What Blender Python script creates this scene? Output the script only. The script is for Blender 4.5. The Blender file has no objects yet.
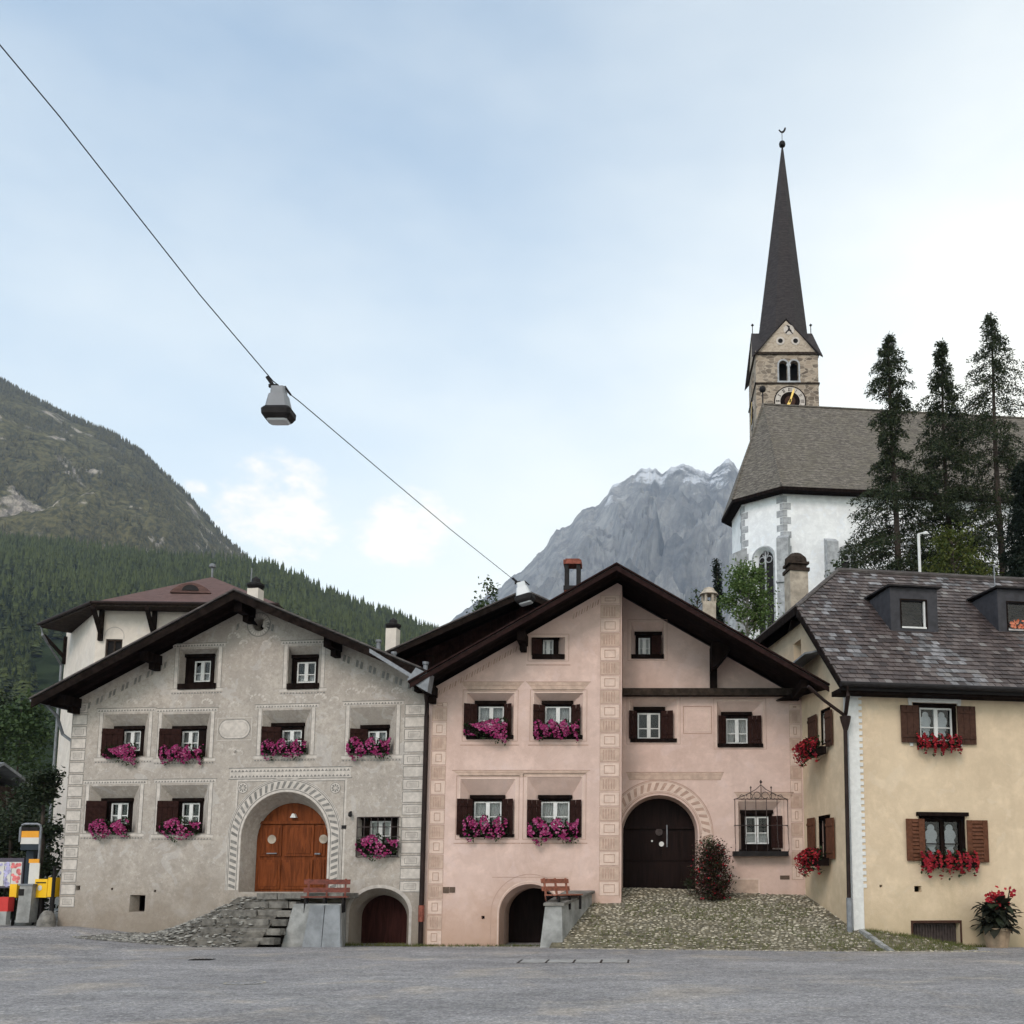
import bpy, math, random
from mathutils import Vector, noise, Matrix
from mathutils.geometry import tessellate_polygon
R = math.radians
random.seed(7)
scn = bpy.context.scene
COL = scn.collection

# ------------------------------------------------------------------ camera
FPX, PPX, PPY, PIT, EYE = 1024.0, 640.0, 745.2, R(7.5), 1.7
cd = bpy.data.cameras.new("camera"); cam = bpy.data.objects.new("camera", cd); COL.objects.link(cam)
cam.location = (0, 0, EYE); cam.rotation_euler = (R(90) + PIT, 0, 0)
cd.sensor_width = 36; cd.lens = 36; cd.clip_start = .1; cd.clip_end = 30000
cd.shift_x = (512 - PPX) / 1024; cd.shift_y = (PPY - 512) / 1024
scn.camera = cam
scn.view_settings.view_transform = 'Standard'; scn.view_settings.look = 'None'
scn.view_settings.exposure = 0.64; scn.view_settings.gamma = 1

# ------------------------------------------------------------------ world, sun
SUN_EL, SUN_AZ = R(38), R(203)      # azimuth measured clockwise from +Y: the sun stands behind the viewer
w = bpy.data.worlds.new("World"); scn.world = w; w.use_nodes = True
nt = w.node_tree; nt.nodes.clear()
def wn(t): return nt.nodes.new(t)
out = wn('ShaderNodeOutputWorld'); bg = wn('ShaderNodeBackground'); sky = wn('ShaderNodeTexSky')
sky.sky_type = 'NISHITA'; sky.sun_disc = False; sky.sun_elevation = SUN_EL; sky.sun_rotation = SUN_AZ
sky.air_density = 1.0; sky.dust_density = 1.5; sky.ozone_density = 1.0; sky.altitude = 1200
def wmath(op, a, b=None, c=None, clamp=False):
    n = wn('ShaderNodeMath'); n.operation = op; n.use_clamp = clamp
    for i, s in enumerate((a, b, c)):
        if s is None: continue
        if isinstance(s, (int, float)): n.inputs[i].default_value = s
        else: nt.links.new(s, n.inputs[i])
    return n.outputs[0]
tc = wn('ShaderNodeTexCoord'); sep = wn('ShaderNodeSeparateXYZ'); nt.links.new(tc.outputs['Generated'], sep.inputs[0])
def wmix(fac, a, b):
    m = wn('ShaderNodeMix'); m.data_type = 'RGBA'
    if isinstance(fac, (int, float)): m.inputs[0].default_value = fac
    else: nt.links.new(fac, m.inputs[0])
    for i, s in ((6, a), (7, b)):
        if isinstance(s, tuple): m.inputs[i].default_value = (*s, 1)
        else: nt.links.new(s, m.inputs[i])
    return m.outputs[2]
def wrange(v, a, b, c=0, d=1):
    n = wn('ShaderNodeMapRange'); n.interpolation_type = 'SMOOTHSTEP'; nt.links.new(v, n.inputs[0])
    for i, s in enumerate((a, b, c, d)): n.inputs[i + 1].default_value = s
    return n.outputs[0]
def wnoise(scale, detail, sx=1, sy=1, sz=1, rough=.55):
    mp = wn('ShaderNodeMapping'); mp.inputs['Scale'].default_value = (sx, sy, sz); nt.links.new(tc.outputs['Generated'], mp.inputs[0])
    n = wn('ShaderNodeTexNoise'); n.inputs['Scale'].default_value = scale; n.inputs['Detail'].default_value = detail
    n.inputs['Roughness'].default_value = rough; nt.links.new(mp.outputs[0], n.inputs['Vector']); return n.outputs[0]
# thin high veil of cloud, thicker low down and to the right
veil = wrange(wnoise(1.6, 5, 1, 1, 2.5), .30, .75)
low = wrange(sep.outputs[2], .05, .80, 1, .0)
right = wrange(sep.outputs[0], -.35, .45)
vf = wmath('ADD', wmath('MULTIPLY', wmath('SUBTRACT', veil, .5), .30), wmath('ADD', wmath('MULTIPLY', low, .75), wmath('MULTIPLY', right, .62)), clamp=True)
vf = wmath('ADD', wmath('MULTIPLY', vf, .78), .14)
tint = wn('ShaderNodeMix'); tint.data_type = 'RGBA'; tint.blend_type = 'MULTIPLY'; tint.inputs[0].default_value = 1; nt.links.new(sky.outputs[0], tint.inputs[6]); tint.inputs[7].default_value = (.96, 1.38, 1.36, 1)
colr = wmix(vf, tint.outputs[2], (8.15, 7.95, 6.95))
# two warm cumulus banks low in the sky
def bank(cx, cz, rx, rz):
    dx = wmath('DIVIDE', wmath('SUBTRACT', sep.outputs[0], cx), rx)
    dz = wmath('DIVIDE', wmath('SUBTRACT', sep.outputs[2], cz), rz)
    d2 = wmath('ADD', wmath('MULTIPLY', dx, dx), wmath('MULTIPLY', dz, dz))
    return wmath('SUBTRACT', 1.0, d2)
pn = wnoise(13, 8, 1, 1, 1.7, .62)
b1 = bank(-.325, .332, .066, .044); b2 = bank(-.222, .328, .054, .034); b3 = bank(-.387, .338, .016, .010)
bm_ = wmath('MAXIMUM', wmath('MAXIMUM', b1, b2), b3)
cf = wrange(wmath('ADD', bm_, wmath('MULTIPLY', wmath('SUBTRACT', pn, .5), 4.6)), -.1, 1.2)
cf = wmath('MULTIPLY', cf, wrange(bm_, -1.3, .3)); cf = wmath('MULTIPLY', cf, .80)
colr = wmix(cf, colr, (8.6, 7.5, 6.2))
nt.links.new(colr, bg.inputs[0]); bg.inputs[1].default_value = .135
nt.links.new(bg.outputs[0], out.inputs[0])
sl = bpy.data.lights.new("sun", 'SUN'); sl.energy = 1.15; sl.angle = R(22); sl.color = (1, .81, .72)
so = bpy.data.objects.new("sun", sl); COL.objects.link(so); so.location = (-20, -20, 60)
sd = Vector((math.sin(SUN_AZ) * math.cos(SUN_EL), math.cos(SUN_AZ) * math.cos(SUN_EL), math.sin(SUN_EL)))
so.rotation_euler = sd.to_track_quat('Z', 'Y').to_euler()

HAZE = .95e-4
# ------------------------------------------------------------------ measuring
CF = Vector((0, math.cos(PIT), math.sin(PIT))); CU = Vector((0, -math.sin(PIT), math.cos(PIT))); CO = Vector((0, 0, EYE))
def ray(x, y): return Vector(((x - PPX) / FPX, 0, 0)) + CU * (-(y - PPY) / FPX) + CF
def hit(x, y, p, n):
    d = ray(x, y); return CO + d * ((p - CO).dot(n) / d.dot(n))
def atY(x, y, Y): return hit(x, y, Vector((0, Y, 0)), Vector((0, 1, 0)))
def proj(P):
    d = P - CO; z = d.dot(CF)
    return (PPX + FPX * d.x / z, PPY - FPX * d.dot(CU) / z)
class Fr:
    """an upright plane in the place: u along it, v up, w out of it"""
    def __init__(s, O, ang):
        s.O = Vector((O[0], O[1], 0)); s.ex = Vector((math.cos(ang), math.sin(ang), 0)); s.out = Vector((math.sin(ang), -math.cos(ang), 0)); s.ang = ang
    def P(s, u, v, w=0): return s.O + s.ex * u + Vector((0, 0, v)) + s.out * w
    def uv(s, x, y, w=0):
        h = hit(x, y, s.O + s.out * w, s.out); return ((h - s.O).dot(s.ex), h.z)
    def rect(s, x0, y0, x1, y1, w=0):
        ym, xm = (y0 + y1) / 2, (x0 + x1) / 2
        return (s.uv(x0, ym, w)[0], s.uv(xm, y1, w)[1], s.uv(x1, ym, w)[0], s.uv(xm, y0, w)[1])   # u0 v0 u1 v1

# ------------------------------------------------------------------ mesh builder
class MB:
    def __init__(s): s.v = []; s.f = []; s.m = []
    def add(s, vs, fs, mi=0):
        b = len(s.v); s.v += [tuple(q) for q in vs]
        for f in fs: s.f.append(tuple(b + i for i in f)); s.m.append(mi)
    def hexa(s, p, mi=0):
        s.add(p, [(0, 3, 2, 1), (4, 5, 6, 7), (0, 1, 5, 4), (1, 2, 6, 5), (2, 3, 7, 6), (3, 0, 4, 7)], mi)
    def fbox(s, F, u0, u1, v0, v1, w0, w1, mi=0):
        s.hexa([F.P(u0, v0, w0), F.P(u1, v0, w0), F.P(u1, v0, w1), F.P(u0, v0, w1),
                F.P(u0, v1, w0), F.P(u1, v1, w0), F.P(u1, v1, w1), F.P(u0, v1, w1)], mi)
    def box(s, c, sz, rz=0, mi=0, tilt=None):
        M = Matrix.Rotation(rz, 3, 'Z')
        if tilt: M = M @ Matrix.Rotation(tilt[1], 3, tilt[0])
        c = Vector(c); a, b, d = sz[0] / 2, sz[1] / 2, sz[2] / 2
        s.hexa([c + M @ Vector(q) for q in ((-a, -b, -d), (a, -b, -d), (a, b, -d), (-a, b, -d), (-a, -b, d), (a, -b, d), (a, b, d), (-a, b, d))], mi)
    def fpoly(s, F, pts, w, mi=0): s.add([F.P(u, v, w) for u, v in pts], [tuple(range(len(pts)))], mi)
    def frect(s, F, u0, v0, u1, v1, w, mi=0): s.fpoly(F, ((u0, v0), (u1, v0), (u1, v1), (u0, v1)), w, mi)
    def fframe(s, F, u0, v0, u1, v1, t, w, mi=0):
        s.frect(F, u0, v0, u1, v0 + t, w, mi); s.frect(F, u0, v1 - t, u1, v1, w, mi)
        s.frect(F, u0, v0 + t, u0 + t, v1 - t, w, mi); s.frect(F, u1 - t, v0 + t, u1, v1 - t, w, mi)
    def fprism(s, F, pts, w0, w1, mi=0, side=None):
        n = len(pts); side = mi if side is None else side
        s.add([F.P(u, v, w0) for u, v in pts] + [F.P(u, v, w1) for u, v in pts], [tuple(range(n)), tuple(range(2 * n - 1, n - 1, -1))], mi)
        b = len(s.v) - 2 * n
        for i in range(n):
            j = (i + 1) % n; s.f.append((b + i, b + j, b + n + j, b + n + i)); s.m.append(side)
    def zprism(s, pts, z0, z1, mi=0):
        n = len(pts)
        s.add([(x, y, z0) for x, y in pts] + [(x, y, z1) for x, y in pts],
              [tuple(range(n)), tuple(range(2 * n - 1, n - 1, -1))] + [(i, (i + 1) % n, n + (i + 1) % n, n + i) for i in range(n)], mi)
    def tube(s, pts, r, n=6, mi=0, cap=True):
        pts = [Vector(p) for p in pts]; rs = r if isinstance(r, (list, tuple)) else [r] * len(pts)
        b = len(s.v); vs = []
        for i, p in enumerate(pts):
            d = (pts[min(i + 1, len(pts) - 1)] - pts[max(i - 1, 0)]).normalized()
            a = d.orthogonal().normalized() if abs(d.z) > .95 else d.cross(Vector((0, 0, 1))).normalized(); c = d.cross(a)
            vs += [p + (a * math.cos(t) + c * math.sin(t)) * rs[i] for t in (2 * math.pi * k / n for k in range(n))]
        fs = [(i * n + k, i * n + (k + 1) % n, (i + 1) * n + (k + 1) % n, (i + 1) * n + k) for i in range(len(pts) - 1) for k in range(n)]
        if cap: fs += [tuple(range(n)), tuple(range(len(vs) - n, len(vs)))]
        s.add(vs, fs, mi)
    def lathe(s, c, prof, n=12, mi=0, rot=0):
        c = Vector(c); vs = []
        for r, z in prof: vs += [c + Vector((r * math.cos(rot + 2 * math.pi * k / n), r * math.sin(rot + 2 * math.pi * k / n), z)) for k in range(n)]
        L = len(prof)
        fs = [(i * n + k, i * n + (k + 1) % n, (i + 1) * n + (k + 1) % n, (i + 1) * n + k) for i in range(L - 1) for k in range(n)]
        s.add(vs, fs + [tuple(range(n)), tuple(range((L - 1) * n, L * n))], mi)
    def build(s, name, mats, parent=None, smooth=False):
        if not isinstance(mats, (list, tuple)): mats = [mats]
        off = Vector((0, 0, 0)); q = parent
        while q is not None: off += q.location; q = q.parent
        me = bpy.data.meshes.new(name); me.from_pydata([(a - off.x, b - off.y, c - off.z) for a, b, c in s.v], [], s.f)
        for m in mats: me.materials.append(m)
        if len(mats) > 1: me.polygons.foreach_set('material_index', s.m)
        if smooth: me.polygons.foreach_set('use_smooth', [True] * len(s.f))
        me.update()
        o = bpy.data.objects.new(name, me); COL.objects.link(o)
        if parent is not None: o.parent = parent
        return o
def tag(o, label=None, cat=None, group=None, kind=None):
    if label: o['label'] = label
    if cat: o['category'] = cat
    if group: o['group'] = group
    if kind: o['kind'] = kind
    return o
def empty(name, loc, label, cat, group=None):
    o = bpy.data.objects.new(name, None); o.location = loc; o.empty_display_size = .3; COL.objects.link(o); return tag(o, label, cat, group)
def copy_tree(o, parent=None):
    c = o.copy(); COL.objects.link(c); c.parent = parent
    for ch in list(o.children): copy_tree(ch, c)
    return c

# ------------------------------------------------------------------ materials
def node_mat(name):
    m = bpy.data.materials.new(name); m.use_nodes = True; t = m.node_tree; b = t.nodes['Principled BSDF']; return m, t, b
def N(t, ty, **kw):
    n = t.nodes.new(ty)
    for k, v in kw.items():
        if k in n.inputs: n.inputs[k].default_value = v
        else: setattr(n, k, v)
    return n
def mixc(t, fac, a, b, blend='MIX'):
    m = t.nodes.new('ShaderNodeMix'); m.data_type = 'RGBA'; m.blend_type = blend
    for i, s in ((0, fac), (6, a), (7, b)):
        if isinstance(s, tuple): m.inputs[i].default_value = (*s, 1)
        elif isinstance(s, (int, float)): m.inputs[i].default_value = s
        else: t.links.new(s, m.inputs[i])
    return m.outputs[2]
def rng(t, v, a, b, c=0, d=1, smooth=True):
    n = t.nodes.new('ShaderNodeMapRange'); n.interpolation_type = 'SMOOTHSTEP' if smooth else 'LINEAR'; t.links.new(v, n.inputs[0])
    for i, s in enumerate((a, b, c, d)): n.inputs[i + 1].default_value = s
    return n.outputs[0]
def nz(t, vec, scale, detail=4, rough=.55, dist=0, stretch=None):
    if stretch:
        mp = t.nodes.new('ShaderNodeMapping'); mp.inputs['Scale'].default_value = stretch; t.links.new(vec, mp.inputs[0]); vec = mp.outputs[0]
    n = t.nodes.new('ShaderNodeTexNoise'); n.inputs['Scale'].default_value = scale; n.inputs['Detail'].default_value = detail
    n.inputs['Roughness'].default_value = rough; n.inputs['Distortion'].default_value = dist; t.links.new(vec, n.inputs['Vector']); return n.outputs[0]
def bump(t, b, h, strength=.3, dist=.02):
    n = t.nodes.new('ShaderNodeBump'); n.inputs['Strength'].default_value = strength; n.inputs['Distance'].default_value = dist
    t.links.new(h, n.inputs['Height']); t.links.new(n.outputs[0], b.inputs['Normal'])
def mul(c, k): return tuple(x * k for x in c)
def mat(name, col, rough=.8, var=.25, scale=6, bmp=.15, island=0, metallic=0, obj=False, stretch=None, spec=.3):
    m, t, b = node_mat(name)
    tcn = t.nodes.new('ShaderNodeTexCoord'); geo = t.nodes.new('ShaderNodeNewGeometry')
    vec = tcn.outputs['Object'] if obj else geo.outputs['Position']
    n = nz(t, vec, scale, 6, .6, stretch=stretch)
    c = mixc(t, rng(t, n, .3, .7), mul(col, 1 - var), mul(col, 1 + var))
    if island:
        c = mixc(t, rng(t, geo.outputs['Random Per Island'], 0, 1, 0, 1, False), mixc(t, 1.0, c, (1 - island,) * 3, 'MULTIPLY'), mixc(t, 1.0, c, (1 + island,) * 3, 'MULTIPLY'))
    t.links.new(c, b.inputs['Base Color']); b.inputs['Roughness'].default_value = rough; b.inputs['Metallic'].default_value = metallic
    b.inputs['Specular IOR Level'].default_value = spec
    if bmp: bump(t, b, n, bmp, .02)
    return m
def plaster(name, col, col2, dirt, dz=1.2, speck=.10, streak=.12, fleck=None, patch=.25):
    m, t, b = node_mat(name); geo = t.nodes.new('ShaderNodeNewGeometry'); P = geo.outputs['Position']
    big = nz(t, P, .45, 5, .6, .4); mid = nz(t, P, 2.6, 6, .62); fine = nz(t, P, 30, 6, .7)
    st = nz(t, P, 1.6, 5, .6, stretch=(1, 1, .12))
    c = mixc(t, rng(t, big, .35, .65), col, col2)
    c = mixc(t, rng(t, mid, .40, .75, 0, .65), c, mul(col, 1.20)); c = mixc(t, rng(t, nz(t, P, 8, 6, .7), .42, .70, 0, speck * 1.6), c, mul(col2, .62))
    c = mixc(t, rng(t, st, .5, .75, 0, streak), c, mul(col2, .55))
    c = mixc(t, rng(t, fine, .35, .7, speck, 0), c, mul(col, .55))
    c = mixc(t, rng(t, nz(t, P, .8, 3, .6, 1.4), .52, .56, 0, patch), c, mul(col2, .86)); c = mixc(t, rng(t, nz(t, P, 1.3, 4, .65, 1.0), .56, .62, 0, patch), c, (col[0] * 1.02, col[1] * 1.08, col[2] * 1.18))
    if fleck:
        fl = nz(t, P, 7, 8, .75); c = mixc(t, rng(t, fl, .54, .64, 0, .55), c, fleck)
    sp = t.nodes.new('ShaderNodeSeparateXYZ'); t.links.new(P, sp.inputs[0])
    ma = t.nodes.new('ShaderNodeMath'); ma.operation = 'MULTIPLY_ADD'; t.links.new(nz(t, P, .9, 6, .65, .6), ma.inputs[0]); ma.inputs[1].default_value = -3.2; t.links.new(sp.outputs[2], ma.inputs[2])
    c = mixc(t, rng(t, ma.outputs[0], -2.2 + dz * .35, -.3 + dz, .75, 0), c, dirt)
    t.links.new(c, b.inputs['Base Color']); b.inputs['Roughness'].default_value = .95; b.inputs['Specular IOR Level'].default_value = .15
    bump(t, b, mixc(t, .5, mid, fine), .35, .03)
    return m
M = {}
M['grey_plaster'] = plaster('grey_plaster', (.47, .418, .365), (.38, .337, .295), (.21, .168, .128), 1.35, .34, .38, (.54, .49, .445), .38)
M['pink_plaster'] = plaster('pink_plaster', (.61, .455, .395), (.555, .40, .34), (.42, .27, .19), 1.1, .07, .20)
M['yellow_plaster'] = plaster('yellow_plaster', (.62, .495, .35), (.57, .45, .315), (.38, .30, .19), .9, .05, .14)
M['white_plaster'] = plaster('white_plaster', (.62, .56, .49), (.57, .51, .45), (.4, .36, .3), .4, .05, .08)
M['church_plaster'] = plaster('church_plaster', (.80, .81, .81), (.73, .74, .75), (.5, .5, .5), .3, .04, .10)
M['stone_trim'] = mat('stone_trim', (.34, .35, .36), .9, .25, 3, .3)
M['line_dark'] = mat('line_dark', (.20, .19, .175), .95, .25, 9, 0)
M['line_cream'] = mat('line_cream', (.50, .452, .405), .95, .14, 7, 0)
M['line_mid'] = mat('line_mid', (.42, .378, .34), .95, .15, 7, 0)
M['pink_line'] = mat('pink_line', (.40, .27, .215), .95, .15, 8, 0)
M['pink_pale'] = mat('pink_pale', (.60, .46, .385), .95, .10, 5, 0)
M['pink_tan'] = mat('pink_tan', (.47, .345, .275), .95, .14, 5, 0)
M['wood_dark'] = mat('wood_dark', (.010, .0062, .0052), .9, .5, 8, .3, stretch=(1, 1, .3), spec=.04)
M['wood_roof'] = mat('wood_roof', (.0125, .0085, .007), .9, .5, 6, .3, spec=.04)
M['wood_soffit'] = mat('wood_soffit', (.010, .006, .005), .9, .45, 5, .3, island=.35, spec=.04)
M['wood_grey'] = mat('wood_grey', (.038, .028, .022), .9, .4, 7, .3, spec=.06)
M['barn_wood'] = mat('barn_wood', (.013, .006, .005), .9, .5, 5, .3, island=.4, spec=.04)
M['shutter'] = mat('shutter', (.024, .010, .008), .8, .3, 12, .2, spec=.08)
M['shutter_brown'] = mat('shutter_brown', (.10, .040, .022), .75, .25, 12, .2, spec=.12)
M['shutter_umber'] = mat('shutter_umber', (.055, .027, .019), .75, .25, 12, .2, spec=.1)
M['white_paint'] = mat('white_paint', (.62, .62, .60), .5, .08, 8, 0)
M['roof_edge'] = mat('roof_edge', (.022, .011, .010), .85, .3, 6, .2, spec=.06)
M['slate'] = mat('slate', (.085, .075, .072), .8, .4, 4, .4, island=.4)
M['metal_grey'] = mat('metal_grey', (.19, .20, .215), .55, .2, 6, 0, metallic=.2)
M['metal_dark'] = mat('metal_dark', (.014, .012, .012), .6, .3, 6, 0, spec=.15)
M['copper'] = mat('copper', (.022, .013, .011), .6, .3, 5, 0, spec=.15)
M['iron'] = mat('iron', (.06, .045, .042), .6, .3, 9, 0, metallic=.3)
M['bench'] = mat('bench', (.13, .030, .018), .55, .35, 9, .1, obj=True)
M['bench_faded'] = mat('bench_faded', (.26, .095, .06), .6, .3, 9, .1, obj=True)
M['concrete'] = mat('concrete', (.26, .26, .25), .9, .32, 2.2, .4)
M['slab'] = mat('slab', (.21, .22, .23), .85, .25, 2.5, .3)
M['stones'] = mat('stones', (.29, .26, .20), .9, .35, 9, .4, island=.62)
M['mound_stone'] = mat('mound_stone', (.20, .19, .17), .9, .35, 7, .4, island=.6)
M['mound_soil'] = mat('mound_soil', (.10, .09, .075), .95, .45, 5, .5)
M['slate_step'] = mat('slate_step', (.15, .14, .125), .85, .4, 5, .5, island=.3)
M['ramp_soil'] = mat('ramp_soil', (.13, .113, .075), .95, .45, 5, .5)
M['curtain'] = mat('curtain', (.62, .60, .57), .9, .12, 20, .2)
M['lace'] = mat('lace', (.72, .72, .71), .9, .1, 40, .3)
M['interior_shade'] = mat('interior_shade', (.010, .009, .009), .95, .2, 2, 0)  # near-black: the dark of unlit interiors put into the colour
M['brick_red'] = mat('brick_red', (.20, .06, .04), .85, .4, 9, .3)
M['chimney_beige'] = mat('chimney_beige', (.36, .31, .25), .95, .25, 4, .3)
M['yellow_metal'] = mat('yellow_metal', (.80, .46, .012), .4, .05, 4, 0)
M['orange_metal'] = mat('orange_metal', (.70, .30, .02), .4, .05, 4, 0)
M['red_metal'] = mat('red_metal', (.48, .035, .03), .5, .1, 4, 0)
M['terracotta'] = mat('terracotta', (.30, .22, .15), .9, .2, 6, .2, obj=True)
M['gold'] = mat('gold', (.75, .52, .16), .4, .1, 4, 0, metallic=.6)
M['cable'] = mat('cable', (.03, .03, .035), .6, .1, 4, 0)
M['trunk'] = mat('trunk', (.055, .042, .034), .95, .3, 6, .4, obj=True)
M['birch_trunk'] = mat('birch_trunk', (.22, .20, .17), .9, .4, 6, .3, obj=True)
M['sign_tan'] = mat('sign_tan', (.10, .065, .045), .6, .2, 8, 0)

def leafmat(name, cols, trans=.25):
    m, t, b = node_mat(name); geo = t.nodes.new('ShaderNodeNewGeometry')
    rp = t.nodes.new('ShaderNodeValToRGB'); t.links.new(geo.outputs['Random Per Island'], rp.inputs[0])
    cr = rp.color_ramp
    while len(cr.elements) < len(cols): cr.elements.new(.5)
    for i, c in enumerate(cols): cr.elements[i].position = i / max(1, len(cols) - 1); cr.elements[i].color = (*c, 1)
    t.links.new(rp.outputs[0], b.inputs['Base Color']); b.inputs['Roughness'].default_value = .65; b.inputs['Specular IOR Level'].default_value = .25
    tr = t.nodes.new('ShaderNodeBsdfTranslucent'); t.links.new(rp.outputs[0], tr.inputs[0])
    mx = t.nodes.new('ShaderNodeMixShader'); mx.inputs[0].default_value = trans
    t.links.new(b.outputs[0], mx.inputs[1]); t.links.new(tr.outputs[0], mx.inputs[2]); t.links.new(mx.outputs[0], t.nodes['Material Output'].inputs[0])
    return m
M['leaf_box'] = leafmat('leaf_box', [(.018, .032, .012), (.05, .075, .03)])
M['petal_magenta'] = leafmat('petal_magenta', [(.20, .010, .06), (.40, .03, .15), (.30, .018, .13), (.52, .12, .27), (.13, .008, .045), (.36, .025, .17), (.60, .26, .38)])
M['petal_red'] = leafmat('petal_red', [(.26, .010, .015), (.42, .025, .03), (.32, .015, .04), (.16, .008, .012)])
M['petal_pink'] = leafmat('petal_pink', [(.62, .16, .30), (.75, .35, .45), (.55, .10, .25)])
M['petal_orange'] = leafmat('petal_orange', [(.62, .16, .08), (.70, .30, .18)])
M['leaf_larch'] = leafmat('leaf_larch', [(.015, .024, .012), (.030, .043, .018), (.055, .066, .027)])
M['leaf_spruce'] = leafmat('leaf_spruce', [(.008, .015, .010), (.018, .028, .016)])
M['leaf_birch'] = leafmat('leaf_birch', [(.07, .12, .035), (.12, .18, .055), (.17, .23, .08)], .35)
M['leaf_yellow'] = leafmat('leaf_yellow', [(.07, .09, .02), (.12, .13, .03), (.05, .08, .02)], .3)
M['leaf_shrub'] = leafmat('leaf_shrub', [(.012, .022, .010), (.03, .045, .018), (.045, .05, .03)])
M['leaf_red'] = leafmat('leaf_red', [(.03, .045, .018), (.028, .038, .016), (.08, .012, .018), (.04, .06, .022), (.05, .016, .014), (.022, .034, .013), (.11, .016, .03), (.035, .05, .02)])
M['leaf_green'] = leafmat('leaf_green', [(.03, .055, .018), (.06, .09, .03)])
M['leaf_canna'] = leafmat('leaf_canna', [(.012, .016, .010), (.025, .024, .016), (.02, .035, .014)])
M['grass'] = leafmat('grass', [(.06, .085, .02), (.11, .12, .035), (.16, .15, .06)], .3)
M['grass_low'] = M['grass']
M['conifer_far'] = None

def glassmat():
    m, t, b = node_mat('window_glass'); t.nodes.remove(b)
    tr = t.nodes.new('ShaderNodeBsdfTransparent'); gl = t.nodes.new('ShaderNodeBsdfGlossy'); gl.inputs['Roughness'].default_value = .03
    tr.inputs[0].default_value = (.75, .78, .8, 1); fr = t.nodes.new('ShaderNodeFresnel'); fr.inputs[0].default_value = 1.5
    mx = t.nodes.new('ShaderNodeMixShader'); t.links.new(fr.outputs[0], mx.inputs[0]); t.links.new(tr.outputs[0], mx.inputs[1]); t.links.new(gl.outputs[0], mx.inputs[2])
    t.links.new(mx.outputs[0], t.nodes['Material Output'].inputs[0]); return m
M['glass'] = glassmat()

def doormat(name, c, rough=.5):
    m, t, b = node_mat(name); geo = t.nodes.new('ShaderNodeNewGeometry')
    n = nz(t, geo.outputs['Position'], 9, 6, .65, .8, (1, 1, .12)); cc = mixc(t, rng(t, n, .3, .7), mul(c, .6), mul(c, 1.3))
    t.links.new(cc, b.inputs['Base Color']); b.inputs['Roughness'].default_value = rough; b.inputs['Specular IOR Level'].default_value = .08; bump(t, b, n, .2, .01); return m
M['door_orange'] = doormat('door_orange', (.15, .040, .012), .6)
M['door_dark'] = doormat('door_dark', (.012, .006, .005), .6)
M['door_cellar'] = doormat('door_cellar', (.035, .012, .010), .8)

def asphalt():
    m, t, b = node_mat('asphalt'); geo = t.nodes.new('ShaderNodeNewGeometry'); P = geo.outputs['Position']
    big = nz(t, P, .16, 6, .6, .8, (.5, 1.3, 1)); mid = nz(t, P, .9, 7, .68, 1.0, (.45, 1.6, 1)); fine = nz(t, P, 26, 5, .8); pat = nz(t, P, 5, 7, .75, .5)
    c = mixc(t, rng(t, big, .38, .62), (.295, .27, .268), (.38, .35, .345))
    c = mixc(t, rng(t, mid, .42, .70, 0, .55), c, (.36, .345, .32))
    c = mixc(t, rng(t, pat, .50, .72, 0, .35), c, (.14, .14, .145))
    c = mixc(t, rng(t, fine, .35, .7, .8, 0), c, (.10, .10, .10)); f2 = nz(t, P, 11, 4, .8, .3, (1, 1.8, 1)); c = mixc(t, rng(t, f2, .42, .62, .5, 0), c, (.14, .14, .145)); c = mixc(t, rng(t, f2, .50, .68, 0, .55), c, (.42, .40, .37)); c = mixc(t, rng(t, nz(t, P, .5, 5, .6, .5), .5, .68, 0, .45), c, (.34, .29, .23))
    st = nz(t, P, 70, 3, .8); c = mixc(t, rng(t, st, .58, .68, 0, .5), c, (.48, .46, .43))
    vr = t.nodes.new('ShaderNodeTexVoronoi'); vr.feature = 'DISTANCE_TO_EDGE'; vr.inputs['Scale'].default_value = .32
    mp = t.nodes.new('ShaderNodeMapping'); mp.inputs['Scale'].default_value = (.6, 1.5, 1); ad = t.nodes.new('ShaderNodeVectorMath'); ad.operation = 'MULTIPLY_ADD'
    nn = t.nodes.new('ShaderNodeTexNoise'); nn.inputs['Scale'].default_value = 1.1; nn.inputs['Detail'].default_value = 6; t.links.new(P, nn.inputs['Vector'])
    t.links.new(nn.outputs[1], ad.inputs[0]); ad.inputs[1].default_value = (1.4, 1.4, 0); t.links.new(P, ad.inputs[2]); t.links.new(ad.outputs[0], mp.inputs[0]); t.links.new(mp.outputs[0], vr.inputs['Vector'])
    c = mixc(t, rng(t, vr.outputs[0], 0, .010, .30, 0), c, (.10, .10, .10))
    for sc_, st_, lo_, hi_ in ((.5, (.6, 1.1, 1), .84, 1.22), (2.4, (.8, 1.1, 1), .85, 1.18), (8, (1, 1, 1), .78, 1.26), (22, (1, 1, 1), .65, 1.42)):
        v_ = rng(t, nz(t, P, sc_, 4, .7, .4, st_), .33, .67, lo_, hi_, False); cb = t.nodes.new('ShaderNodeCombineColor')
        for i_ in range(3): t.links.new(v_, cb.inputs[i_])
        c = mixc(t, 1.0, c, cb.outputs[0], 'MULTIPLY')
    t.links.new(c, b.inputs['Base Color']); b.inputs['Roughness'].default_value = .9; b.inputs['Specular IOR Level'].default_value = .2
    bump(t, b, mixc(t, .5, fine, pat), .5, .02); return m
M['asphalt'] = asphalt()

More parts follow.
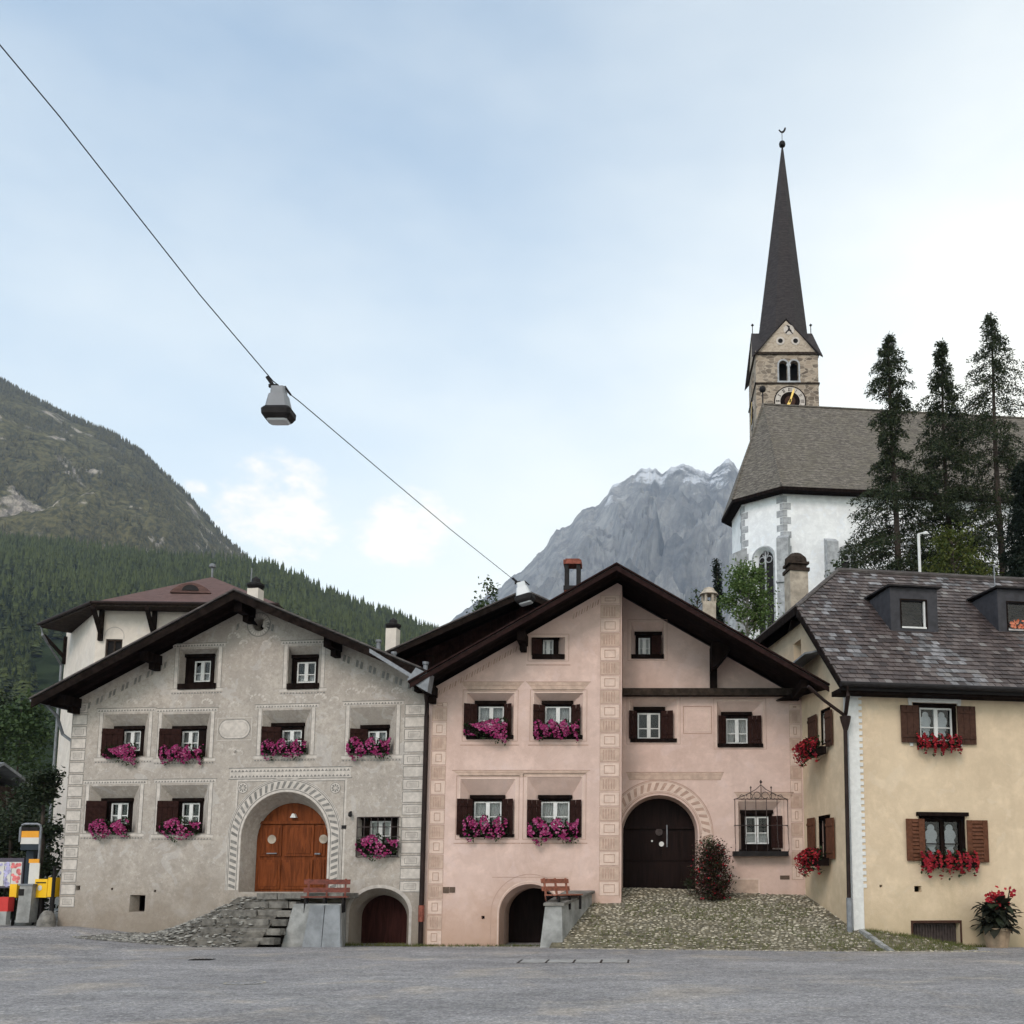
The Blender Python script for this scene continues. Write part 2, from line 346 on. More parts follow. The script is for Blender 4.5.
def rubble(name, c1, c2, c3, scale=3.2):
    m, t, b = node_mat(name); geo = t.nodes.new('ShaderNodeNewGeometry'); P = geo.outputs['Position']
    mp = t.nodes.new('ShaderNodeMapping'); mp.inputs['Scale'].default_value = (1, 1, 1.9); t.links.new(P, mp.inputs[0])
    v = t.nodes.new('ShaderNodeTexVoronoi'); v.inputs['Scale'].default_value = scale; t.links.new(mp.outputs[0], v.inputs['Vector'])
    e = t.nodes.new('ShaderNodeTexVoronoi'); e.feature = 'DISTANCE_TO_EDGE'; e.inputs['Scale'].default_value = scale; t.links.new(mp.outputs[0], e.inputs['Vector'])
    sp = t.nodes.new('ShaderNodeSeparateColor'); t.links.new(v.outputs['Color'], sp.inputs[0])
    c = mixc(t, rng(t, sp.outputs[0], 0, 1), c1, c2); c = mixc(t, rng(t, e.outputs[0], .01, .09, .8, 0), c, c3)
    c = mixc(t, rng(t, nz(t, P, .5, 5), .35, .7, 0, .4), c, c3)
    t.links.new(c, b.inputs['Base Color']); b.inputs['Roughness'].default_value = .95; bump(t, b, e.outputs[0], .4, .08); return m
M['tower_stone'] = rubble('tower_stone', (.11, .085, .065), (.36, .29, .22), (.40, .34, .27), 2.2)
M['tower_plaster'] = rubble('tower_plaster', (.30, .245, .19), (.44, .37, .29), (.46, .39, .31), 4)

def roofmat(name, c1, c2, rows=3.0, moss=(.2, .18, .14)):
    m, t, b = node_mat(name); geo = t.nodes.new('ShaderNodeNewGeometry'); P = geo.outputs['Position']
    n1 = nz(t, P, 6, 6, .8, 0, (.5, .5, 2.2)); n2 = nz(t, P, 1.0, 5, .65); n3 = nz(t, P, 4.5, 6, .7, 0, (.5, .5, 2))
    c = mixc(t, rng(t, n1, .42, .60), c1, c2); c = mixc(t, rng(t, n2, .4, .7, 0, .5), c, moss); c = mixc(t, rng(t, n3, .45, .65, 0, .5), c, mul(c1, .7))
    wv = t.nodes.new('ShaderNodeTexWave'); wv.bands_direction = 'Z'; wv.wave_profile = 'SAW'; wv.inputs['Scale'].default_value = rows; wv.inputs['Distortion'].default_value = .5; t.links.new(P, wv.inputs['Vector'])
    c = mixc(t, rng(t, wv.outputs[1], .0, .25, .45, 0), c, mul(c1, .35))
    t.links.new(c, b.inputs['Base Color']); b.inputs['Roughness'].default_value = .9; bump(t, b, mixc(t, .5, n1, wv.outputs[1]), .5, .05); return m
M['church_roof'] = roofmat('church_roof', (.070, .060, .050), (.21, .185, .155), 1.5, (.13, .115, .085))
M['spire_roof'] = roofmat('spire_roof', (.020, .017, .018), (.050, .040, .040), 1.6, (.04, .035, .037))
M['brown_roof'] = roofmat('brown_roof', (.09, .045, .038), (.14, .075, .062), 2.0, (.10, .06, .05))
M['dark_roof'] = roofmat('dark_roof', (.055, .045, .042), (.11, .095, .09), 2.0, (.14, .13, .12))

def tilemat():
    m, t, b = node_mat('roof_tiles'); geo = t.nodes.new('ShaderNodeNewGeometry'); P = geo.outputs['Position']
    rp = t.nodes.new('ShaderNodeValToRGB'); t.links.new(geo.outputs['Random Per Island'], rp.inputs[0]); cr = rp.color_ramp
    for i, (p, c) in enumerate(((0, (.032, .022, .020)), (.5, (.066, .046, .041)), (.9, (.10, .076, .068)), (1, (.18, .165, .155)))):
        if i > 1: cr.elements.new(p)
        cr.elements[i].position = p; cr.elements[i].color = (*c, 1)
    n = nz(t, P, 3, 6, .7); c = mixc(t, rng(t, n, .45, .75, 0, .5), rp.outputs[0], (.03, .024, .026))
    t.links.new(c, b.inputs['Base Color']); b.inputs['Roughness'].default_value = .6; b.inputs['Specular IOR Level'].default_value = .5; bump(t, b, n, .2, .01); return m, rp
M['roof_tiles'], _ = tilemat()
M['roof_tiles_pale'] = mat('roof_tiles_pale', (.155, .148, .15), .6, .3, 5, .2, island=.45)

def terrain_mat(name, green1, green2, rock1, rock2, snow=None, rocklo=.52, rockhi=.60, sc=.004, fine=.05, zsnow=1650):
    m, t, b = node_mat(name); geo = t.nodes.new('ShaderNodeNewGeometry'); P = geo.outputs['Position']
    a = nz(t, P, sc, 8, .62, .4, (1, 1, .7)); f = nz(t, P, fine, 6, .7); g = mixc(t, rng(t, f, .35, .65), green1, green2)
    r = mixc(t, rng(t, nz(t, P, fine * .8, 8, .75, .3, (1, 1, .45)), .35, .65), rock1, rock2)
    c = mixc(t, rng(t, a, rocklo, rockhi), g, r)
    if snow:
        sp = t.nodes.new('ShaderNodeSeparateXYZ'); t.links.new(P, sp.inputs[0]); nm = t.nodes.new('ShaderNodeSeparateXYZ'); t.links.new(geo.outputs['Normal'], nm.inputs[0])
        ma = t.nodes.new('ShaderNodeMath'); ma.operation = 'MULTIPLY_ADD'; t.links.new(nz(t, P, .006, 8, .75), ma.inputs[0]); ma.inputs[1].default_value = 1500; t.links.new(sp.outputs[2], ma.inputs[2])
        c = mixc(t, rng(t, ma.outputs[0], zsnow + 750, zsnow + 900, 0, .6), c, snow)
    t.links.new(c, b.inputs['Base Color']); b.inputs['Roughness'].default_value = 1; b.inputs['Specular IOR Level'].default_value = 0
    bump(t, b, f, .6, 6); return m
M['far_rock'] = terrain_mat('far_rock', (.075, .078, .08), (.16, .16, .158), (.14, .138, .138), (.30, .295, .28), (.72, .74, .78), .36, .55, .0016, .022, 1790)
M['near_mountain'] = terrain_mat('near_mountain', (.036, .036, .018), (.14, .125, .055), (.12, .105, .09), (.44, .39, .32), None, .57, .64, .013, .09)
M['forest_floor'] = mat('forest_floor', (.020, .028, .012), 1, .4, .05, 0, spec=0)
M['meadow'] = mat('meadow', (.05, .07, .025), 1, .4, .5, 0, spec=0)
def conifer(name, a, b_):
    m, t, b = node_mat(name); geo = t.nodes.new('ShaderNodeNewGeometry'); oi = t.nodes.new('ShaderNodeObjectInfo')
    n = nz(t, geo.outputs['Position'], .028, 3, .6)
    ad = t.nodes.new('ShaderNodeMath'); ad.operation = 'ADD'; t.links.new(geo.outputs['Random Per Island'], ad.inputs[0]); t.links.new(n, ad.inputs[1])
    a2 = t.nodes.new('ShaderNodeMath'); a2.operation = 'MULTIPLY_ADD'; t.links.new(oi.outputs['Random'], a2.inputs[0]); a2.inputs[1].default_value = .5; t.links.new(ad.outputs[0], a2.inputs[2])
    c = mixc(t, rng(t, a2.outputs[0], .55, 1.75, 0, 1, False), a, b_)
    t.links.new(c, b.inputs['Base Color']); b.inputs['Roughness'].default_value = .9; b.inputs['Specular IOR Level'].default_value = .1; return m
M['conifer_far'] = conifer('conifer_far', (.005, .010, .005), (.070, .085, .028))
M['conifer_mountain'] = conifer('conifer_mountain', (.028, .030, .015), (.11, .098, .040))

# ================================================================== TERRAIN
def ip(x, pts):
    if x <= pts[0][0]: return pts[0][1]
    for (a, b), (c, d) in zip(pts, pts[1:]):
        if x <= c: return b + (d - b) * (x - a) / (c - a)
    return pts[-1][1]
def street_h(X, Y):
    h = .36 * max(0, min(1, (-X - 11.5) / 5)) * max(0, min(1, (Y - 18) / 11))
    h -= .12 * max(0, min(1, (Y - 26.5) / 2)) * max(0, min(1, (X + 16) / 4))
    return h
mb = MB()
xs = [-3000, -900, -300, -120, -60] + [-40 + i * .5 for i in range(161)] + [60, 120, 300, 900, 3000]
ys = [-3000, -900, -300, -100, -40] + [-20 + i * .5 for i in range(121)] + [60, 120, 300, 900, 3000]
nx, ny = len(xs), len(ys)
mb.add([(x, y, street_h(x, y)) for y in ys for x in xs], [(j * nx + i, j * nx + i + 1, (j + 1) * nx + i + 1, (j + 1) * nx + i) for j in range(ny - 1) for i in range(nx - 1)])
tag(mb.build('street', M['asphalt'], smooth=True), kind='structure')

def fbm(x, y, z, H=1.0, oct=6, ridged=False):
    if ridged: H *= .8
    p = Vector((x, y, z))
    if ridged: return noise.ridged_multi_fractal(p, H, 2.1, oct, 1.0, 2.0)
    return noise.fractal(p, H, 2.0, oct)
def terrain(name, prof, dridge, dfoot, xr, nxs, nys, amp, m, power=1.0, nscale=.002, seed=0, zfoot=0, ridged=False, under=0):
    """a mountainside between a foot line and a ridge line, and its far side; returns surface sampler"""
    def surf(px, s):
        Dr = dridge(px) if callable(dridge) else dridge
        yr = ip(px, prof) + under
        if ridged: yr += 3.5 * noise.noise(Vector((px * .11, 3.3, 0))) * max(0, min(1, (px - 440) / 60)) + 1.8 * noise.noise(Vector((px * .33, 9.1, 0)))
        top = atY(px, yr, Dr)
        D = dfoot + (Dr - dfoot) * s
        X = top.x * D / Dr
        if s <= 1: z = zfoot + (top.z - zfoot) * (s ** power)
        else: z = top.z * max(0.0, 1 - (s - 1) * 2.2)
        e = min(1, s * 3) * max(.055 if ridged else .04, (abs(s - 1) * 2.5 if abs(s - 1) < .4 else 1))
        n = fbm(X * nscale + seed, D * nscale * .8, seed, .9, 7, ridged)
        if ridged: n = (n - 1.0)
        if ridged: e *= min(1.0, (top.z / 1900.0)) ** 2.2
        z += amp * n * e
        X += amp * .5 * fbm(D * nscale + 9, X * nscale, seed + 5, 1, 4) * e
        return Vector((X, D, max(z, -20)))
    mb = MB(); W = nxs + 1
    vs = []
    for j in range(nys + 1):
        s = 1.5 * j / nys
        for i in range(W): vs.append(surf(xr[0] + (xr[1] - xr[0]) * i / nxs, s))
    mb.add(vs, [(j * W + i, j * W + i + 1, (j + 1) * W + i + 1, (j + 1) * W + i) for j in range(nys) for i in range(nxs)])
    o = mb.build(name, m, smooth=False); tag(o, kind='structure'); return surf
farp = [(330, 760), (420, 650), (455, 617), (470, 606), (500, 588), (530, 563), (548, 545), (556, 532), (572, 524), (582, 509), (600, 505), (612, 489), (626, 478), (640, 471), (650, 469),
        (662, 473), (672, 466), (688, 464), (697, 470), (712, 475), (722, 463), (729, 460), (738, 467), (760, 480), (800, 470), (900, 520), (1100, 560), (1300, 700)]
terrain('far_mountain', farp, 4600, 2300, (330, 1300), 600, 260, 225, M['far_rock'], 1.05, .0030, 3, 0, True)
leftp = [(-420, 250), (-200, 300), (-60, 352), (0, 380), (30, 397), (70, 418), (110, 433), (140, 451), (165, 474), (190, 499), (212, 524), (232, 545), (245, 556), (270, 590), (330, 680), (420, 800)]
surfL = terrain('near_mountain', leftp, 2300, 900, (-420, 420), 200, 120, 75, M['near_mountain'], .9, .0055, 8, 0)
forp = [(-420, 500), (-200, 520), (0, 536), (60, 538), (120, 548), (180, 556), (240, 556), (270, 563), (300, 575), (330, 590), (360, 601), (400, 615), (440, 632), (500, 665), (560, 720), (640, 800)]
surfF = terrain('forest_hill', forp, 1150, 300, (-420, 640), 120, 60, 14, M['forest_floor'], 1.0, .01, 2, 0, under=9)

# conifer shapes
def conifer_geo(n, h, r, tiers, rnd):
    vs, fs = [], []
    for k in range(tiers):
        z0 = h * (.10 + .82 * k / tiers); rr = r * (1 - k / tiers) ** .85 * rnd.uniform(.85, 1.1); z1 = z0 + h * .95 / tiers * 1.7
        z1 = min(z1, h); b = len(vs); a0 = rnd.random() * 6
        for q in range(n):
            a = a0 + 2 * math.pi * q / n; q_ = rnd.uniform(.55, 1.15); vs.append((rr * q_ * math.cos(a), rr * q_ * math.sin(a), z0 - h * .03 * q_ + rnd.uniform(-.02, .02) * h))
        vs.append((rnd.uniform(-.03, .03) * r, rnd.uniform(-.03, .03) * r, z1)); 
        for q in range(n): fs.append((b + q, b + (q + 1) % n, b + n))
    return vs, fs
rc = random.Random(5)
# candidate forest trees
house_line = [(-50, 770), (0, 770), (30, 760), (40, 625), (92, 600), (150, 590), (200, 574), (250, 590), (330, 640), (400, 675), (440, 640), (520, 600), (560, 585), (640, 560), (700, 500)]
cands = []
for i in range(60000):
    px = rc.uniform(-30, 470); s = rc.random() ** .62
    D = 300 + 850 * s
    if rc.random() > (D / 1150) ** 1.0: continue
    p = surfF(px, s); x, y = proj(p + Vector((0, 0, 16)))
    if y > ip(x, house_line) or x < -25 or x > 465: continue
    cands.append((D, p))
rc.shuffle(cands); cands = cands[:3900]; cands.sort(key=lambda c: c[0])
protos = []
for k in range(6):
    r2 = random.Random(k); mb = MB(); vs, fs = conifer_geo(9, 17 * r2.uniform(.85, 1.15), 3.6 * r2.uniform(.8, 1.2), 12, r2); mb.add(vs, fs)
    me = bpy.data.meshes.new('conifer'); me.from_pydata(mb.v, [], mb.f); me.materials.append(M['conifer_far']); protos.append(me)
for i, (D, p) in enumerate(cands[:300]):
    o = bpy.data.objects.new('conifer_tree', protos[i % 6]); COL.objects.link(o); o.location = p - Vector((0, 0, .5)); o.rotation_euler.z = rc.random() * 6; sc = rc.uniform(.75, 1.2); o.scale = (sc, sc, sc)
    tag(o, 'dark green conifer in the dense wood on the slope behind the left houses', 'conifer', 'conifers of the wooded slope')
mb = MB()
for D, p in cands[300:]:
    h = rc.uniform(13, 21); vs, fs = conifer_geo(7, h, h * rc.uniform(.15, .24), 6, rc); mb.add([(p.x + a, p.y + b, p.z + c - .5) for a, b, c in vs], fs)
for i in range(2600):
    px = rc.uniform(-410, -25) if i % 3 else rc.uniform(470, 600); s_f = rc.random() ** .7; p = surfF(px, s_f); h = rc.uniform(13, 21); vs, fs = conifer_geo(6, h, h * .2, 4, rc); mb.add([(p.x + a, p.y + b, p.z + c - .5) for a, b, c in vs], fs)
o = mb.build('forest', M['conifer_far']); tag(o, 'mass of small conifers covering the upper wooded slope', 'forest', kind='stuff')
mb = MB()
for i in range(9000):
    px = rc.uniform(-30, 262); s = rc.random() ** .5
    if rc.random() < .12: s = 1.0 - rc.random() * .03
    p = surfL(px, s); n_ = fbm(p.x * .006, p.y * .006, p.z * .006, 1, 4)
    if n_ > .02 and s < .97: continue
    if px > 150 and s > .9 and rc.random() < .5: continue
    h = rc.uniform(9, 17); vs, fs = conifer_geo(5, h, h * .2, 3, rc); mb.add([(p.x + a, p.y + b, p.z + c - 1) for a, b, c in vs], fs)
o = mb.build('mountain_forest', M['conifer_mountain']); tag(o, 'thin conifer cover on the rocky mountain side', 'forest', kind='stuff')

# hill under the church, behind the houses
mb = MB(); W = 41
def hill_h(X, Y): return -.5 + 15 * max(0, min(1, (Y - 37) / 24)) ** .9 * max(0, min(1, (X + 12) / 12)) * (1 if X < 40 else 1) + .4 * fbm(X * .1, Y * .1, 1)
vs = [Vector((-14 + 74 * i / 40, 36 + 60 * j / 40, hill_h(-14 + 74 * i / 40, 36 + 60 * j / 40))) for j in range(41) for i in range(W)]
mb.add(vs, [(j * W + i, j * W + i + 1, (j + 1) * W + i + 1, (j + 1) * W + i) for j in range(40) for i in range(40)])
tag(mb.build('church_hill', M['meadow'], smooth=True), kind='structure')

# ================================================================== HOUSE PARTS
def arch(uc, r, vb, vs, ry=None, n=22):
    ry = ry or r
    return [(uc - r, vb)] + [(uc - r * math.cos(math.pi * k / n), vs + ry * math.sin(math.pi * k / n)) for k in range(n + 1)] + [(uc + r, vb)]
def rpts(r): return [(r[0], r[1]), (r[2], r[1]), (r[2], r[3]), (r[0], r[3])]
def wall(mb, F, outer, holes, mi=0):
    """upright wall face with openings; holes = [(outer_pts, inner_pts, depth)]"""
    polys = [[Vector((u, v, 0)) for u, v in outer]] + [[Vector((u, v, 0)) for u, v in h[0]] for h in holes]
    flat = [q for p in polys for q in p]
    b = len(mb.v); mb.v += [tuple(F.P(q.x, q.y, 0)) for q in flat]
    for t in tessellate_polygon(polys): mb.f.append(tuple(b + i for i in t)); mb.m.append(mi)
    for ho, hi, d in holes:
        n = len(ho); mb.add([F.P(u, v, 0) for u, v in ho] + [F.P(u, v, -d) for u, v in hi], [(i, (i + 1) % n, n + (i + 1) % n, n + i) for i in range(n)], mi)

def window(house, F, rec, inn, cas, shut=(), depth=.30, shm='shutter', curt='curtain', wf='wood_dark', lintel=True, sill=True, style='curtain', wm='white_paint', surround=None):
    """rec / inn / cas: pixel rects of recess, dark frame and casement; returns the wall hole"""
    r = F.rect(*rec); i_ = F.rect(*inn, -depth); c = F.rect(*cas, -depth)
    c = (max(c[0], i_[0] + .03), max(c[1], i_[1] + .03), min(c[2], i_[2] - .03), min(c[3], i_[3] - .03))
    d = depth
    mb = MB()
    # dark outer frame filling the opening round the casement
    mb.fbox(F, i_[0], c[0], i_[1], i_[3], -d - .10, -d + .03); mb.fbox(F, c[2], i_[2], i_[1], i_[3], -d - .10, -d + .03)
    mb.fbox(F, c[0], c[2], i_[1], c[1], -d - .10, -d + .03); mb.fbox(F, c[0], c[2], c[3], i_[3], -d - .10, -d + .03)
    if lintel: mb.fbox(F, i_[0] - .03, i_[2] + .03, i_[3] - .05, i_[3] + .05, -d - .08, -d + .10)
    mb.fbox(F, i_[0] - .02, i_[2] + .02, i_[1] - .02, i_[3] + .02, -d - .62, -d - .58, 1)  # added dark box behind the casement, keeps stray light from greying the panes
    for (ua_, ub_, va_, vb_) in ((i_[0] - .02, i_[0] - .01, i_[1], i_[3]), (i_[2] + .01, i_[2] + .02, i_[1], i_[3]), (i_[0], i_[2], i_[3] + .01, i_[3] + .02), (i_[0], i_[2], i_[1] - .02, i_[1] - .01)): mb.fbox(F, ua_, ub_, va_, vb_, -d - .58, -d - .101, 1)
    win = mb.build('window', [M[wf], M['interior_shade']], house)
    mb = MB(); cu = (c[0] + c[2]) / 2; t = .045
    mb.fbox(F, c[0], c[0] + t, c[1], c[3], -d - .06, -d); mb.fbox(F, c[2] - t, c[2], c[1], c[3], -d - .06, -d)
    mb.fbox(F, c[0] + t, c[2] - t, c[1], c[1] + t, -d - .06, -d); mb.fbox(F, c[0] + t, c[2] - t, c[3] - t, c[3], -d - .06, -d)
    mb.fbox(F, cu - .055, cu + .055, c[1] + t, c[3] - t, -d - .06, -d + .012)
    vb = c[1] + (c[3] - c[1]) * .40
    mb.fbox(F, c[0] + t, cu - .055, vb - .014, vb + .014, -d - .05, -d - .012); mb.fbox(F, cu + .055, c[2] - t, vb - .014, vb + .014, -d - .05, -d - .012)
    mb.build('casement', M[wm], win)
    mb = MB(); mb.frect(F, c[0] + t, c[1] + t, cu - .055, c[3] - t, -d - .035); mb.frect(F, cu + .055, c[1] + t, c[2] - t, c[3] - t, -d - .035); mb.build('pane', M['glass'], win)
    # curtains hanging behind the glass
    mb = MB()
    if style == 'curtain':
        n = 16
        for side in (-1, 1):
            for q in range(n):
                def cu_pt(k, top):
                    f = k / n; wid = (c[2] - c[0]) * (.50 if top else .34)
                    e = c[0] if side < 0 else c[2]
                    return F.P(e - side * f * wid, c[3] if top else c[1], -d - .14 + .02 * math.sin(k * 2.1))
                mb.add([cu_pt(q, 0), cu_pt(q + 1, 0), cu_pt(q + 1, 1), cu_pt(q, 1)], [(0, 1, 2, 3)])
    elif style == 'low':
        n = 24; vt = c[1] + (c[3] - c[1]) * .42
        for q in range(n):
            a, b2 = c[0] + (c[2] - c[0]) * q / n, c[0] + (c[2] - c[0]) * (q + 1) / n
            mb.add([F.P(a, c[1], -d - .13 + .015 * (q % 2)), F.P(b2, c[1], -d - .13 + .015 * ((q + 1) % 2)), F.P(b2, vt, -d - .13 + .015 * ((q + 1) % 2)), F.P(a, vt, -d - .13 + .015 * (q % 2))], [(0, 1, 2, 3)])
    elif style == 'lace':      # scalloped lace panels, one per pane
        H = c[3] - c[1]; Wd = (c[2] - c[0]) * .24
        for uc in ((c[0] + cu) / 2, (c[2] + cu) / 2):
            for fr_, rr in ((.80, .55), (.62, .95), (.42, .80), (.22, .60)):
                mb.fpoly(F, [(uc + Wd * rr * .75 * math.cos(k * math.pi / 6), c[1] + H * fr_ + Wd * rr * .75 * math.sin(k * math.pi / 6)) for k in range(12)], -d - .12 - fr_ * .01)
    if mb.f: mb.build('curtain', M['lace' if style == 'lace' else curt], win)
    # shutters: leaves swung open against the splay
    for sh in shut:
        side, x0, y0, x1, y1 = sh[:5]; lou = len(sh) > 5
        wmid = -d * .35
        q = F.rect(x0, y0, x1, y1, wmid)
        mb = MB()
        a0, a1 = (.03, -d + .14) if side == 'L' else (-d + .14, .03)
        if lou or d < .2: a0 = a1 = .05
        # planks
        npl = max(2, int(round((q[2] - q[0]) / .15)))
        for k in range(npl):
            f0, f1 = k / npl, (k + 1) / npl; ua, ub = q[0] + (q[2] - q[0]) * f0 + .004, q[0] + (q[2] - q[0]) * f1 - .004
            wa, wb = a0 + (a1 - a0) * f0, a0 + (a1 - a0) * f1
            if lou and 0 < k < npl - 1: continue
            mb.hexa([F.P(ua, q[1], wa), F.P(ub, q[1], wb), F.P(ub, q[1], wb + .035), F.P(ua, q[1], wa + .035), F.P(ua, q[3], wa), F.P(ub, q[3], wb), F.P(ub, q[3], wb + .035), F.P(ua, q[3], wa + .035)])
        if lou:
            ns = 11; ua, ub = q[0] + (q[2] - q[0]) / npl, q[2] - (q[2] - q[0]) / npl
            mb.fbox(F, ua, ub, q[1], q[3], a0, a0 + .008)
            for k in range(ns):
                v0 = q[1] + (q[3] - q[1]) * (k + .1) / ns; v1 = q[1] + (q[3] - q[1]) * (k + .8) / ns
                mb.hexa([F.P(ua, v0, a0 + .03), F.P(ub, v0, a0 + .03), F.P(ub, v0, a0 + .042), F.P(ua, v0, a0 + .042), F.P(ua, v1, a0 + .006), F.P(ub, v1, a0 + .006), F.P(ub, v1, a0 + .018), F.P(ua, v1, a0 + .018)])
        else:
            for vv in (.14, .80):
                v0 = q[1] + (q[3] - q[1]) * vv
                mb.hexa([F.P(q[0] + .01, v0, a0 + .035), F.P(q[2] - .01, v0, a1 + .035), F.P(q[2] - .01, v0, a1 + .055), F.P(q[0] + .01, v0, a0 + .055), F.P(q[0] + .01, v0 + .07, a0 + .035), F.P(q[2] - .01, v0 + .07, a1 + .035), F.P(q[2] - .01, v0 + .07, a1 + .055), F.P(q[0] + .01, v0 + .07, a0 + .055)])
        mb.build('shutter', M[shm], win)
    if sill:
        mb = MB(); mb.fbox(F, r[0] + .01, r[2] - .01, min(i_[1], r[1]) - .035, i_[1] + .012, -d - .05, .05); mb.build('sill', M['wood_dark' if sill is True else sill], win)
    return (rpts(r), rpts(i_), d)

def gable_roof(house, F, uL, uR, ua, va, slL, slR, wf, wb, t=.16, top='dark_roof', fascia='wood_roof', vergeboard=.26):
    """two slopes on either side of the ridge at ua, va = top of the covering"""
    vL, vR = va - slL * (ua - uL), va - slR * (uR - ua)
    mb = MB()
    def slab(u0, v0, u1, v1, d0, d1, w0, w1, mi_top, mi):
        p = [F.P(u0, v0 - d1, w0), F.P(u1, v1 - d1, w0), F.P(u1, v1 - d1, w1), F.P(u0, v0 - d1, w1), F.P(u0, v0 - d0, w0), F.P(u1, v1 - d0, w0), F.P(u1, v1 - d0, w1), F.P(u0, v0 - d0, w1)]
        b = len(mb.v); mb.v += [tuple(q) for q in p]
        for f, m_ in (((0, 3, 2, 1), mi), ((4, 5, 6, 7), mi_top), ((0, 1, 5, 4), mi), ((1, 2, 6, 5), mi), ((2, 3, 7, 6), mi), ((3, 0, 4, 7), mi)):
            mb.f.append(tuple(b + i for i in f)); mb.m.append(m_)
    slab(uL, vL, ua, va, 0, .06, wb, wf, 0, 0); slab(ua, va, uR, vR, 0, .06, wb, wf, 0, 0)
    roof = mb.build('roof', [M[top], M['wood_soffit']], house)
    # boarded soffit, board by board across the overhang
    mb2 = MB()
    nb = 7
    for k in range(nb):
        w0, w1 = wf - .02 - 1.5 * k / nb, wf - .02 - 1.5 * (k + 1) / nb + .012
        for (a, b2, c, d2) in ((uL + .02, vL + .02 * slL, ua, va), (ua, va, uR - .02, vR + .02 * slR)):
            mb2.hexa([F.P(a, b2 - .10, w1), F.P(c, d2 - .10, w1), F.P(c, d2 - .10, w0), F.P(a, b2 - .10, w0), F.P(a, b2 - .062, w1), F.P(c, d2 - .062, w1), F.P(c, d2 - .062, w0), F.P(a, b2 - .062, w0)])
    mb2.build('soffit', M['wood_soffit'], house)
    mb3 = MB()
    for (a, b2, c, d2) in ((uL - .02, vL - .02 * slL, ua, va), (ua, va, uR + .02, vR - .02 * slR)):
        mb3.hexa([F.P(a, b2 - vergeboard, wf), F.P(c, d2 - vergeboard, wf), F.P(c, d2 - vergeboard, wf + .05), F.P(a, b2 - vergeboard, wf + .05), F.P(a, b2 - .03, wf), F.P(c, d2 - .03, wf), F.P(c, d2 - .03, wf + .05), F.P(a, b2 - .03, wf + .05)])
    mb3.build('verge_board', M[fascia], house)
    mb4 = MB()   # thin covering edge lying on the verge board
    for (a, b2, c, d2) in ((uL - .06, vL - .06 * slL, ua, va), (ua, va, uR + .06, vR - .06 * slR)):
        mb4.hexa([F.P(a, b2 + .003, wf - .5), F.P(c, d2 + .003, wf - .5), F.P(c, d2 + .003, wf + .10), F.P(a, b2 + .003, wf + .10), F.P(a, b2 + .05, wf - .5), F.P(c, d2 + .05, wf - .5), F.P(c, d2 + .05, wf + .10), F.P(a, b2 + .05, wf + .10)])
    mb4.build('roof_edge', M['roof_edge' if fascia == 'roof_edge' else 'dark_roof'], roof)
    return roof, vL, vR
def purlin(house, F, u, v, wf, s=.24, wb=-.3, m='wood_dark'):
    mb = MB(); mb.fprism(F, [(u - s / 2, v - s * 1.15), (u + s / 2, v - s * 1.15), (u + s / 2, v), (u - s / 2, v)], wb, wf); 
    mb.fbox(F, u - s * .36, u + s * .36, v - s * 1.9, v - s * 1.15 - .002, wb, wf * .45); return mb.build('purlin', M[m], house)
def body(mb, F, u0, u1, vb, prof, D, mi=0):
    """side and back walls; prof = top outline of the gable from left to right"""
    for u, v in ((u0, prof[0][1]), (u1, prof[-1][1])): mb.add([F.P(u, vb, 0), F.P(u, vb, -D), F.P(u, v, -D), F.P(u, v, 0)], [(0, 1, 2, 3)], mi)
    mb.add([F.P(u0, vb, -D), F.P(u1, vb, -D)] + [F.P(u, v, -D) for u, v in reversed(prof)], [tuple(range(2 + len(prof)))], mi)

def quoins(mb, F, u0f, u1f, v0, v1, h, fill, line, inner):
    """painted corner blocks: alternating bossed and plain"""
    v = v0; k = 0
    while v + h <= v1 + .01:
        u0, u1 = u0f(v), u1f(v); g = .025
        if k % 2: u0 += .10 * (1 if u0f is not None else 0) * 0
        mb.frect(F, u0, v + g, u1, v + h - g, .004, fill); mb.fframe(F, u0, v + g, u1, v + h - g, .018, .007, line)
        if k % 2 == 0:
            mb.frect(F, u0 + (u1 - u0) * .28, v + h * .36, u1 - (u1 - u0) * .28, v + h * .64, .007, inner)
            mb.fframe(F, u0 + (u1 - u0) * .20, v + h * .27, u1 - (u1 - u0) * .20, v + h * .73, .012, .0075, line)
        v += h; k += 1
def dentils(mb, F, u0, u1, v0, v1, step, w, mi):
    n = max(2, int((u1 - u0) / step)); st = (u1 - u0) / n
    for k in range(n): mb.fpoly(F, [(u0 + k * st, v0), (u0 + (k + .9) * st, v0), (u0 + (k + .45) * st, v1)], w, mi)
def grey_surround(mb, F, rec, ox=.13, topb=True):
    r = F.rect(*rec); a, b, c, d = r
    # pilaster strips, lintel band, sill
    mb.frect(F, a - ox - .02, b, a - .02, d + .05, .004, 0); mb.frect(F, c + .02, b, c + ox + .02, d + .05, .004, 0)
    mb.frect(F, a - ox - .10, d + .06, c + ox + .10, d + .16, .004, 0)
    mb.frect(F, a - ox - .10, b - .10, c + ox + .10, b - .02, .004, 0)
    for u in (a - ox - .02, a - .02 - .012, c + .02, c + ox + .02 - .012): mb.frect(F, u, b, u + .014, d + .05, .007, 1)
    dentils(mb, F, a - ox - .08, c + ox + .08, d + .08, d + .14, .09, .007, 1)
    dentils(mb, F, a - ox - .08, c + ox + .08, b - .17, b - .115, .09, .004, 1)
    mb.frect(F, a - ox - .14, d + .17, c + ox + .14, d + .19, .004, 1); mb.frect(F, a - ox - .10, b - .02, c + ox + .10, b - .008, .004, 1)

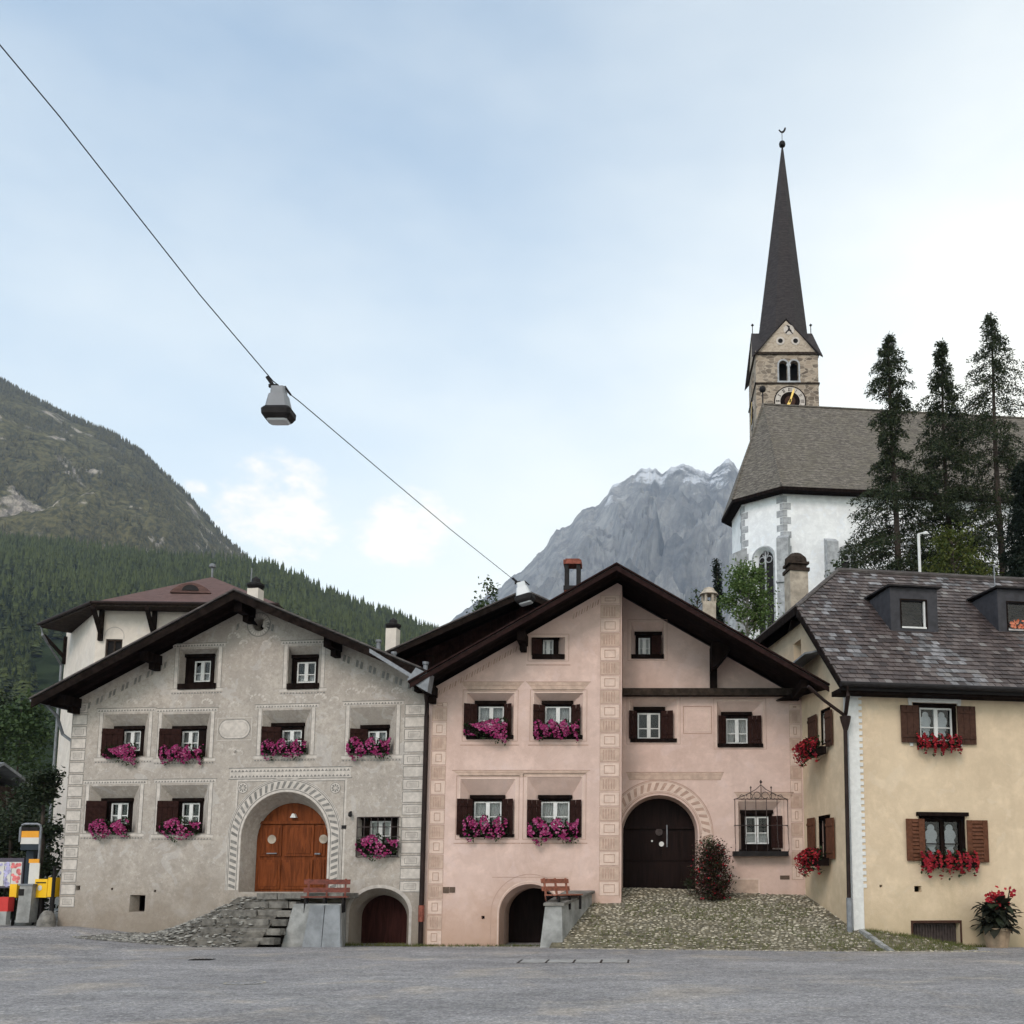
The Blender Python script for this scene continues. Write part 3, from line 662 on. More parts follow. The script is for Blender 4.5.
# ================================================================== GREY HOUSE
P1 = atY(424, 880, 29.0); P0 = atY(62, 880, 30.4)
angG = math.atan2(P1.y - P0.y, P1.x - P0.x); G = Fr((P0.x, P0.y), angG)
grey = empty('grey_house', (P0.x, P0.y, 0), 'old grey plaster house with scratched ornament, orange arched door and wide dark gable roof', 'house')
uL, uR = G.uv(62, 860)[0], G.uv(423, 860)[0]; VB = -.3
ua = G.uv(252, 612)[0]; vaW = G.uv(252, 606)[1]; vLW = G.uv(77, 701)[1]; vRW = G.uv(426, 680)[1]
slL = (vaW - vLW) / (ua - uL); slR = (vaW - vRW) / (uR - ua)
H = []
gwin = dict(  # recess, frame, casement, shutters
 w1=((179, 649, 217, 688), (186, 656, 214.5, 686), (194.5, 661, 211, 682), ()),
 w2=((288, 646, 320, 688), (292, 657, 318, 686), (297, 662, 316, 683), ()),
 a=((103, 714, 147, 757), (116, 728, 144, 756), (124, 731, 141, 751), (('L', 105, 729, 122, 756),)),
 b=((162, 714, 209, 758), (174, 728, 206, 757), (182, 731, 199, 751), (('L', 162, 729, 180, 757),)),
 c=((262, 710, 310, 755), (273, 725, 304, 753), (282, 730, 302, 748), (('L', 264, 727, 280, 753),)),
 d=((350, 707, 395, 755), (362, 727, 389, 753), (368, 731, 387, 750), (('L', 352, 729, 367, 753),)),
 e=((89, 786, 138, 833), (103, 800, 132.5, 832), (111, 803, 128.5, 824), (('L', 89, 801, 105, 831),)),
 f=((160, 785, 207, 834), (174, 800, 203, 833), (182, 803, 200, 825), (('L', 160, 801, 177, 832),)),
 g=((356, 817, 399, 857), (362, 818, 397, 855), (370, 821, 391, 846), ()),
)
orn = MB()
for k, (rec, inn, cas, sh) in gwin.items():
    H.append(window(grey, G, rec, inn, cas, sh, depth=.32, style='low' if k in 'w1w2ef' else 'curtain', sill=True if k in ('w1', 'w2') else False))
    if k != 'g': grey_surround(orn, G, rec)
# round hole under the ridge
oc = G.uv(259, 624.5); rr = .20
circ = lambda c, r, n=20: [(c[0] + r * math.cos(2 * math.pi * k / n), c[1] + r * math.sin(2 * math.pi * k / n)) for k in range(n)]
H.append((circ(oc, rr), circ((oc[0] + .03, oc[1]), rr * .8), .35))
for k in range(24):
    a0, a1 = 2 * math.pi * k / 24, 2 * math.pi * (k + .6) / 24
    orn.fpoly(G, [(oc[0] + r * math.cos(a), oc[1] + r * math.sin(a)) for r, a in ((.24, a0), (.33, a0), (.33, a1), (.24, a1))], .004, 0)
for k in range(24):
    a0, a1 = 2 * math.pi * k / 24, 2 * math.pi * (k + 1) / 24
    orn.fpoly(G, [(oc[0] + r * math.cos(a), oc[1] + r * math.sin(a)) for r, a in ((.35, a0), (.375, a0), (.375, a1), (.35, a1))], .004, 1)
# niche and small holes at the base
for rc_ in ((129.5, 895, 145, 912),): r = G.rect(*rc_); H.append((rpts(r), rpts((r[0] + .12, r[1] + .02, r[2] - .02, r[3] - .03)), .3))
for (x, y, s) in ((78, 888, .07), (112, 889, .035), (155, 891, .035)):
    u, v = G.uv(x, y); H.append((rpts((u - s, v - s, u + s, v + s)), rpts((u - s * .8, v - s * .8, u + s * .8, v + s * .8)), .2))
# house door
dl, dr = G.uv(240.5, 850)[0], G.uv(327.5, 850)[0]; dc = (dl + dr) / 2; drr = (dr - dl) / 2; vtop = G.uv(284, 792)[1]; vbD = G.uv(284, 892)[1]
DD = .62
il, ir = G.uv(256.5, 850, -DD)[0], G.uv(327.5, 850, -DD)[0]; ic = (il + ir) / 2; irr = (ir - il) / 2; ivt = G.uv(290, 803, -DD)[1]
ho = arch(dc, drr, vbD, vtop - drr); hi = arch(ic, irr, vbD, ivt - irr); H.append((ho, hi, DD))
# cellar arch
cl, cr_ = G.uv(349, 920)[0], G.uv(409, 920)[0]; cc = (cl + cr_) / 2; crr = (cr_ - cl) / 2; cvt = G.uv(380, 888)[1]
cil, cir = G.uv(356, 920, -.5)[0], G.uv(407, 920, -.5)[0]; cic = (cil + cir) / 2; cirr = (cir - cil) / 2; civt = G.uv(382, 895, -.5)[1]
hoC = arch(cc, crr, VB + .02, cvt - crr * .8, crr * .8); hiC = arch(cic, cirr, VB + .02, civt - cirr * .85, cirr * .85); H.append((hoC, hiC, .5))
mb = MB(); prof = [(uL, vaW - slL * (ua - uL)), (ua, vaW), (uR, vaW - slR * (uR - ua))]
wall(mb, G, [(uL, VB), (uR, VB)] + prof[::-1], H); body(mb, G, uL, uR, VB, prof, 12)
gwall = mb.build('wall', M['grey_plaster'], grey)
# painted corner blocks and bands
lf = lambda a: (lambda v: a)
vq0, vq1 = G.uv(70, 908)[1], G.uv(75, 702)[1]
quoins(orn, G, lf(uL + .02), lf(uL + .50), vq0, vq1, .36, 0, 1, 2)
vq0, vq1 = G.uv(412, 893)[1], G.uv(412, 702)[1]
quoins(orn, G, lf(uR - .66), lf(uR - .06), vq0, vq1, .36, 0, 1, 2)
# frieze under the verge
for (ua0, va0, ua1, va1) in ((uL + .2, prof[0][1], ua - .35, vaW), (ua + .35, vaW, uR - .2, prof[2][1])):
    n = int(abs(ua1 - ua0) / .13)
    for k in range(n):
        f0, f1 = k / n, (k + .6) / n; dv = .30
        line = lambda f: (ua0 + (ua1 - ua0) * f, (vaW - slL * (ua - (ua0 + (ua1 - ua0) * f)) if ua1 < ua else vaW - slR * ((ua0 + (ua1 - ua0) * f) - ua)) - dv)
        a, b = line(f0), line(f1)
        if any(q_[0] - .35 < a[0] < q_[2] + .35 for q_ in (G.rect(*gwin['w1'][0]), G.rect(*gwin['w2'][0]))): continue
        orn.fpoly(G, [(a[0], a[1] - .20), (b[0], b[1] - .20), (b[0] + .03, b[1]), (a[0] + .03, a[1])], .004, 1 if k % 3 else 2)
# oval plaque
po = G.uv(234.5, 729)
def stadium(c, hw, hh, n=10): return [(c[0] + (hw - hh) * (1 if math.cos(t) > 0 else -1) + hh * math.cos(t), c[1] + hh * math.sin(t)) for t in [math.pi * (-.5 + k / n) for k in range(n + 1)] + [math.pi * (.5 + k / n) for k in range(n + 1)]]
orn.fpoly(G, stadium(po, .50, .30), .004, 1); orn.fpoly(G, stadium(po, .475, .275), .007, 0); orn.fpoly(G, stadium(po, .42, .22), .010, 2); orn.fpoly(G, stadium(po, .405, .205), .013, 0)
orn.fframe(G, po[0] - .54, po[1] - .34, po[0] + .54, po[1] + .34, .02, .004, 0)
# scroll ornaments: garlands
def scroll(F, px, py, s, mi, flip=1):
    c = F.uv(px, py)
    for k in range(9):
        t = k / 8; a = t * 4.2; r = s * (1 - t * .75); p0 = (c[0] + flip * r * math.cos(a), c[1] + r * .7 * math.sin(a)); wd = .035 * (1.2 - t)
        orn.fpoly(F, [(p0[0] - wd * 1.4, p0[1] - wd), (p0[0] + wd, p0[1] - wd * .6), (p0[0] + wd * 1.3, p0[1] + wd), (p0[0] - wd * .5, p0[1] + wd * 1.2)], .0045, mi)
for (x, y, s, f) in ((232, 637, .22, 1), (276, 640, .22, -1), (245, 643, .14, -1), (265, 644, .16, 1), (350, 693, .25, 1), (372, 691, .25, -1), (395, 692, .2, 1), (255, 700, .3, 1), (300, 702, .3, -1), (318, 698, .22, 1), (178, 705, .22, -1),
                     (130, 703, .2, 1), (155, 704, .15, -1), (205, 703, .2, 1), (236, 706, .2, -1), (230, 752, .18, 1), (240, 754, .18, -1), (336, 700, .15, -1), (280, 698, .15, 1)):
    scroll(G, x, y, s, 0, f)
gd = orn.build('wall_ornament', [M['line_cream'], M['line_dark'], M['line_mid']], grey)
# door surround with twisted rope band
orn2 = MB()
r = G.rect(234, 779, 345, 890)
for (e_, t_, m__) in ((0, .05, 0), (.06, .015, 1)):
    orn2.frect(G, r[0] + e_, r[1], r[0] + e_ + t_, r[3] - e_, .004, m__); orn2.frect(G, r[2] - e_ - t_, r[1], r[2] - e_, r[3] - e_, .004, m__); orn2.frect(G, r[0] + e_ + t_, r[3] - e_ - t_, r[2] - e_ - t_, r[3] - e_, .004, m__)
def band(mb, F, uc, vs, r0, r1, vb, w, mi, n=40):
    for k in range(n):
        a0, a1 = math.pi * k / n, math.pi * (k + 1) / n
        mb.fpoly(F, [(uc - rr_ * math.cos(a), vs + rr_ * math.sin(a)) for rr_, a in ((r0, a0), (r1, a0), (r1, a1), (r0, a1))], w, mi)
    for s in (-1, 1): mb.frect(F, min(uc + s * r0, uc + s * r1), vb, max(uc + s * r0, uc + s * r1), vs, w, mi)
vs_ = vtop - drr
band(orn2, G, dc, vs_, drr + .01, drr + .42, vbD + .05, .007, 0)
for ra, rb in ((drr + .07, drr + .095), (drr + .335, drr + .36), (drr + .385, drr + .40)): band(orn2, G, dc, vs_, ra, rb, vbD + .05, .010, 1)
def rope(mb, F, uc, vs, ra, rb, vb, w, mi, nn, step):
    for k in range(nn):
        a0 = math.pi * (k + .1) / nn; a1 = math.pi * (k + .55) / nn; tw = math.pi * .5 / nn
        mb.fpoly(F, [(uc - ra * math.cos(a0), vs + ra * math.sin(a0)), (uc - rb * math.cos(a0 + tw), vs + rb * math.sin(a0 + tw)), (uc - rb * math.cos(a1 + tw), vs + rb * math.sin(a1 + tw)), (uc - ra * math.cos(a1), vs + ra * math.sin(a1))], w, mi)
    v = vb
    while v < vs - step * .5:
        for s in (-1, 1):
            mb.fpoly(F, [(uc + s * ra, v), (uc + s * rb, v + step * .4), (uc + s * rb, v + step * .9), (uc + s * ra, v + step * .5)], w, mi)
        v += step
rope(orn2, G, dc, vs_, drr + .115, drr + .315, vbD + .08, .0105, 1, 26, .18)
for x in (243, 335.5):
    c = G.uv(x, 788)
    orn2.fpoly(G, circ(c, .16), .007, 1); orn2.fpoly(G, circ(c, .145), .010, 0)
    for k in range(8): a = k * math.pi / 4; orn2.fpoly(G, [(c[0] + .03 * math.cos(a), c[1] + .03 * math.sin(a)), (c[0] + .10 * math.cos(a - .3), c[1] + .10 * math.sin(a - .3)), (c[0] + .125 * math.cos(a), c[1] + .125 * math.sin(a)), (c[0] + .10 * math.cos(a + .3), c[1] + .10 * math.sin(a + .3))], .013, 1)
r = G.rect(230, 768, 351, 778)
orn2.frect(G, r[0], r[1], r[2], r[3], .004, 0)
for (va, vb2) in ((r[1] + .03, r[1] + .10), (r[3] - .10, r[3] - .03)): dentils(orn2, G, r[0] + .02, r[2] - .02, va, vb2, .11, .007, 1)
orn2.frect(G, r[0] - .04, r[3], r[2] + .04, r[3] + .03, .004, 1); orn2.frect(G, r[0] - .04, r[1] - .03, r[2] + .04, r[1], .004, 1)
orn2.build('door_surround', [M['line_cream'], M['line_dark']], grey)
# pale band round the cellar arch
mb = MB(); n = len(hoC)
o2 = [(cc + (u - cc) * 1.09, v if i in (0, n - 1) else v + .09) for i, (u, v) in enumerate(hoC)]
for i in range(n - 1): mb.add([G.P(*hoC[i], .012), G.P(*hoC[i + 1], .012), G.P(*o2[i + 1], .012), G.P(*o2[i], .012)], [(0, 1, 2, 3)])
mb.build('arch_band', M['line_mid'], grey)

def arched_door(house, F, pts, w, matn, panels, name='door'):
    mb = MB(); mb.fprism(F, pts, w - .08, w - .02); d = mb.build(name, M[matn], house)
    if panels:
        mb = MB()
        for (a, b, c, e) in panels:
            mb.fbox(F, a, c, b, e, w - .02, w + .0); mb.fbox(F, a + .06, c - .06, b + .06, e - .06, w + .0005, w + .015)
        mb.build('door_panel', M[matn], d)
    return d
door = arched_door(grey, G, arch(ic, irr + .02, vbD, ivt - irr), -DD, 'door_orange', None)
dw = ir - il; vmid = vbD + 1.95 * (ivt - vbD) / 2.6; mb = MB()
vr = G.uv(290, 824, -DD)[1]; vl = G.uv(290, 858, -DD)[1]
xs_ = [il + .06, il + dw * .37, il + dw * .82, ir - .03]
for a, b in zip(xs_, xs_[1:]):
    for (v0, v1) in ((vbD + .08, vl - .05), (vl + .05, vr - .03)):
        mb.fbox(G, a + .04, b - .04, v0, v1, -DD - .018, -DD + .012)
        mb.fbox(G, a + .12, b - .12, v0 + .08, v1 - .08, -DD + .0125, -DD + .03)
mb.fbox(G, il + .02, ir - .02, vr, vr + .09, -DD - .018, -DD + .05)
mb.build('door_panel', M['door_orange'], door)
mb = MB(); 
for u_, v_ in ((il + dw * .22, (vr + vl) / 2 + .05), (ir - .12, (vr + vl) / 2 + .05)): mb.fprism(G, circ((u_, v_), .13, 14), -DD + .031, -DD + .045)
mb.build('door_glazing', M['chimney_beige'], door)
mb = MB(); mb.fbox(G, il + dw * .16, il + dw * .30, vl + .12, vl + .15, -DD + .032, -DD + .07); mb.fbox(G, ir - .36, ir - .2, vl + .10, vl + .14, -DD + .032, -DD + .07); mb.build('handle', M['metal_grey'], door)
mb = MB(); cx = il + dw * .52; mb.fprism(G, [(cx - .09, vr + .18), (cx + .09, vr + .18), (cx + .03, vr + .30), (cx - .03, vr + .30)], -DD - .01, -DD + .12); mb.build('door_lamp', M['white_paint'], door)
arched_door(grey, G, arch(cic, cirr + .02, VB, civt - cirr * .85, cirr * .85), -.9, 'door_cellar', None, 'cellar_door')
mb = MB()
for (o_, i__, d_) in ((hiC, hiC, 0),):
    n = len(o_); mb.add([G.P(u, v, -.5) for u, v in o_] + [G.P(u, v, -.98) for u, v in o_], [(i, i + 1, n + i + 1, n + i) for i in range(n - 1)])
mb.build('arch_lining', M['grey_plaster'], grey)
# grille over the low right window
def grille(house, F, r, w, nbv, nbh, parent_name='window_grille', m='iron', basket=False, crest=False):
    mb = MB(); u0, v0, u1, v1 = r
    for k in range(nbv + 1):
        u = u0 + (u1 - u0) * k / nbv; pts = [F.P(u, v1, w), F.P(u, v0, w)]
        if basket: pts = [F.P(u, v1, w), F.P(u, v0 + .45, w), F.P(u, v0 + .25, w + .12), F.P(u, v0 + .08, w + .14), F.P(u, v0, w)]
        mb.tube(pts, .011, 5)
    for k in range(nbh + 1):
        v = v0 + (v1 - v0) * k / nbh; ww = w + (.13 if basket and k in (0,) else 0)
        mb.tube([F.P(u0, v, 0), F.P(u0, v, w), F.P(u1, v, w), F.P(u1, v, 0)], .012, 5)
    if crest:
        uc = (u0 + u1) / 2
        for s in (-1, 1):
            for (c_, h_, q) in ((.12, .22, .10), (.34, .16, .09), (.56, .11, .07)):
                pts = [F.P(uc + s * (c_ + q * math.cos(t)), v1 + h_ * .5 + q * math.sin(t), w) for t in [k * .7 for k in range(9)]]; mb.tube(pts, .011, 5)
            mb.tube([F.P(uc + s * .75, v1, w), F.P(uc + s * .45, v1 + .12, w), F.P(uc + s * .15, v1 + .28, w), F.P(uc, v1 + .42, w)], .011, 5)
            mb.tube([F.P(uc + s * .30, v1, w), F.P(uc + s * .30, v1 + .33, w)], .012, 5)
        mb.tube([F.P(uc, v1, w), F.P(uc, v1 + .55, w)], .012, 5); mb.lathe(F.P(uc, v1 + .50, w), [(.01, -.05), (.045, 0), (.01, .06)], 8)
        for s in (-1, 1): mb.lathe(F.P(uc + s * .30, v1 + .33, w), [(.01, -.03), (.03, 0), (.008, .05)], 6)
    return mb.build(parent_name, M[m], house)
r = G.rect(357, 817, 398, 857, .14); grille(grey, G, r, .14, 6, 4)
for x in (351.5,): 
    u, v = G.uv(x, 815); mb = MB(); mb.lathe(G.P(u, v, .10), [(.03, -.06), (.06, -.02), (.05, .06), (.01, .10)], 8); mb.fbox(G, u - .012, u + .012, v + .08, v + .105, 0, .10); mb.build('wall_lamp', M['metal_dark'], grey)
u, v = G.uv(344, 827); mb = MB(); mb.fbox(G, u - .07, u + .07, v - .05, v + .05, .002, .02); mb.build('house_plate', M['metal_dark'], grey)
# roof
OH = 1.0
vaR = vaW + .18
eL, eR = ua - (ua - uL) - .55, uR + .10
roof, vl_, vr_ = gable_roof(grey, G, eL, eR, ua, vaR, slL, slR, OH, -12.4, fascia='wood_roof', vergeboard=.26)
for (f, side) in ((0, 0), (.52, -1), (.50, 1), (1, -1), (1.0, 1)):
    if side == 0: purlin(grey, G, ua, vaW - .10, .8)
    elif side < 0: u_ = ua - (ua - uL) * f + (.15 if f == 1 else 0); purlin(grey, G, u_, vaW - slL * (ua - u_) - .02, .75)
    else: u_ = ua + (uR - ua) * f - (.2 if f == 1 else 0); purlin(grey, G, u_, vaW - slR * (u_ - ua) - .02, .75)
# gutter lip on the left eave with its curved downpipe
mb = MB(); mb.tube([G.P(eL - .05, vl_ - .03, OH), G.P(eL - .05, vl_ - .03, -12.2)], .06, 8); mb.build('gutter', M['metal_grey'], roof)
mb = MB(); mb.tube([G.P(eL - .02, vl_ - .06, .4), G.P(eL + .2, vl_ - .4, .2), G.P(uL - .35, vl_ - .9, -.1), G.P(uL - .08, vl_ - 1.1, -.15), G.P(uL - .08, vl_ - 1.6, -.2)], .05, 8); mb.build('downpipe', M['metal_grey'], roof)
def chimney(parent, F, x0, x1, y0, y1, w, cap, m='chimney_beige', capm='metal_dark', down=2.0, style='flat'):
    u0, v0, u1, v1 = F.rect(x0, y0, x1, y1, w); d = u1 - u0; mb = MB()
    mb.fbox(F, u0, u1, v0 - down, v1, w - d, w); c = mb.build('chimney', M[m], parent)
    mb = MB()
    if style == 'flat':
        mb.fbox(F, u0 - .08, u1 + .08, v1 + cap * .55, v1 + cap * .75, w - d - .08, w + .08)
        for a in (u0 + .05, u1 - .12):
            for b in (w - d + .05, w - .12): mb.fbox(F, a, a + .07, v1, v1 + cap * .55, b, b + .07)
        mb.fbox(F, u0 - .02, u1 + .02, v1 - .06, v1 + .002, w - d - .02, w + .02)
    elif style == 'cowl':
        c0 = F.P((u0 + u1) / 2, v1, w - d / 2); mb.lathe(c0, [(d * .55, 0), (d * .75, cap * .25), (d * .75, cap * .4), (d * .4, cap * .5), (d * .35, cap * .8), (d * .1, cap)], 10)
    elif style == 'lantern':
        c0 = F.P((u0 + u1) / 2, v1, w - d / 2)
        for k in range(6): a = k * math.pi / 3; mb.box(c0 + Vector((d * .5 * math.cos(a), d * .5 * math.sin(a), cap * .25)), (.07, .07, cap * .5), a)
        mb.lathe(c0 + Vector((0, 0, cap * .5)), [(d * .75, 0), (d * .7, cap * .08), (d * .45, cap * .3), (d * .4, cap * .4), (d * .1, cap * .5)], 10)
    mb.build('chimney_cap', M[capm], parent); return c
chimney(roof, G, 247, 258, 588, 600, -1.5, .42, 'white_plaster', 'metal_dark', 1.2, 'cowl')
u_, v_ = G.uv(251.5, 576, -1.7); mb = MB(); mb.tube([G.P(u_, v_ - .2, -1.7), G.P(u_, v_ + .25, -1.7)], .02, 5); mb.build('chimney_vane', M['metal_grey'], roof)
chimney(roof, G, 385.5, 396, 628, 648, -7.5, .42, 'white_plaster', 'metal_dark', 3, 'cowl')
for (x, y0, y1) in ((378.5, 640, 656), (393.8, 652, 664), (425.5, 662, 674)):
    mb = MB()
    a = G.rect(x - 2, y0, x + 2, y1, -.6 if x < 420 else .5); ww = -.6 if x < 420 else .5
    mb.lathe(G.P((a[0] + a[2]) / 2, a[1] - .5, ww), [(.065, 0), (.065, a[3] - a[1] + .42), (.09, a[3] - a[1] + .43), (.09, a[3] - a[1] + .5)], 10)
    mb.build('vent_pipe', M['metal_grey'], roof)
mb = MB()
g0 = G.uv(381, 655, .2); g1 = G.uv(428, 684, .9)
mb.hexa([G.P(g0[0], g0[1] - .12, -.4), G.P(g1[0], g1[1] - .12, .6), G.P(g1[0], g1[1] - .12, 1.06), G.P(g0[0], g0[1] - .12, 1.06), G.P(g0[0], g0[1], -.4), G.P(g1[0], g1[1], .6), G.P(g1[0], g1[1], 1.06), G.P(g0[0], g0[1], 1.06)])
u_, v_ = G.uv(420, 684, 1.0); mb.fprism(G, [(u_ - .35, v_ + .1), (u_ + .25, v_ - .25), (u_ + .32, v_ + .25), (u_ - .1, v_ + .45)], .75, 1.10)
mb.build('roof_flashing', M['metal_grey'], roof)

# ================================================================== PINK HOUSE
PO = atY(425, 880, 29.0); A = Fr((0, 29.0), 0); B = Fr((0, 30.2), 0)
pink = empty('pink_house', (0, 29.0, 0), 'pale pink plaster house with dark arched doorway, recessed right half and big dark gable roof', 'house')
pL = A.uv(425, 860)[0]; pM = A.uv(621.5, 760)[0]; pa = A.uv(617.5, 585)[0]; pva = A.uv(617.5, 583)[1]; pvl = A.uv(433, 690)[1]; psl = (pva - pvl) / (pa - pL)
pR = B.uv(803.5, 800)[0]
H = []
pw = dict(
 p1=((532, 637.2, 565, 658), (533, 638, 558.5, 657), (543, 640, 553.5, 655.5), (('L', 532, 639, 542, 656),)),
 p2=((466.5, 693, 514, 738), (476, 703, 505, 737), (478.5, 706.5, 504, 730), (('L', 464.5, 704, 477, 736), ('R', 503.5, 704, 512, 736))),
 p3=((534, 693, 583, 738), (543, 703, 572, 737), (545, 706.5, 571, 730), (('L', 533.5, 705, 545, 737), ('R', 571.5, 705, 580.5, 737))),
 p4=((460, 779, 515, 836), (471, 797, 504, 835), (474, 801.5, 501.5, 827), (('L', 457.5, 799, 472.5, 835), ('R', 502, 799, 513.5, 835))),
 p5=((527, 777, 582, 836), (539, 797, 571, 835), (541, 801.5, 569.5, 827), (('L', 527.5, 800, 541, 836), ('R', 570, 800, 581.5, 836))))
for k, (rec, inn, cas, sh) in pw.items(): H.append(window(pink, A, rec, inn, cas, sh, depth=.30, style='curtain'))
al, ar = A.uv(499, 920)[0], A.uv(560, 920)[0]; ac = (al + ar) / 2; arr = (ar - al) / 2; avt = A.uv(530, 884)[1]
ail, air = A.uv(504, 920, -.45)[0], A.uv(562, 920, -.45)[0]; aic = (ail + air) / 2; airr = (air - ail) / 2; aivt = A.uv(531, 888, -.45)[1]
hoA = arch(ac, arr, VB + .02, avt - arr * .95, arr * .95); hiA = arch(aic, airr, VB + .02, aivt - airr * .95, airr * .95); H.append((hoA, hiA, .45))
for (x, y, s) in ((437, 919, .05), (483, 917.5, .045), (613.5, 864.5, .04)):
    u, v = A.uv(x, y); H.append((rpts((u - s, v - s, u + s, v + s)), rpts((u - s * .8, v - s * .8, u + s * .8, v + s * .8)), .2))
mb = MB()
profA = [(pL, pva - psl * (pa - pL)), (pa, pva), (pM, pva - psl * (pM - pa))]
wall(mb, A, [(pL, VB), (pM, VB)] + profA[::-1], H)
HB = []
rw = dict(
 r1=((631, 622, 664, 657.5), (635.5, 634, 661, 656.5), (638.5, 638, 650, 655.5), (('R', 651.5, 636, 661, 656),), 'curtain'),
 r2=((630, 699, 677, 741), (634.5, 709, 664, 740), (637.5, 713, 660, 739), (('L', 629, 711, 637, 739), ('R', 661, 711, 673, 739)), 'dark'),
 r3=((717, 701, 763, 746), (722, 714, 751, 745), (726, 718.5, 747.5, 744), (('L', 718, 716, 726, 744), ('R', 748, 716, 761, 744)), 'curtain'),
 r4=((738.5, 801.5, 781, 851), (741, 812, 772, 850), (745, 816.5, 768.5, 844), (('R', 771, 816, 782, 848),), 'low'))
for k, (rec, inn, cas, sh, st) in rw.items(): HB.append(window(pink, B, rec, inn, cas, sh, depth=.22, style=st))
bl, br = B.uv(625, 850)[0] - .12, B.uv(698, 850)[0]; bc = (bl + br) / 2; brr = (br - bl) / 2; bvt = B.uv(662, 795)[1]; bvb = .9
hoB = arch(bc, brr, bvb, bvt - brr); hiB = arch(bc, brr - .05, bvb, bvt - brr); HB.append((hoB, hiB, .7))
profB = [(pM - .3, pva - psl * (pM - .3 - pa)), (pR, pva - psl * (pR - pa))]
pR2 = pR + .35
wall(mb, B, [(pM - .3, VB), (pR2, VB), (pR2, pva - psl * (pR2 - pa)), (pM - .3, pva - psl * (pM - .3 - pa))], HB)
# return wall of the jutting half, sides and back
mb.add([A.P(pM, VB, 0), A.P(pM, VB, -1.3), A.P(pM, profA[2][1], -1.3), A.P(pM, profA[2][1], 0)], [(0, 1, 2, 3)])
body(mb, A, pL, pR2, VB, [(pL, profA[0][1]), (pa, pva), (pR2, pva - psl * (pR2 - pa))], 14)
mb.add([A.P(pL, VB, -1.2), A.P(pL, VB, 0), A.P(pL, profA[0][1], 0), A.P(pL, profA[0][1], -1.2)], [(0, 1, 2, 3)])
mb.build('wall', M['pink_plaster'], pink)
arched_door(pink, A, arch(aic, airr + .02, VB, aivt - airr * .95, airr * .95), -1.5, 'door_dark', None, 'cellar_door')
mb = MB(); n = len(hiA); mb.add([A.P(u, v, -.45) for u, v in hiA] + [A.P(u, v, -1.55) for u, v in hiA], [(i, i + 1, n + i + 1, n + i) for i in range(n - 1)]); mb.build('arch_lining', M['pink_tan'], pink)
door = arched_door(pink, B, arch(bc, brr - .03, bvb, bvt - brr), -.70, 'door_dark', None)
mb = MB(); du = (2 * brr) / 4
for k in range(4):
    a = bc - brr + .06 + du * k
    for (v0, v1) in ((1.5, 2.2), (2.28, 3.15)): mb.fbox(B, a + .03, a + du - .06, v0, v1, -.72, -.685)
mb.fbox(B, bc - brr + .03, bc + brr - .03, 3.22, 3.32, -.72, -.66); mb.build('door_panel', M['door_dark'], door)
mb = MB(); h0 = B.uv(667, 847, -.6); h1 = B.uv(667, 825, -.6); mb.tube([B.P(h0[0], h0[1], -.60), B.P(h0[0], h1[1], -.60)], .022, 8)
for v in (h0[1] + .06, h1[1] - .06): mb.fbox(B, h0[0] - .015, h0[0] + .015, v - .02, v + .02, -.69, -.6)
mb.build('handle', M['metal_grey'], door)
mb = MB(); c = B.uv(661.5, 844, -.65); mb.fprism(B, circ(c, .075, 12), -.69, -.64); c = B.uv(652, 841, -.65); mb.fprism(B, circ(c, .03, 10), -.69, -.64); mb.build('door_knob', M['white_paint'], door)
mb = MB(); c = B.uv(659, 832, -.66); mb.fprism(B, circ(c, .11, 14), -.69, -.66); mb.fprism(B, circ(c, .055, 10), -.659, -.645); mb.build('knocker', M['iron'], door)
# ornament
po_ = MB()
def trap(mb, F, x0, x1, y0, y1, fl=.25):
    u0, v0, u1, v1 = F.rect(x0, y0, x1, y1)
    mb.fpoly(F, [(u0 + fl, v0), (u1 - fl, v0), (u1, v1), (u0, v1)], .004, 1)
    mb.frect(F, u0, v1 - .02, u1, v1, .007, 0); mb.frect(F, u0 + fl, v0, u1 - fl, v0 + .014, .007, 0)
    mb.frect(F, u0 + fl * .4, v0 + (v1 - v0) * .6, u1 - fl * .4, v0 + (v1 - v0) * .6 + .012, .007, 0)
trap(po_, A, 460, 524, 681.5, 691.5); trap(po_, A, 526, 591, 681.5, 691.5); trap(po_, A, 452, 590, 770, 777)
trap(po_, B, 734, 794, 792, 800, .15); trap(po_, B, 626, 724, 772, 780, .1)
for rec in [v[0] for v in pw.values()]:
    r = A.rect(*rec); po_.fframe(A, r[0] - .12, r[1] - .10, r[2] + .12, r[3] + .10, .018, .004, 0); po_.fframe(A, r[0] - .04, r[1] - .03, r[2] + .04, r[3] + .03, .03, .0042, 2)
    po_.frect(A, r[0] - .16, r[1] - .22, r[2] + .16, r[1] - .19, .004, 0)
for rec in [v[0] for v in rw.values()]:
    r = B.rect(*rec); po_.fframe(B, r[0] - .03, r[1] - .03, r[2] + .03, r[3] + .03, .03, .0042, 2); po_.fframe(B, r[0] - .10, r[1] - .10, r[2] + .10, r[3] + .08, .014, .004, 0)
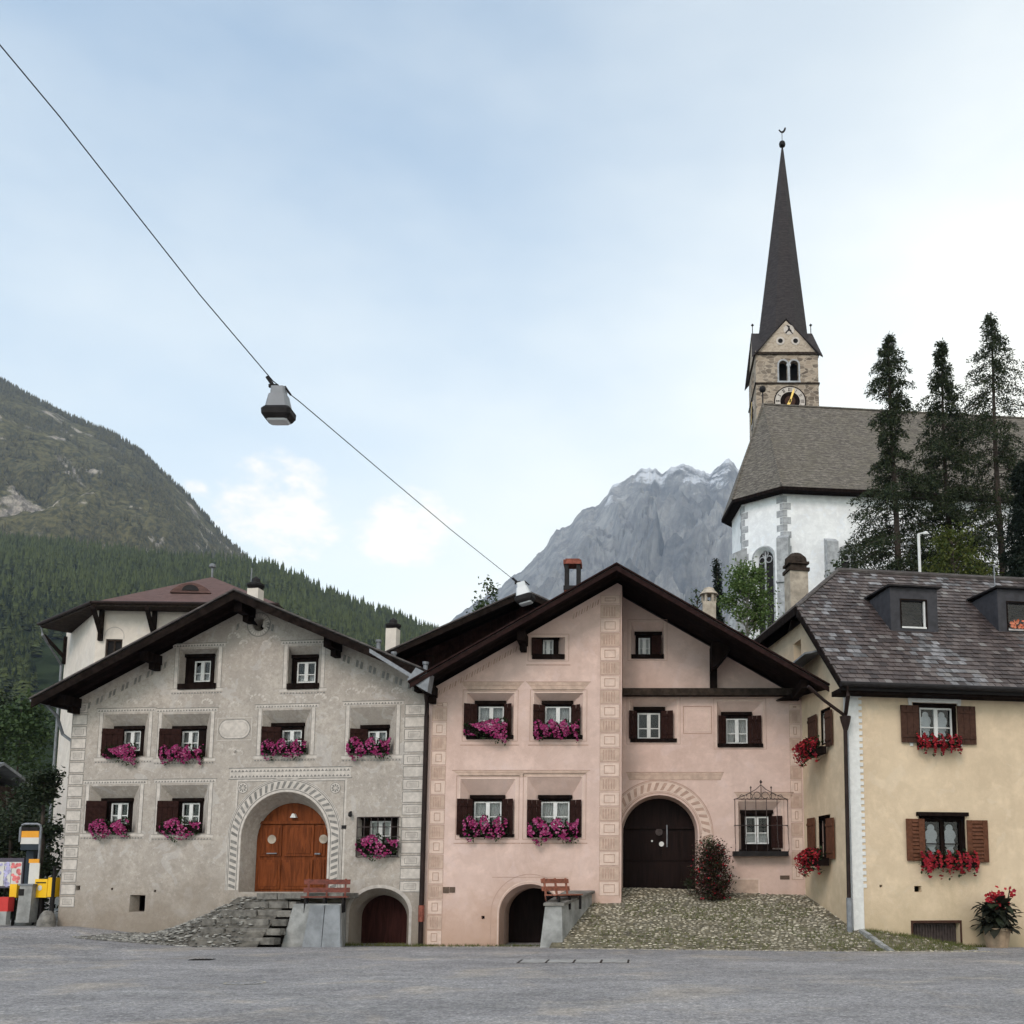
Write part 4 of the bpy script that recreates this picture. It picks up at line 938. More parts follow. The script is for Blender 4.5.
# ornamental strips with blocks
def strip(F, u0, u1, v0, v1, h):
    v = v0; k = 0
    while v < v1 - .05:
        t = min(v + h, v1)
        po_.frect(F, u0, v + .012, u1, t - .012, .004, 1 if k % 2 else 2)
        po_.fframe(F, u0, v + .012, u1, t - .012, .012, .007, 0)
        if k % 2 == 0: po_.fframe(F, u0 + .12, v + .09, u1 - .12, t - .09, .022, .0075, 0)
        else:
            for q in range(5): po_.frect(F, u0 + .09 + q * (u1 - u0 - .18) / 5, v + .07, u0 + .09 + (q + .45) * (u1 - u0 - .18) / 5, t - .07, .0075, 0)
        v += h; k += 1
strip(A, pM - .62, pM - .06, 1.25, pva - .35, .42)
strip(A, pL + .10, pL + .52, -.10, A.uv(440, 702)[1], .42)
strip(B, pR - .38, pR - .04, B.uv(795, 880)[1], B.uv(795, 704)[1], .42)
po_.frect(A, pM - .05, 1.2, pM - .03, pva - .3, .004, 0)
r = B.rect(683, 706, 712, 734); po_.fframe(B, *r, .03, .004, 0); po_.fframe(B, r[0] + .1, r[1] + .1, r[2] - .1, r[3] - .1, .02, .004, 2)
for rr0, rr1 in ((.05, .08), (.10, .115), (.40, .415), (.43, .46)): band(po_, B, bc, bvt - brr, brr + rr0, brr + rr1, bvt - brr - .4, .004, 0)
band(po_, B, bc, bvt - brr, brr + .115, brr + .40, bvt - brr - .4, .0042, 2); rope(po_, B, bc, bvt - brr, brr + .14, brr + .37, bvt - brr - .4, .008, 0, 20, .2)
for rr0, rr1 in ((.02, .05), (.22, .235)): band(po_, A, ac, avt - arr * .95, arr + rr0, arr + rr1, -.2, .004, 0 if rr0 > .1 else 2)
r = A.rect(492, 877, 568, 890); po_.frect(A, r[0], r[3] - .014, r[2], r[3], .004, 0)
for (x, y, x1, y1) in ((430, 684, 596, 600),):   # frieze band below the verge
    n = 60
    for k in range(n):
        f0, f1 = (k + .05) / n, (k + .6) / n; u0 = pL + .15 + (pM - .8 - pL) * f0; u1 = pL + .15 + (pM - .8 - pL) * f1; t0, t1 = pva - psl * (pa - u0) - .16, pva - psl * (pa - u1) - .16
        if A.uv(524, 640)[0] < u0 < A.uv(570, 640)[0]: continue
        po_.fpoly(A, [(u0, t0 - .16), (u1, t1 - .16), (u1 + .03, t1), (u0 + .03, t0)], .004, 0 if k % 2 else 1)
r = B.rect(732, 879, 759, 895); po_.frect(B, *r, .003, 1); po_.frect(B, r[2] - .02, r[1], r[2] + .03, r[3], .0055, 2); po_.frect(B, r[0], r[3] - .02, r[2], r[3] + .03, .0058, 2)
po_.build('wall_ornament', [M['pink_line'], M['pink_tan'], M['pink_pale']], pink)
mb = MB(); r = A.rect(443, 887, 449, 893, .01); mb.fbox(A, r[0], r[2], r[1], r[3], .0, .02); r = A.rect(449.6, 887, 455, 892.5, .01); mb.fbox(A, r[0], r[2], r[1], r[3], .0, .02); mb.build('wall_plate', M['sign_tan'], pink)
mb = MB(); r = B.rect(780, 875.5, 789.5, 879.5); mb.fbox(B, r[0], r[2], r[1], r[3], .0, .012); mb.build('wall_vent', M['sign_tan'], pink)
# timber beam, post and brace of the recessed half
mb = MB(); v0, v1 = B.uv(700, 695, .3)[1], B.uv(700, 688, .3)[1]
mb.fbox(B, pM + .01, pR + .1, v0, v1, -.05, .30); mb.build('timber_beam', M['wood_grey'], pink)
mb = MB(); u0, u1 = B.uv(710, 660, .2)[0], B.uv(717, 660, .2)[0]; vt = pva - psl * (u0 - pa) + .02
mb.fbox(B, u0, u1, v1 + .002, vt - .45, .02, .22); mb.fprism(B, [(u0, vt - .9), (u1 - .02, vt - .75), (u1 + .35, vt - .3), (u1 + .2, vt - .1), (u0, vt - .1)], .0, .9); mb.build('timber_post', M['wood_dark'], pink)
r = B.rect(735, 799, 788, 852, .22); grille(pink, B, r, .22, 5, 2, basket=True, crest=True)
mb = MB(); r = B.rect(733, 852, 788, 855, .2); mb.fbox(B, r[0], r[2], r[1] - .03, r[3] + .02, .0, .34); mb.build('window_shelf', M['metal_dark'], pink)
# roof
pvr = pva + .20; qL, qR = pL - .30, A.uv(836, 688, 1.1)[0]
proof, _l, _r = gable_roof(pink, A, qL, qR, pa, pvr, psl, psl, 1.1, -14.4, fascia='roof_edge', vergeboard=.17)
mb = MB(); 
for k in range(5):   # soffit boards deep over the recess
    w0, w1 = -.42 - .2 * k, -.42 - .2 * (k + 1) + .012
    a, c = pM + .02, qR - .05; mb.hexa([A.P(a, pvr - psl * (a - pa) - .10, w1), A.P(c, pvr - psl * (c - pa) - .10, w1), A.P(c, pvr - psl * (c - pa) - .10, w0), A.P(a, pvr - psl * (a - pa) - .10, w0),
        A.P(a, pvr - psl * (a - pa) - .062, w1), A.P(c, pvr - psl * (c - pa) - .062, w1), A.P(c, pvr - psl * (c - pa) - .062, w0), A.P(a, pvr - psl * (a - pa) - .062, w0)])
mb.build('soffit', M['wood_soffit'], pink)
for u_ in (A.uv(524, 650)[0], pL + .12): purlin(pink, A, u_, pva - psl * (pa - u_) - .03, .8)
u_ = A.uv(800, 690)[0]; mb = MB(); vv = pvr - psl * (u_ - pa) - .12; mb.fbox(A, u_ - .1, u_ + .1, vv - .26, vv - .02, -1.3, .9); mb.fprism(A, [(u_ - .55, vv - .28), (u_ + .12, vv - .28), (u_ + .12, vv - .08), (u_ - .1, vv - .08)], -1.15, -.9); mb.build('purlin', M['wood_dark'], pink)
# red chimney on the ridge and pale lantern chimney on the right slope
c = chimney(proof, A, 564.5, 579, 588, 600, -3.0, .0001, 'brick_red', 'metal_dark', 2.5, 'none'); bpy.data.objects.remove([o for o in proof.children if o.name.startswith('chimney_cap')][-1])
mb = MB(); u0, v0, u1, v1 = A.rect(564.5, 564, 580, 588, -3.0); d = u1 - u0
for a in (u0, u1 - .12):
    for b in (-3.0, -3.0 - d + .12): mb.fbox(A, a, a + .12, v0, v1, b - .12, b)
mb.fbox(A, u0 - .03, u1 + .03, v0 - .06, v0 + .08, -3.0 - d - .03, -2.97)
mb.build('chimney_cap', M['metal_dark'], proof)
mb = MB(); mb.fbox(A, u0 - .04, u1 + .04, v1, v1 + .14, -3.0 - d - .04, -2.96); mb.fbox(A, u0 + .02, u1 - .02, v1 + .141, v1 + .19, -3.0 - d + .02, -3.02); mb.build('chimney_cap', M['brick_red'], proof)
chimney(proof, A, 703, 716, 601, 625, -5, .55, 'chimney_beige', 'chimney_beige', 2.5, 'lantern')
# copper downpipe between the grey and the pink house
dp = MB(); pts = [Vector(A.P(pL + .02, _l - .05, .6)), Vector(A.P(pL - .02, _l - .35, .25)), Vector(A.P(pL - .04, _l - .8, .11))]
pts += [Vector(A.P(pL - .04, .9, .11)), Vector(A.P(pL - .04, -.2, .11))]
dp.tube(pts, .07, 10); dpo = dp.build('downpipe', M['copper'], pink)
mb = MB(); mb.tube([A.P(pL - .04, 1.0, .11), A.P(pL - .04, .55, .11)], .085, 10); mb.build('pipe_sleeve', M['brick_red'], dpo)
mb = MB(); mb.tube([A.P(pL - .05, _l - .10, 1.0), A.P(pL - .05, _l - .10, -5)], .07, 8); mb.build('gutter', M['copper'], proof)

# ================================================================== YELLOW HOUSE
yc = atY(853, 880, 26.5); ym = B.P(pR, 0, 0)
angY = math.atan2(-(yc.x - ym.x), (yc.y - ym.y) * -1)    # side wall direction -> front normal
dirS = Vector((ym.x - yc.x, ym.y - yc.y, 0)).normalized(); angY = math.atan2(-dirS.x, dirS.y)
Yf = Fr((yc.x, yc.y), angY); Ys = Fr((yc.x, yc.y), angY - R(90))      # Ys: u runs from the back to the corner (negative u = further back)
yel = empty('yellow_house', (yc.x, yc.y, 0), 'yellow plaster house with brown shutters, tiled roof and two dark dormers', 'house')
YE = Yf.uv(900, 688, 0)[1]; YW = 11.0; YD = 10.4
H = []
H.append(window(yel, Yf, (912, 703, 958, 742), (914, 704, 956, 742), (919.5, 708, 952, 741), (('L', 899, 706, 917, 743), ('R', 955.5, 707, 973.5, 745)), depth=.16, shm='shutter_umber', style='lace', sill='white_paint'))
H.append(window(yel, Yf, (919, 815, 966, 862), (920, 816, 965, 861), (924, 820, 961, 861), (('L', 904.5, 819, 923, 861, 1), ('R', 965, 820.5, 986, 862.5, 1)), depth=.16, shm='shutter_brown', style='lace', wm='wood_dark', sill=False))
r = Yf.rect(913, 918, 960, 947); vent = r
H.append((rpts((r[0], r[1] - .2, r[2], r[3] - .12)), rpts((r[0] + .02, r[1] - .2, r[2] - .02, r[3] - .14)), .25))
for (x, y, s) in ((918, 889, .10), (881, 886, .04)):
    u, v = Yf.uv(x, y); H.append((rpts((u - s, v - s * .8, u + s, v + s * .8)), rpts((u - s * .8, v - s * .7, u + s * .8, v + s * .7)), .15))
mb = MB(); wall(mb, Yf, [(0, VB), (YW, VB), (YW, YE), (0, YE)], H)
HS = []
HS.append(window(yel, Ys, (821, 708, 831, 745), (821.5, 709, 830.5, 744), (823, 712, 829, 743), (('L', 812, 716, 820.5, 746), ('R', 829.5, 710.5, 836, 746)), depth=.14, shm='shutter_umber', style='dark', wm='white_paint', sill=False, lintel=False))
HS.append(window(yel, Ys, (819, 815, 831, 860), (819.5, 816, 830.5, 859), (821, 819, 829, 858), (('L', 811.5, 818, 818.5, 857), ('R', 830.5, 818, 838, 859)), depth=.14, shm='shutter_brown', style='dark', wm='wood_dark', sill=False, lintel=True))
# roof figures
wE = .55; vE = Yf.uv(900, 684, wE)[1]; wR = -5.2; vR = Yf.uv(900, 575, wR)[1]; ysl = (vR - vE) / (wE - wR)
rn = (Yf.out * ysl + Vector((0, 0, 1))).normalized()
h1 = hit(797, 608, Yf.P(0, vE, wE), rn); wH = (h1 - Yf.O).dot(Yf.out); uV = -.38; vH = vE + ysl * (wE - wH)
uRs = Yf.uv(838, 575, wR)[0]
wEb = 2 * wR - wE; wHb = 2 * wR - wH
gt = vH - .25     # top of the gable wall under the half hip
g0 = (gt - YE) / ysl + .0
sideprof = [(-YD, YE), (-YD - 0 + (0), YE)]
vWt = lambda wv: min(gt, vE + ysl * (wE - wv) - .22) if wv > wR else min(gt, vE + ysl * (wv - wEb) - .22)
n_ = 14; outline = [(-YD, VB), (0, VB)] + [(-YD * k / n_, vWt(-YD * k / n_)) for k in range(n_ + 1)]
sw = Ys.rect(809.5, 645, 812, 664) 
u_c = Ys.uv(799, 655)[0]; v_c = Ys.uv(799, 655)[1]; HS.append((rpts((u_c - .5, v_c - .5, u_c + .2, v_c + .45)), rpts((u_c - .45, v_c - .45, u_c + .05, v_c + .4)), .3))
wall(mb, Ys, outline, HS)
mb.add([Yf.P(YW, VB, 0), Yf.P(YW, VB, -YD), Yf.P(YW, YE, -YD), Yf.P(YW, vR - .2, wR), Yf.P(YW, YE, 0)], [(0, 1, 2, 3, 4)]); mb.add([Yf.P(0, VB, -YD), Yf.P(YW, VB, -YD), Yf.P(YW, YE, -YD), Yf.P(0, YE, -YD)], [(0, 1, 2, 3)])
mb.build('wall', M['yellow_plaster'], yel)
# white toothed corner
mb = MB(); v = .35; top = YE - .15; k = 0
mb.fbox(Yf, -.02, .27, -.2, top, -.3, .02)
while v < top - .1:
    if v > 1.35: mb.fbox(Yf, .27, .36, v, v + .10, .0, .02)
    v += .165
k = 0; v = 1.0
while v < top: mb.fbox(Ys, -.12 - .08 * (k % 2), -.302 + .3, v, v + .12, .0, .014); v += .125; k += 1
mb.build('corner_quoins', M['white_paint'], yel)
# white window trim
mb = MB(); r = Yf.rect(912, 703, 958, 742)
mb.fbox(Yf, r[0] - .10, r[2] + .10, r[3] + .002, r[3] + .12, -.02, .03)
for u_, s_ in ((r[0], -1), (r[2], 1)): mb.fbox(Yf, min(u_, u_ + s_ * .09), max(u_, u_ + s_ * .09), r[1] - .12, r[3], -.02, .028)
mb.build('window_trim', M['white_paint'], yel)
mb = MB(); r = Yf.rect(919, 815, 966, 862); mb.fbox(Yf, r[0] - .06, r[2] + .06, r[3] - .03, r[3] + .07, -.05, .10); mb.build('window_trim', M['wood_dark'], yel)
# cellar grating
mb = MB(); r = vent; mb.fbox(Yf, r[0] + .02, r[2] - .02, -.29, r[3] - .14, -.20, -.18)
for k in range(16): u_ = r[0] + .03 + (r[2] - r[0] - .06) * k / 16; mb.fbox(Yf, u_, u_ + .03, -.15, r[3] - .18, -.178, -.15)
mb.build('cellar_grating', M['iron'], yel)
mb = MB(); mb.fbox(Yf, r[0] - .05, r[2] + .05, r[3] - .125, r[3] - .06, -.05, .02); mb.fbox(Yf, r[0] - .05, r[0] - .002, -.2, r[3] - .125, -.05, .02); mb.fbox(Yf, r[2] + .002, r[2] + .05, -.2, r[3] - .125, -.05, .02); mb.build('grating_frame', M['shutter_umber'], yel)
# roof planes under the tiles
def RP(u, w, off=0): return Yf.P(u, (vE + ysl * (wE - w) if w >= wR else vE + ysl * (w - wEb)) + off, w)
mb = MB(); UR = YW + .4
for off, mi in ((0, 0), (-.12, 1)):
    mb.add([RP(uV, wE, off), RP(UR, wE, off), RP(UR, wR, off), RP(uRs, wR, off), RP(uV, wH, off)], [(0, 1, 2, 3, 4)], mi)
    mb.add([RP(uV, wEb, off), RP(UR, wEb, off), RP(UR, wR, off), RP(uRs, wR, off), RP(uV, wHb, off)], [(0, 1, 2, 3, 4)], mi)
    mb.add([RP(uV, wH, off), RP(uV, wHb, off), RP(uRs, wR, off)], [(0, 1, 2)], mi)
for a, b in (((uV, wE), (UR, wE)), ((uV, wE), (uV, wH)), ((uV, wH), (uV, wHb)), ((uV, wHb), (uV, wEb)), ((UR, wE), (UR, wR)), ((UR, wR), (UR, wEb)), ((uV, wEb), (UR, wEb))):
    mb.add([RP(*a, -.12), RP(*b, -.12), RP(*b, 0), RP(*a, 0)], [(0, 1, 2, 3)], 1)
yroof = mb.build('roof', [M['dark_roof'], M['wood_soffit']], yel)
# dormer places
def dormer(x0, x1, y0, y1, wx0, wx1, wy0, wy1, clip=None):
    b = hit((x0 + x1) / 2, y1, Yf.P(0, vE, wE), rn); wD = (b - Yf.O).dot(Yf.out)
    return dict(w=wD, r=Yf.rect(x0, y0, x1, y1, wD), win=Yf.rect(wx0, wy0, wx1, wy1, wD))
dms = [dormer(890.5, 937.5, 588, 633, 901.5, 926, 600.5, 628.5), dormer(998, 1046, 590, 634, 1008, 1034, 603, 631)]
tl = MB(); rt = random.Random(3)
nR = 31; Ls = math.hypot(wE - wR, vR - vE); step = Ls / nR; tw = .205
sl = (RP(0, wR) - RP(0, wE)).normalized(); exv = Yf.ex
for i in range(nR):
    s0 = i * step; off = (i % 2) * tw / 2
    j = 0; u = uV - .03 + (0 if i % 2 == 0 else -tw / 2)
    while u < UR:
        wv = wE - (wE - wR) * (s0 + step * .5) / Ls
        lim = uV if wv > wH else uV + (uRs - uV) * (wH - wv) / (wH - wR)
        if u + tw * .3 > lim - .04:
            pale = 0
            for d in dms:
                dx = (u + tw / 2 - (d['r'][0] + d['r'][2]) / 2 + (wv - d['w']) * -.10); dd = wv - d['w']
                if dd > -.1 and abs(dx) < .55 + .1 * dd and rt.random() < .60 - .07 * dd: pale = 1
            if abs(u - uV - .5) < .55 and wv < wE - 1.0 and rt.random() < .22: pale = 1
            if wv < wR + .7 and rt.random() < .2: pale = 1
            p0 = RP(0, wE) + exv * u + sl * (s0 - .03)
            lift = .034 + rt.uniform(0, .012); t_ = rt.uniform(-.006, .006); g = .006
            q = [p0 + exv * g + rn * (lift + t_), p0 + exv * (tw - g) + rn * (lift - t_), p0 + exv * (tw - g) + sl * (step + .04) + rn * .012, p0 + exv * g + sl * (step + .04) + rn * .012]
            q2 = [a - rn * .014 for a in q]
            tl.hexa(q2 + q, pale)
        u += tw
tl.build('roof_tile', [M['roof_tiles'], M['roof_tiles_pale']], yroof)
mb = MB(); mb.tube([RP(uRs - .05, wR, .05), RP(UR, wR, .05)], .09, 8); mb.tube([RP(uRs, wR, .05), RP(uV, wH, .03)], .06, 6); mb.tube([RP(uRs, wR, .05), RP(uV, wHb, .03)], .06, 6); mb.build('ridge_cap', M['dark_roof'], yroof)
mb = MB(); mb.hexa([RP(uV - .04, wE, -.2), RP(uV + .0, wE, -.2), RP(uV + .0, wH, -.2), RP(uV - .04, wH, -.2), RP(uV - .04, wE, .04), RP(uV + .0, wE, .04), RP(uV + .0, wH, .04), RP(uV - .04, wH, .04)])
mb.hexa([RP(uV - .04, wEb, -.2), RP(uV, wEb, -.2), RP(uV, wHb, -.2), RP(uV - .04, wHb, -.2), RP(uV - .04, wEb, .04), RP(uV, wEb, .04), RP(uV, wHb, .04), RP(uV - .04, wHb, .04)])
mb.fbox(Yf, uV - .05, uV - .005, vH - .2, vH + .03, wHb, wH); mb.build('verge_board', M['wood_roof'], yel)
mb = MB(); mb.fbox(Yf, uV, UR, vE - .26, vE - .13, -.2, wE - .08); mb.fbox(Yf, .0, YW, YE - .02, vE - .262, -.02, .12)
mb.build('soffit', M['wood_dark'], yel)
mb = MB(); mb.tube([Yf.P(uV - .05, vE - .06, wE + .07), Yf.P(UR, vE - .06, wE + .07)], .075, 10); mb.fbox(Yf, uV, UR, vE - .20, vE - .07, wE - .06, wE - .005); mb.build('gutter', M['metal_dark'], yroof)
mb = MB(); c0 = Yf.P(uV + .12, vE - .10, wE + .07)
mb.tube([c0, c0 + Vector((.02, .0, -.25)), Yf.P(-.16, vE - .75, .22), Yf.P(-.16, vE - .95, .16), Yf.P(-.16, 1.2, .10)], .055, 10)
mb.tube([Yf.P(-1.25, vE - .12, .45), Yf.P(-.8, vE - .45, .35), Yf.P(-.2, vE - .80, .2)], .045, 8); mb.lathe(Yf.P(-.16, vE - 1.05, .18), [(.06, -.15), (.13, .1), (.15, .22)], 8)
dpo = mb.build('downpipe', M['copper'], yel)
mb = MB(); mb.tube([Yf.P(-.16, 1.25, .10), Yf.P(-.16, .2, .10)], .075, 10); mb.build('pipe_sleeve', M['metal_grey'], dpo)
for d in dms:
    u0, v0, u1, v1 = d['r']; wD = d['w']; a, b, c, e = d['win']; back = (v1 - v0) / ysl
    mb = MB()
    wall(mb, Fr(tuple(Yf.P(0, 0, wD))[:2], angY), [(u0, v0 - .05), (u1, v0 - .05), (u1, v1), (u0, v1)], [(rpts((a, b, c, e)), rpts((a + .02, b + .02, c - .02, e - .02)), .12)])
    for u_ in (u0, u1): mb.add([Yf.P(u_, v0 - .05, wD), Yf.P(u_, v1, wD), Yf.P(u_, v1, wD - back - .1)], [(0, 1, 2)])
    M['dormer_slate'] = mat('dormer_slate', (.036, .035, .040), .7, .25, 5, .1); dm = mb.build('dormer', M['dormer_slate'], yel)
    mb = MB(); mb.hexa([Yf.P(u0 - .1, v1 + .002, wD + .12), Yf.P(u1 + .1, v1 + .002, wD + .12), Yf.P(u1 + .1, v1 + .10, wD - back - .3), Yf.P(u0 - .1, v1 + .10, wD - back - .3),
                        Yf.P(u0 - .1, v1 + .05, wD + .12), Yf.P(u1 + .1, v1 + .05, wD + .12), Yf.P(u1 + .1, v1 + .15, wD - back - .3), Yf.P(u0 - .1, v1 + .15, wD - back - .3)]); mb.build('dormer_roof', M['metal_dark'], dm)
    mb = MB(); F2 = Yf
    mb.fbox(Yf, a, c, b, b + .05, wD - .1, wD + .02); mb.fbox(Yf, c - .05, c, b, e, wD - .1, wD - .03); mb.build('window_frame', M['white_paint'], dm)
    mb = MB(); mb.frect(Yf, a, b, c, e, wD - .10); mb.build('pane', M['glass'], dm)
    mb = MB(); mb.fbox(Yf, a - .04, a, b, e + .03, wD - .1, wD + .015); mb.fbox(Yf, a - .04, c + .04, e, e + .04, wD - .1, wD + .012); mb.fbox(Yf, c, c + .04, b, e + .03, wD - .1, wD + .015); mb.build('window_casing', M['wood_roof'], dm)
mb = MB(); a = Yf.uv(995.5, 600, -3.5); mb.tube([Yf.P(a[0], a[1] - .9, -3.5), Yf.P(a[0], a[1] + 1.1, -3.5)], .02, 6); mb.build('roof_antenna', M['metal_grey'], yroof)
# grey pane lying on the small porch roof beside the gable
mb = MB(); c = Ys.uv(812, 657); 
a1, a2 = Ys.P(Ys.uv(802, 660)[0], v_c - .45, .02), Ys.P(Ys.uv(824, 656)[0], v_c - .35, .02)
mb.hexa([a1, a2, a2 + Ys.out * .55 + Vector((0, 0, -.12)), a1 + Ys.out * .55 + Vector((0, 0, -.12)), a1 + Vector((0, 0, .05)), a2 + Vector((0, 0, .05)), a2 + Ys.out * .55 + Vector((0, 0, -.07)), a1 + Ys.out * .55 + Vector((0, 0, -.07))])
mb.build('canopy', M['slab'], yel)
chimney(yroof, Yf, 790.5, 808.5, 570, 620, -6.6, .0001, 'chimney_beige', 'chimney_beige', 1.5, 'none'); bpy.data.objects.remove([o for o in yroof.children if o.name.startswith('chimney_cap')][-1])
mb = MB(); u0, v0, u1, v1 = Yf.rect(790.5, 570, 808.5, 620, -6.6); d = u1 - u0; wc = -6.6
mb.fbox(Yf, u0 - .05, u1 + .05, v1 - .02, v1 + .09, wc - d - .05, wc + .05); mb.fbox(Yf, u0 + .03, u1 - .03, v1 + .091, v1 + .22, wc - d + .03, wc - .03); mb.fbox(Yf, u0 - .04, u1 + .04, v1 + .221, v1 + .30, wc - d - .04, wc + .04)
mb.lathe(Yf.P((u0 + u1) / 2, v1 + .30, wc - d / 2), [(d * .62, 0), (d * .58, .18), (d * .3, .34), (.05, .38)], 10); mb.build('chimney_cap', M['wood_grey'], yroof)

# ================================================================== DARK BARN BEHIND
Bn = Fr((0, 33.0), 0)
barn = empty('timber_barn', (-3, 33, 0), 'dark brown boarded barn gable rising between the grey and the pink house', 'barn')
ba = Bn.uv(528, 600); bL_ = Bn.uv(394, 660); bsl = (ba[1] - bL_[1]) / (ba[0] - bL_[0]); uu = bL_[0]
mb = MB(); k = 0; uend = ba[0] + 2.4
while uu < uend:
    t0 = ba[1] - abs(ba[0] - uu) * bsl - .15; t1 = ba[1] - abs(ba[0] - uu - .21) * bsl - .15
    mb.hexa([Bn.P(uu, 0, -.03), Bn.P(uu + .205, 0, -.03), Bn.P(uu + .205, 0, .005 * (k % 3)), Bn.P(uu, 0, .005 * (k % 3)), Bn.P(uu, t0, -.03), Bn.P(uu + .205, t1, -.03), Bn.P(uu + .205, t1, .005 * (k % 3)), Bn.P(uu, t0, .005 * (k % 3))])
    uu += .21; k += 1
mb.fbox(Bn, bL_[0], uend, 0, bL_[1] - .3, -10, -.05); mb.build('wall', M['barn_wood'], barn)
br_, _, _ = gable_roof(barn, Bn, bL_[0] - .6, ba[0] + 3.0, ba[0], ba[1] + .05, bsl, bsl, .9, -10.5, fascia='wood_roof', vergeboard=.2)
mb = MB(); r = Bn.rect(414, 655, 434, 668, .03); mb.fframe(Bn, *r, .06, .03); mb.build('hatch_frame', M['wood_roof'], barn)

# ================================================================== WHITE HOUSE BEHIND LEFT
q1 = atY(97, 620, 43.0); q0 = atY(66, 640, 48.0); q2 = atY(262, 620, 43.6)
wh = empty('white_house', (q1.x, q1.y, 0), 'tall cream villa with brown hipped roof and timber brackets behind the grey house', 'house')
Wf = Fr((q1.x, q1.y), math.atan2(q2.y - q1.y, q2.x - q1.x)); Ws = Fr((q0.x, q0.y), math.atan2(q1.y - q0.y, q1.x - q0.x)); Ll = math.hypot(q1.y - q0.y, q1.x - q0.x); Lf = (q2 - q1).length
Lf = math.hypot(q2.x - q1.x, q2.y - q1.y); vEw = Wf.uv(160, 604, .7)[1]
wrec = Wf.rect(105, 639, 122, 660); hw = (rpts(wrec), rpts((wrec[0] + .03, wrec[1] + .03, wrec[2] - .03, wrec[3] - .03)), .15)
mb = MB(); wall(mb, Wf, [(0, -.5), (Lf, -.5), (Lf, vEw + .1), (0, vEw + .1)], [hw])
mb.add([Ws.P(0, -.5), Ws.P(Ll, -.5), Ws.P(Ll, vEw + .1), Ws.P(0, vEw + .1)], [(0, 1, 2, 3)])
bk = [Wf.P(Lf, 0, -11), Ws.P(0, 0, -7)]
for a, b in ((Wf.P(Lf, 0), bk[0]), (bk[0], bk[1]), (bk[1], Ws.P(0, 0))):
    mb.add([a + Vector((0, 0, -.5)), b + Vector((0, 0, -.5)), b + Vector((0, 0, vEw + .1)), a + Vector((0, 0, vEw + .1))], [(0, 1, 2, 3)])
mb.build('wall', M['white_plaster'], wh)
e0 = hit(40, 624, Vector((0, 0, vEw)), Vector((0, 0, 1))); e1 = hit(93, 602, Vector((0, 0, vEw)), Vector((0, 0, 1)))
cen = (Wf.P(Lf * .5, 0, -4.8)); topz = vEw + 1.55
ap = hit(212, 577, Vector((0, cen.y, 0)), Vector((0, 1, 0)))
E = [e0, e1, Wf.P(Lf + 1, vEw, 1.1), Wf.P(Lf + 1, vEw, -12), Ws.P(-.9, vEw, -8)]
mb = MB(); apx = Vector((ap.x, cen.y, ap.z)); ap2 = apx + Vector((.8, 2, 0))
for i in range(5): mb.add([E[i], E[(i + 1) % 5], apx], [(0, 1, 2)], 0)
dn = Vector((0, 0, -.16)); mb.add([p + dn for p in E], [(0, 1, 2, 3, 4)], 1)
for i in range(5): mb.add([E[i] + dn, E[(i + 1) % 5] + dn, E[(i + 1) % 5], E[i]], [(0, 1, 2, 3)], 1)
wroof = mb.build('roof', [M['brown_roof'], M['wood_grey']], wh)
mb = MB()
for (F_, u_) in ((Wf, Wf.uv(101, 620)[0] + .05), (Wf, Wf.uv(155, 620)[0]), (Ws, Ws.uv(66, 640)[0] + .25), (Wf, Wf.uv(212, 620)[0])):
    b_ = MB(); b_.fprism(F_, [(u_ - .09, vEw - 1.5), (u_ + .09, vEw - 1.5), (u_ + .09, vEw - .17), (u_ - .09, vEw - .17)], .0, .14); b_.hexa([F_.P(u_ - .08, vEw - 1.2, .14), F_.P(u_ + .08, vEw - 1.2, .14), F_.P(u_ + .08, vEw - 1.0, .14), F_.P(u_ - .08, vEw - 1.0, .14), F_.P(u_ - .08, vEw - .35, .95), F_.P(u_ + .08, vEw - .35, .95), F_.P(u_ + .08, vEw - .17, .95), F_.P(u_ - .08, vEw - .17, .95)])
    b_.build('bracket', M['wood_roof'], wh)
b_ = MB(); b_.fbox(Wf, wrec[0], wrec[2], wrec[1], wrec[3], -.16, -.12); wn_ = b_.build('window', M['interior_shade'], wh)
b_ = MB(); um = (wrec[0] + wrec[2]) / 2; b_.fbox(Wf, um - .04, um + .04, wrec[1], wrec[3], -.118, -.07); b_.fbox(Wf, wrec[0], wrec[0] + .07, wrec[1], wrec[3], -.118, -.05); b_.fbox(Wf, wrec[2] - .07, wrec[2], wrec[1], wrec[3], -.118, -.05); b_.fbox(Wf, wrec[0] + .07, wrec[2] - .07, wrec[3] - .08, wrec[3], -.118, -.05); b_.build('frame', M['wood_grey'], wn_)
b_ = MB(); band(b_, Wf, um, wrec[3] + .12, .38, .42, wrec[3], .004, 0, 16); b_.build('painted_arch', M['line_mid'], wh)
b_ = MB(); c = Wf.P(Wf.uv(191, 595, -1)[0], 0, 0); zc = vEw + (apx.z - vEw) * 2.0 / 5.9 - .10     # eyebrow dormer
ey = Fr((c.x, c.y), Wf.ang); 
b_.fprism(ey, [(.66 * math.cos(t) * (1 + .35 * (1 - math.sin(t))), zc + .10 + .46 * math.sin(t)) for t in [math.pi * k / 16 for k in range(17)]], -3.5, -.9); dmw = b_.build('dormer', M['brown_roof'], wh)
b_ = MB(); b_.fprism(ey, [(.36 * math.cos(t), zc + .20 + .26 * math.sin(t)) for t in [math.pi * k / 12 for k in range(13)]], -.897, -.87); b_.build('pane', M['metal_dark'], dmw)
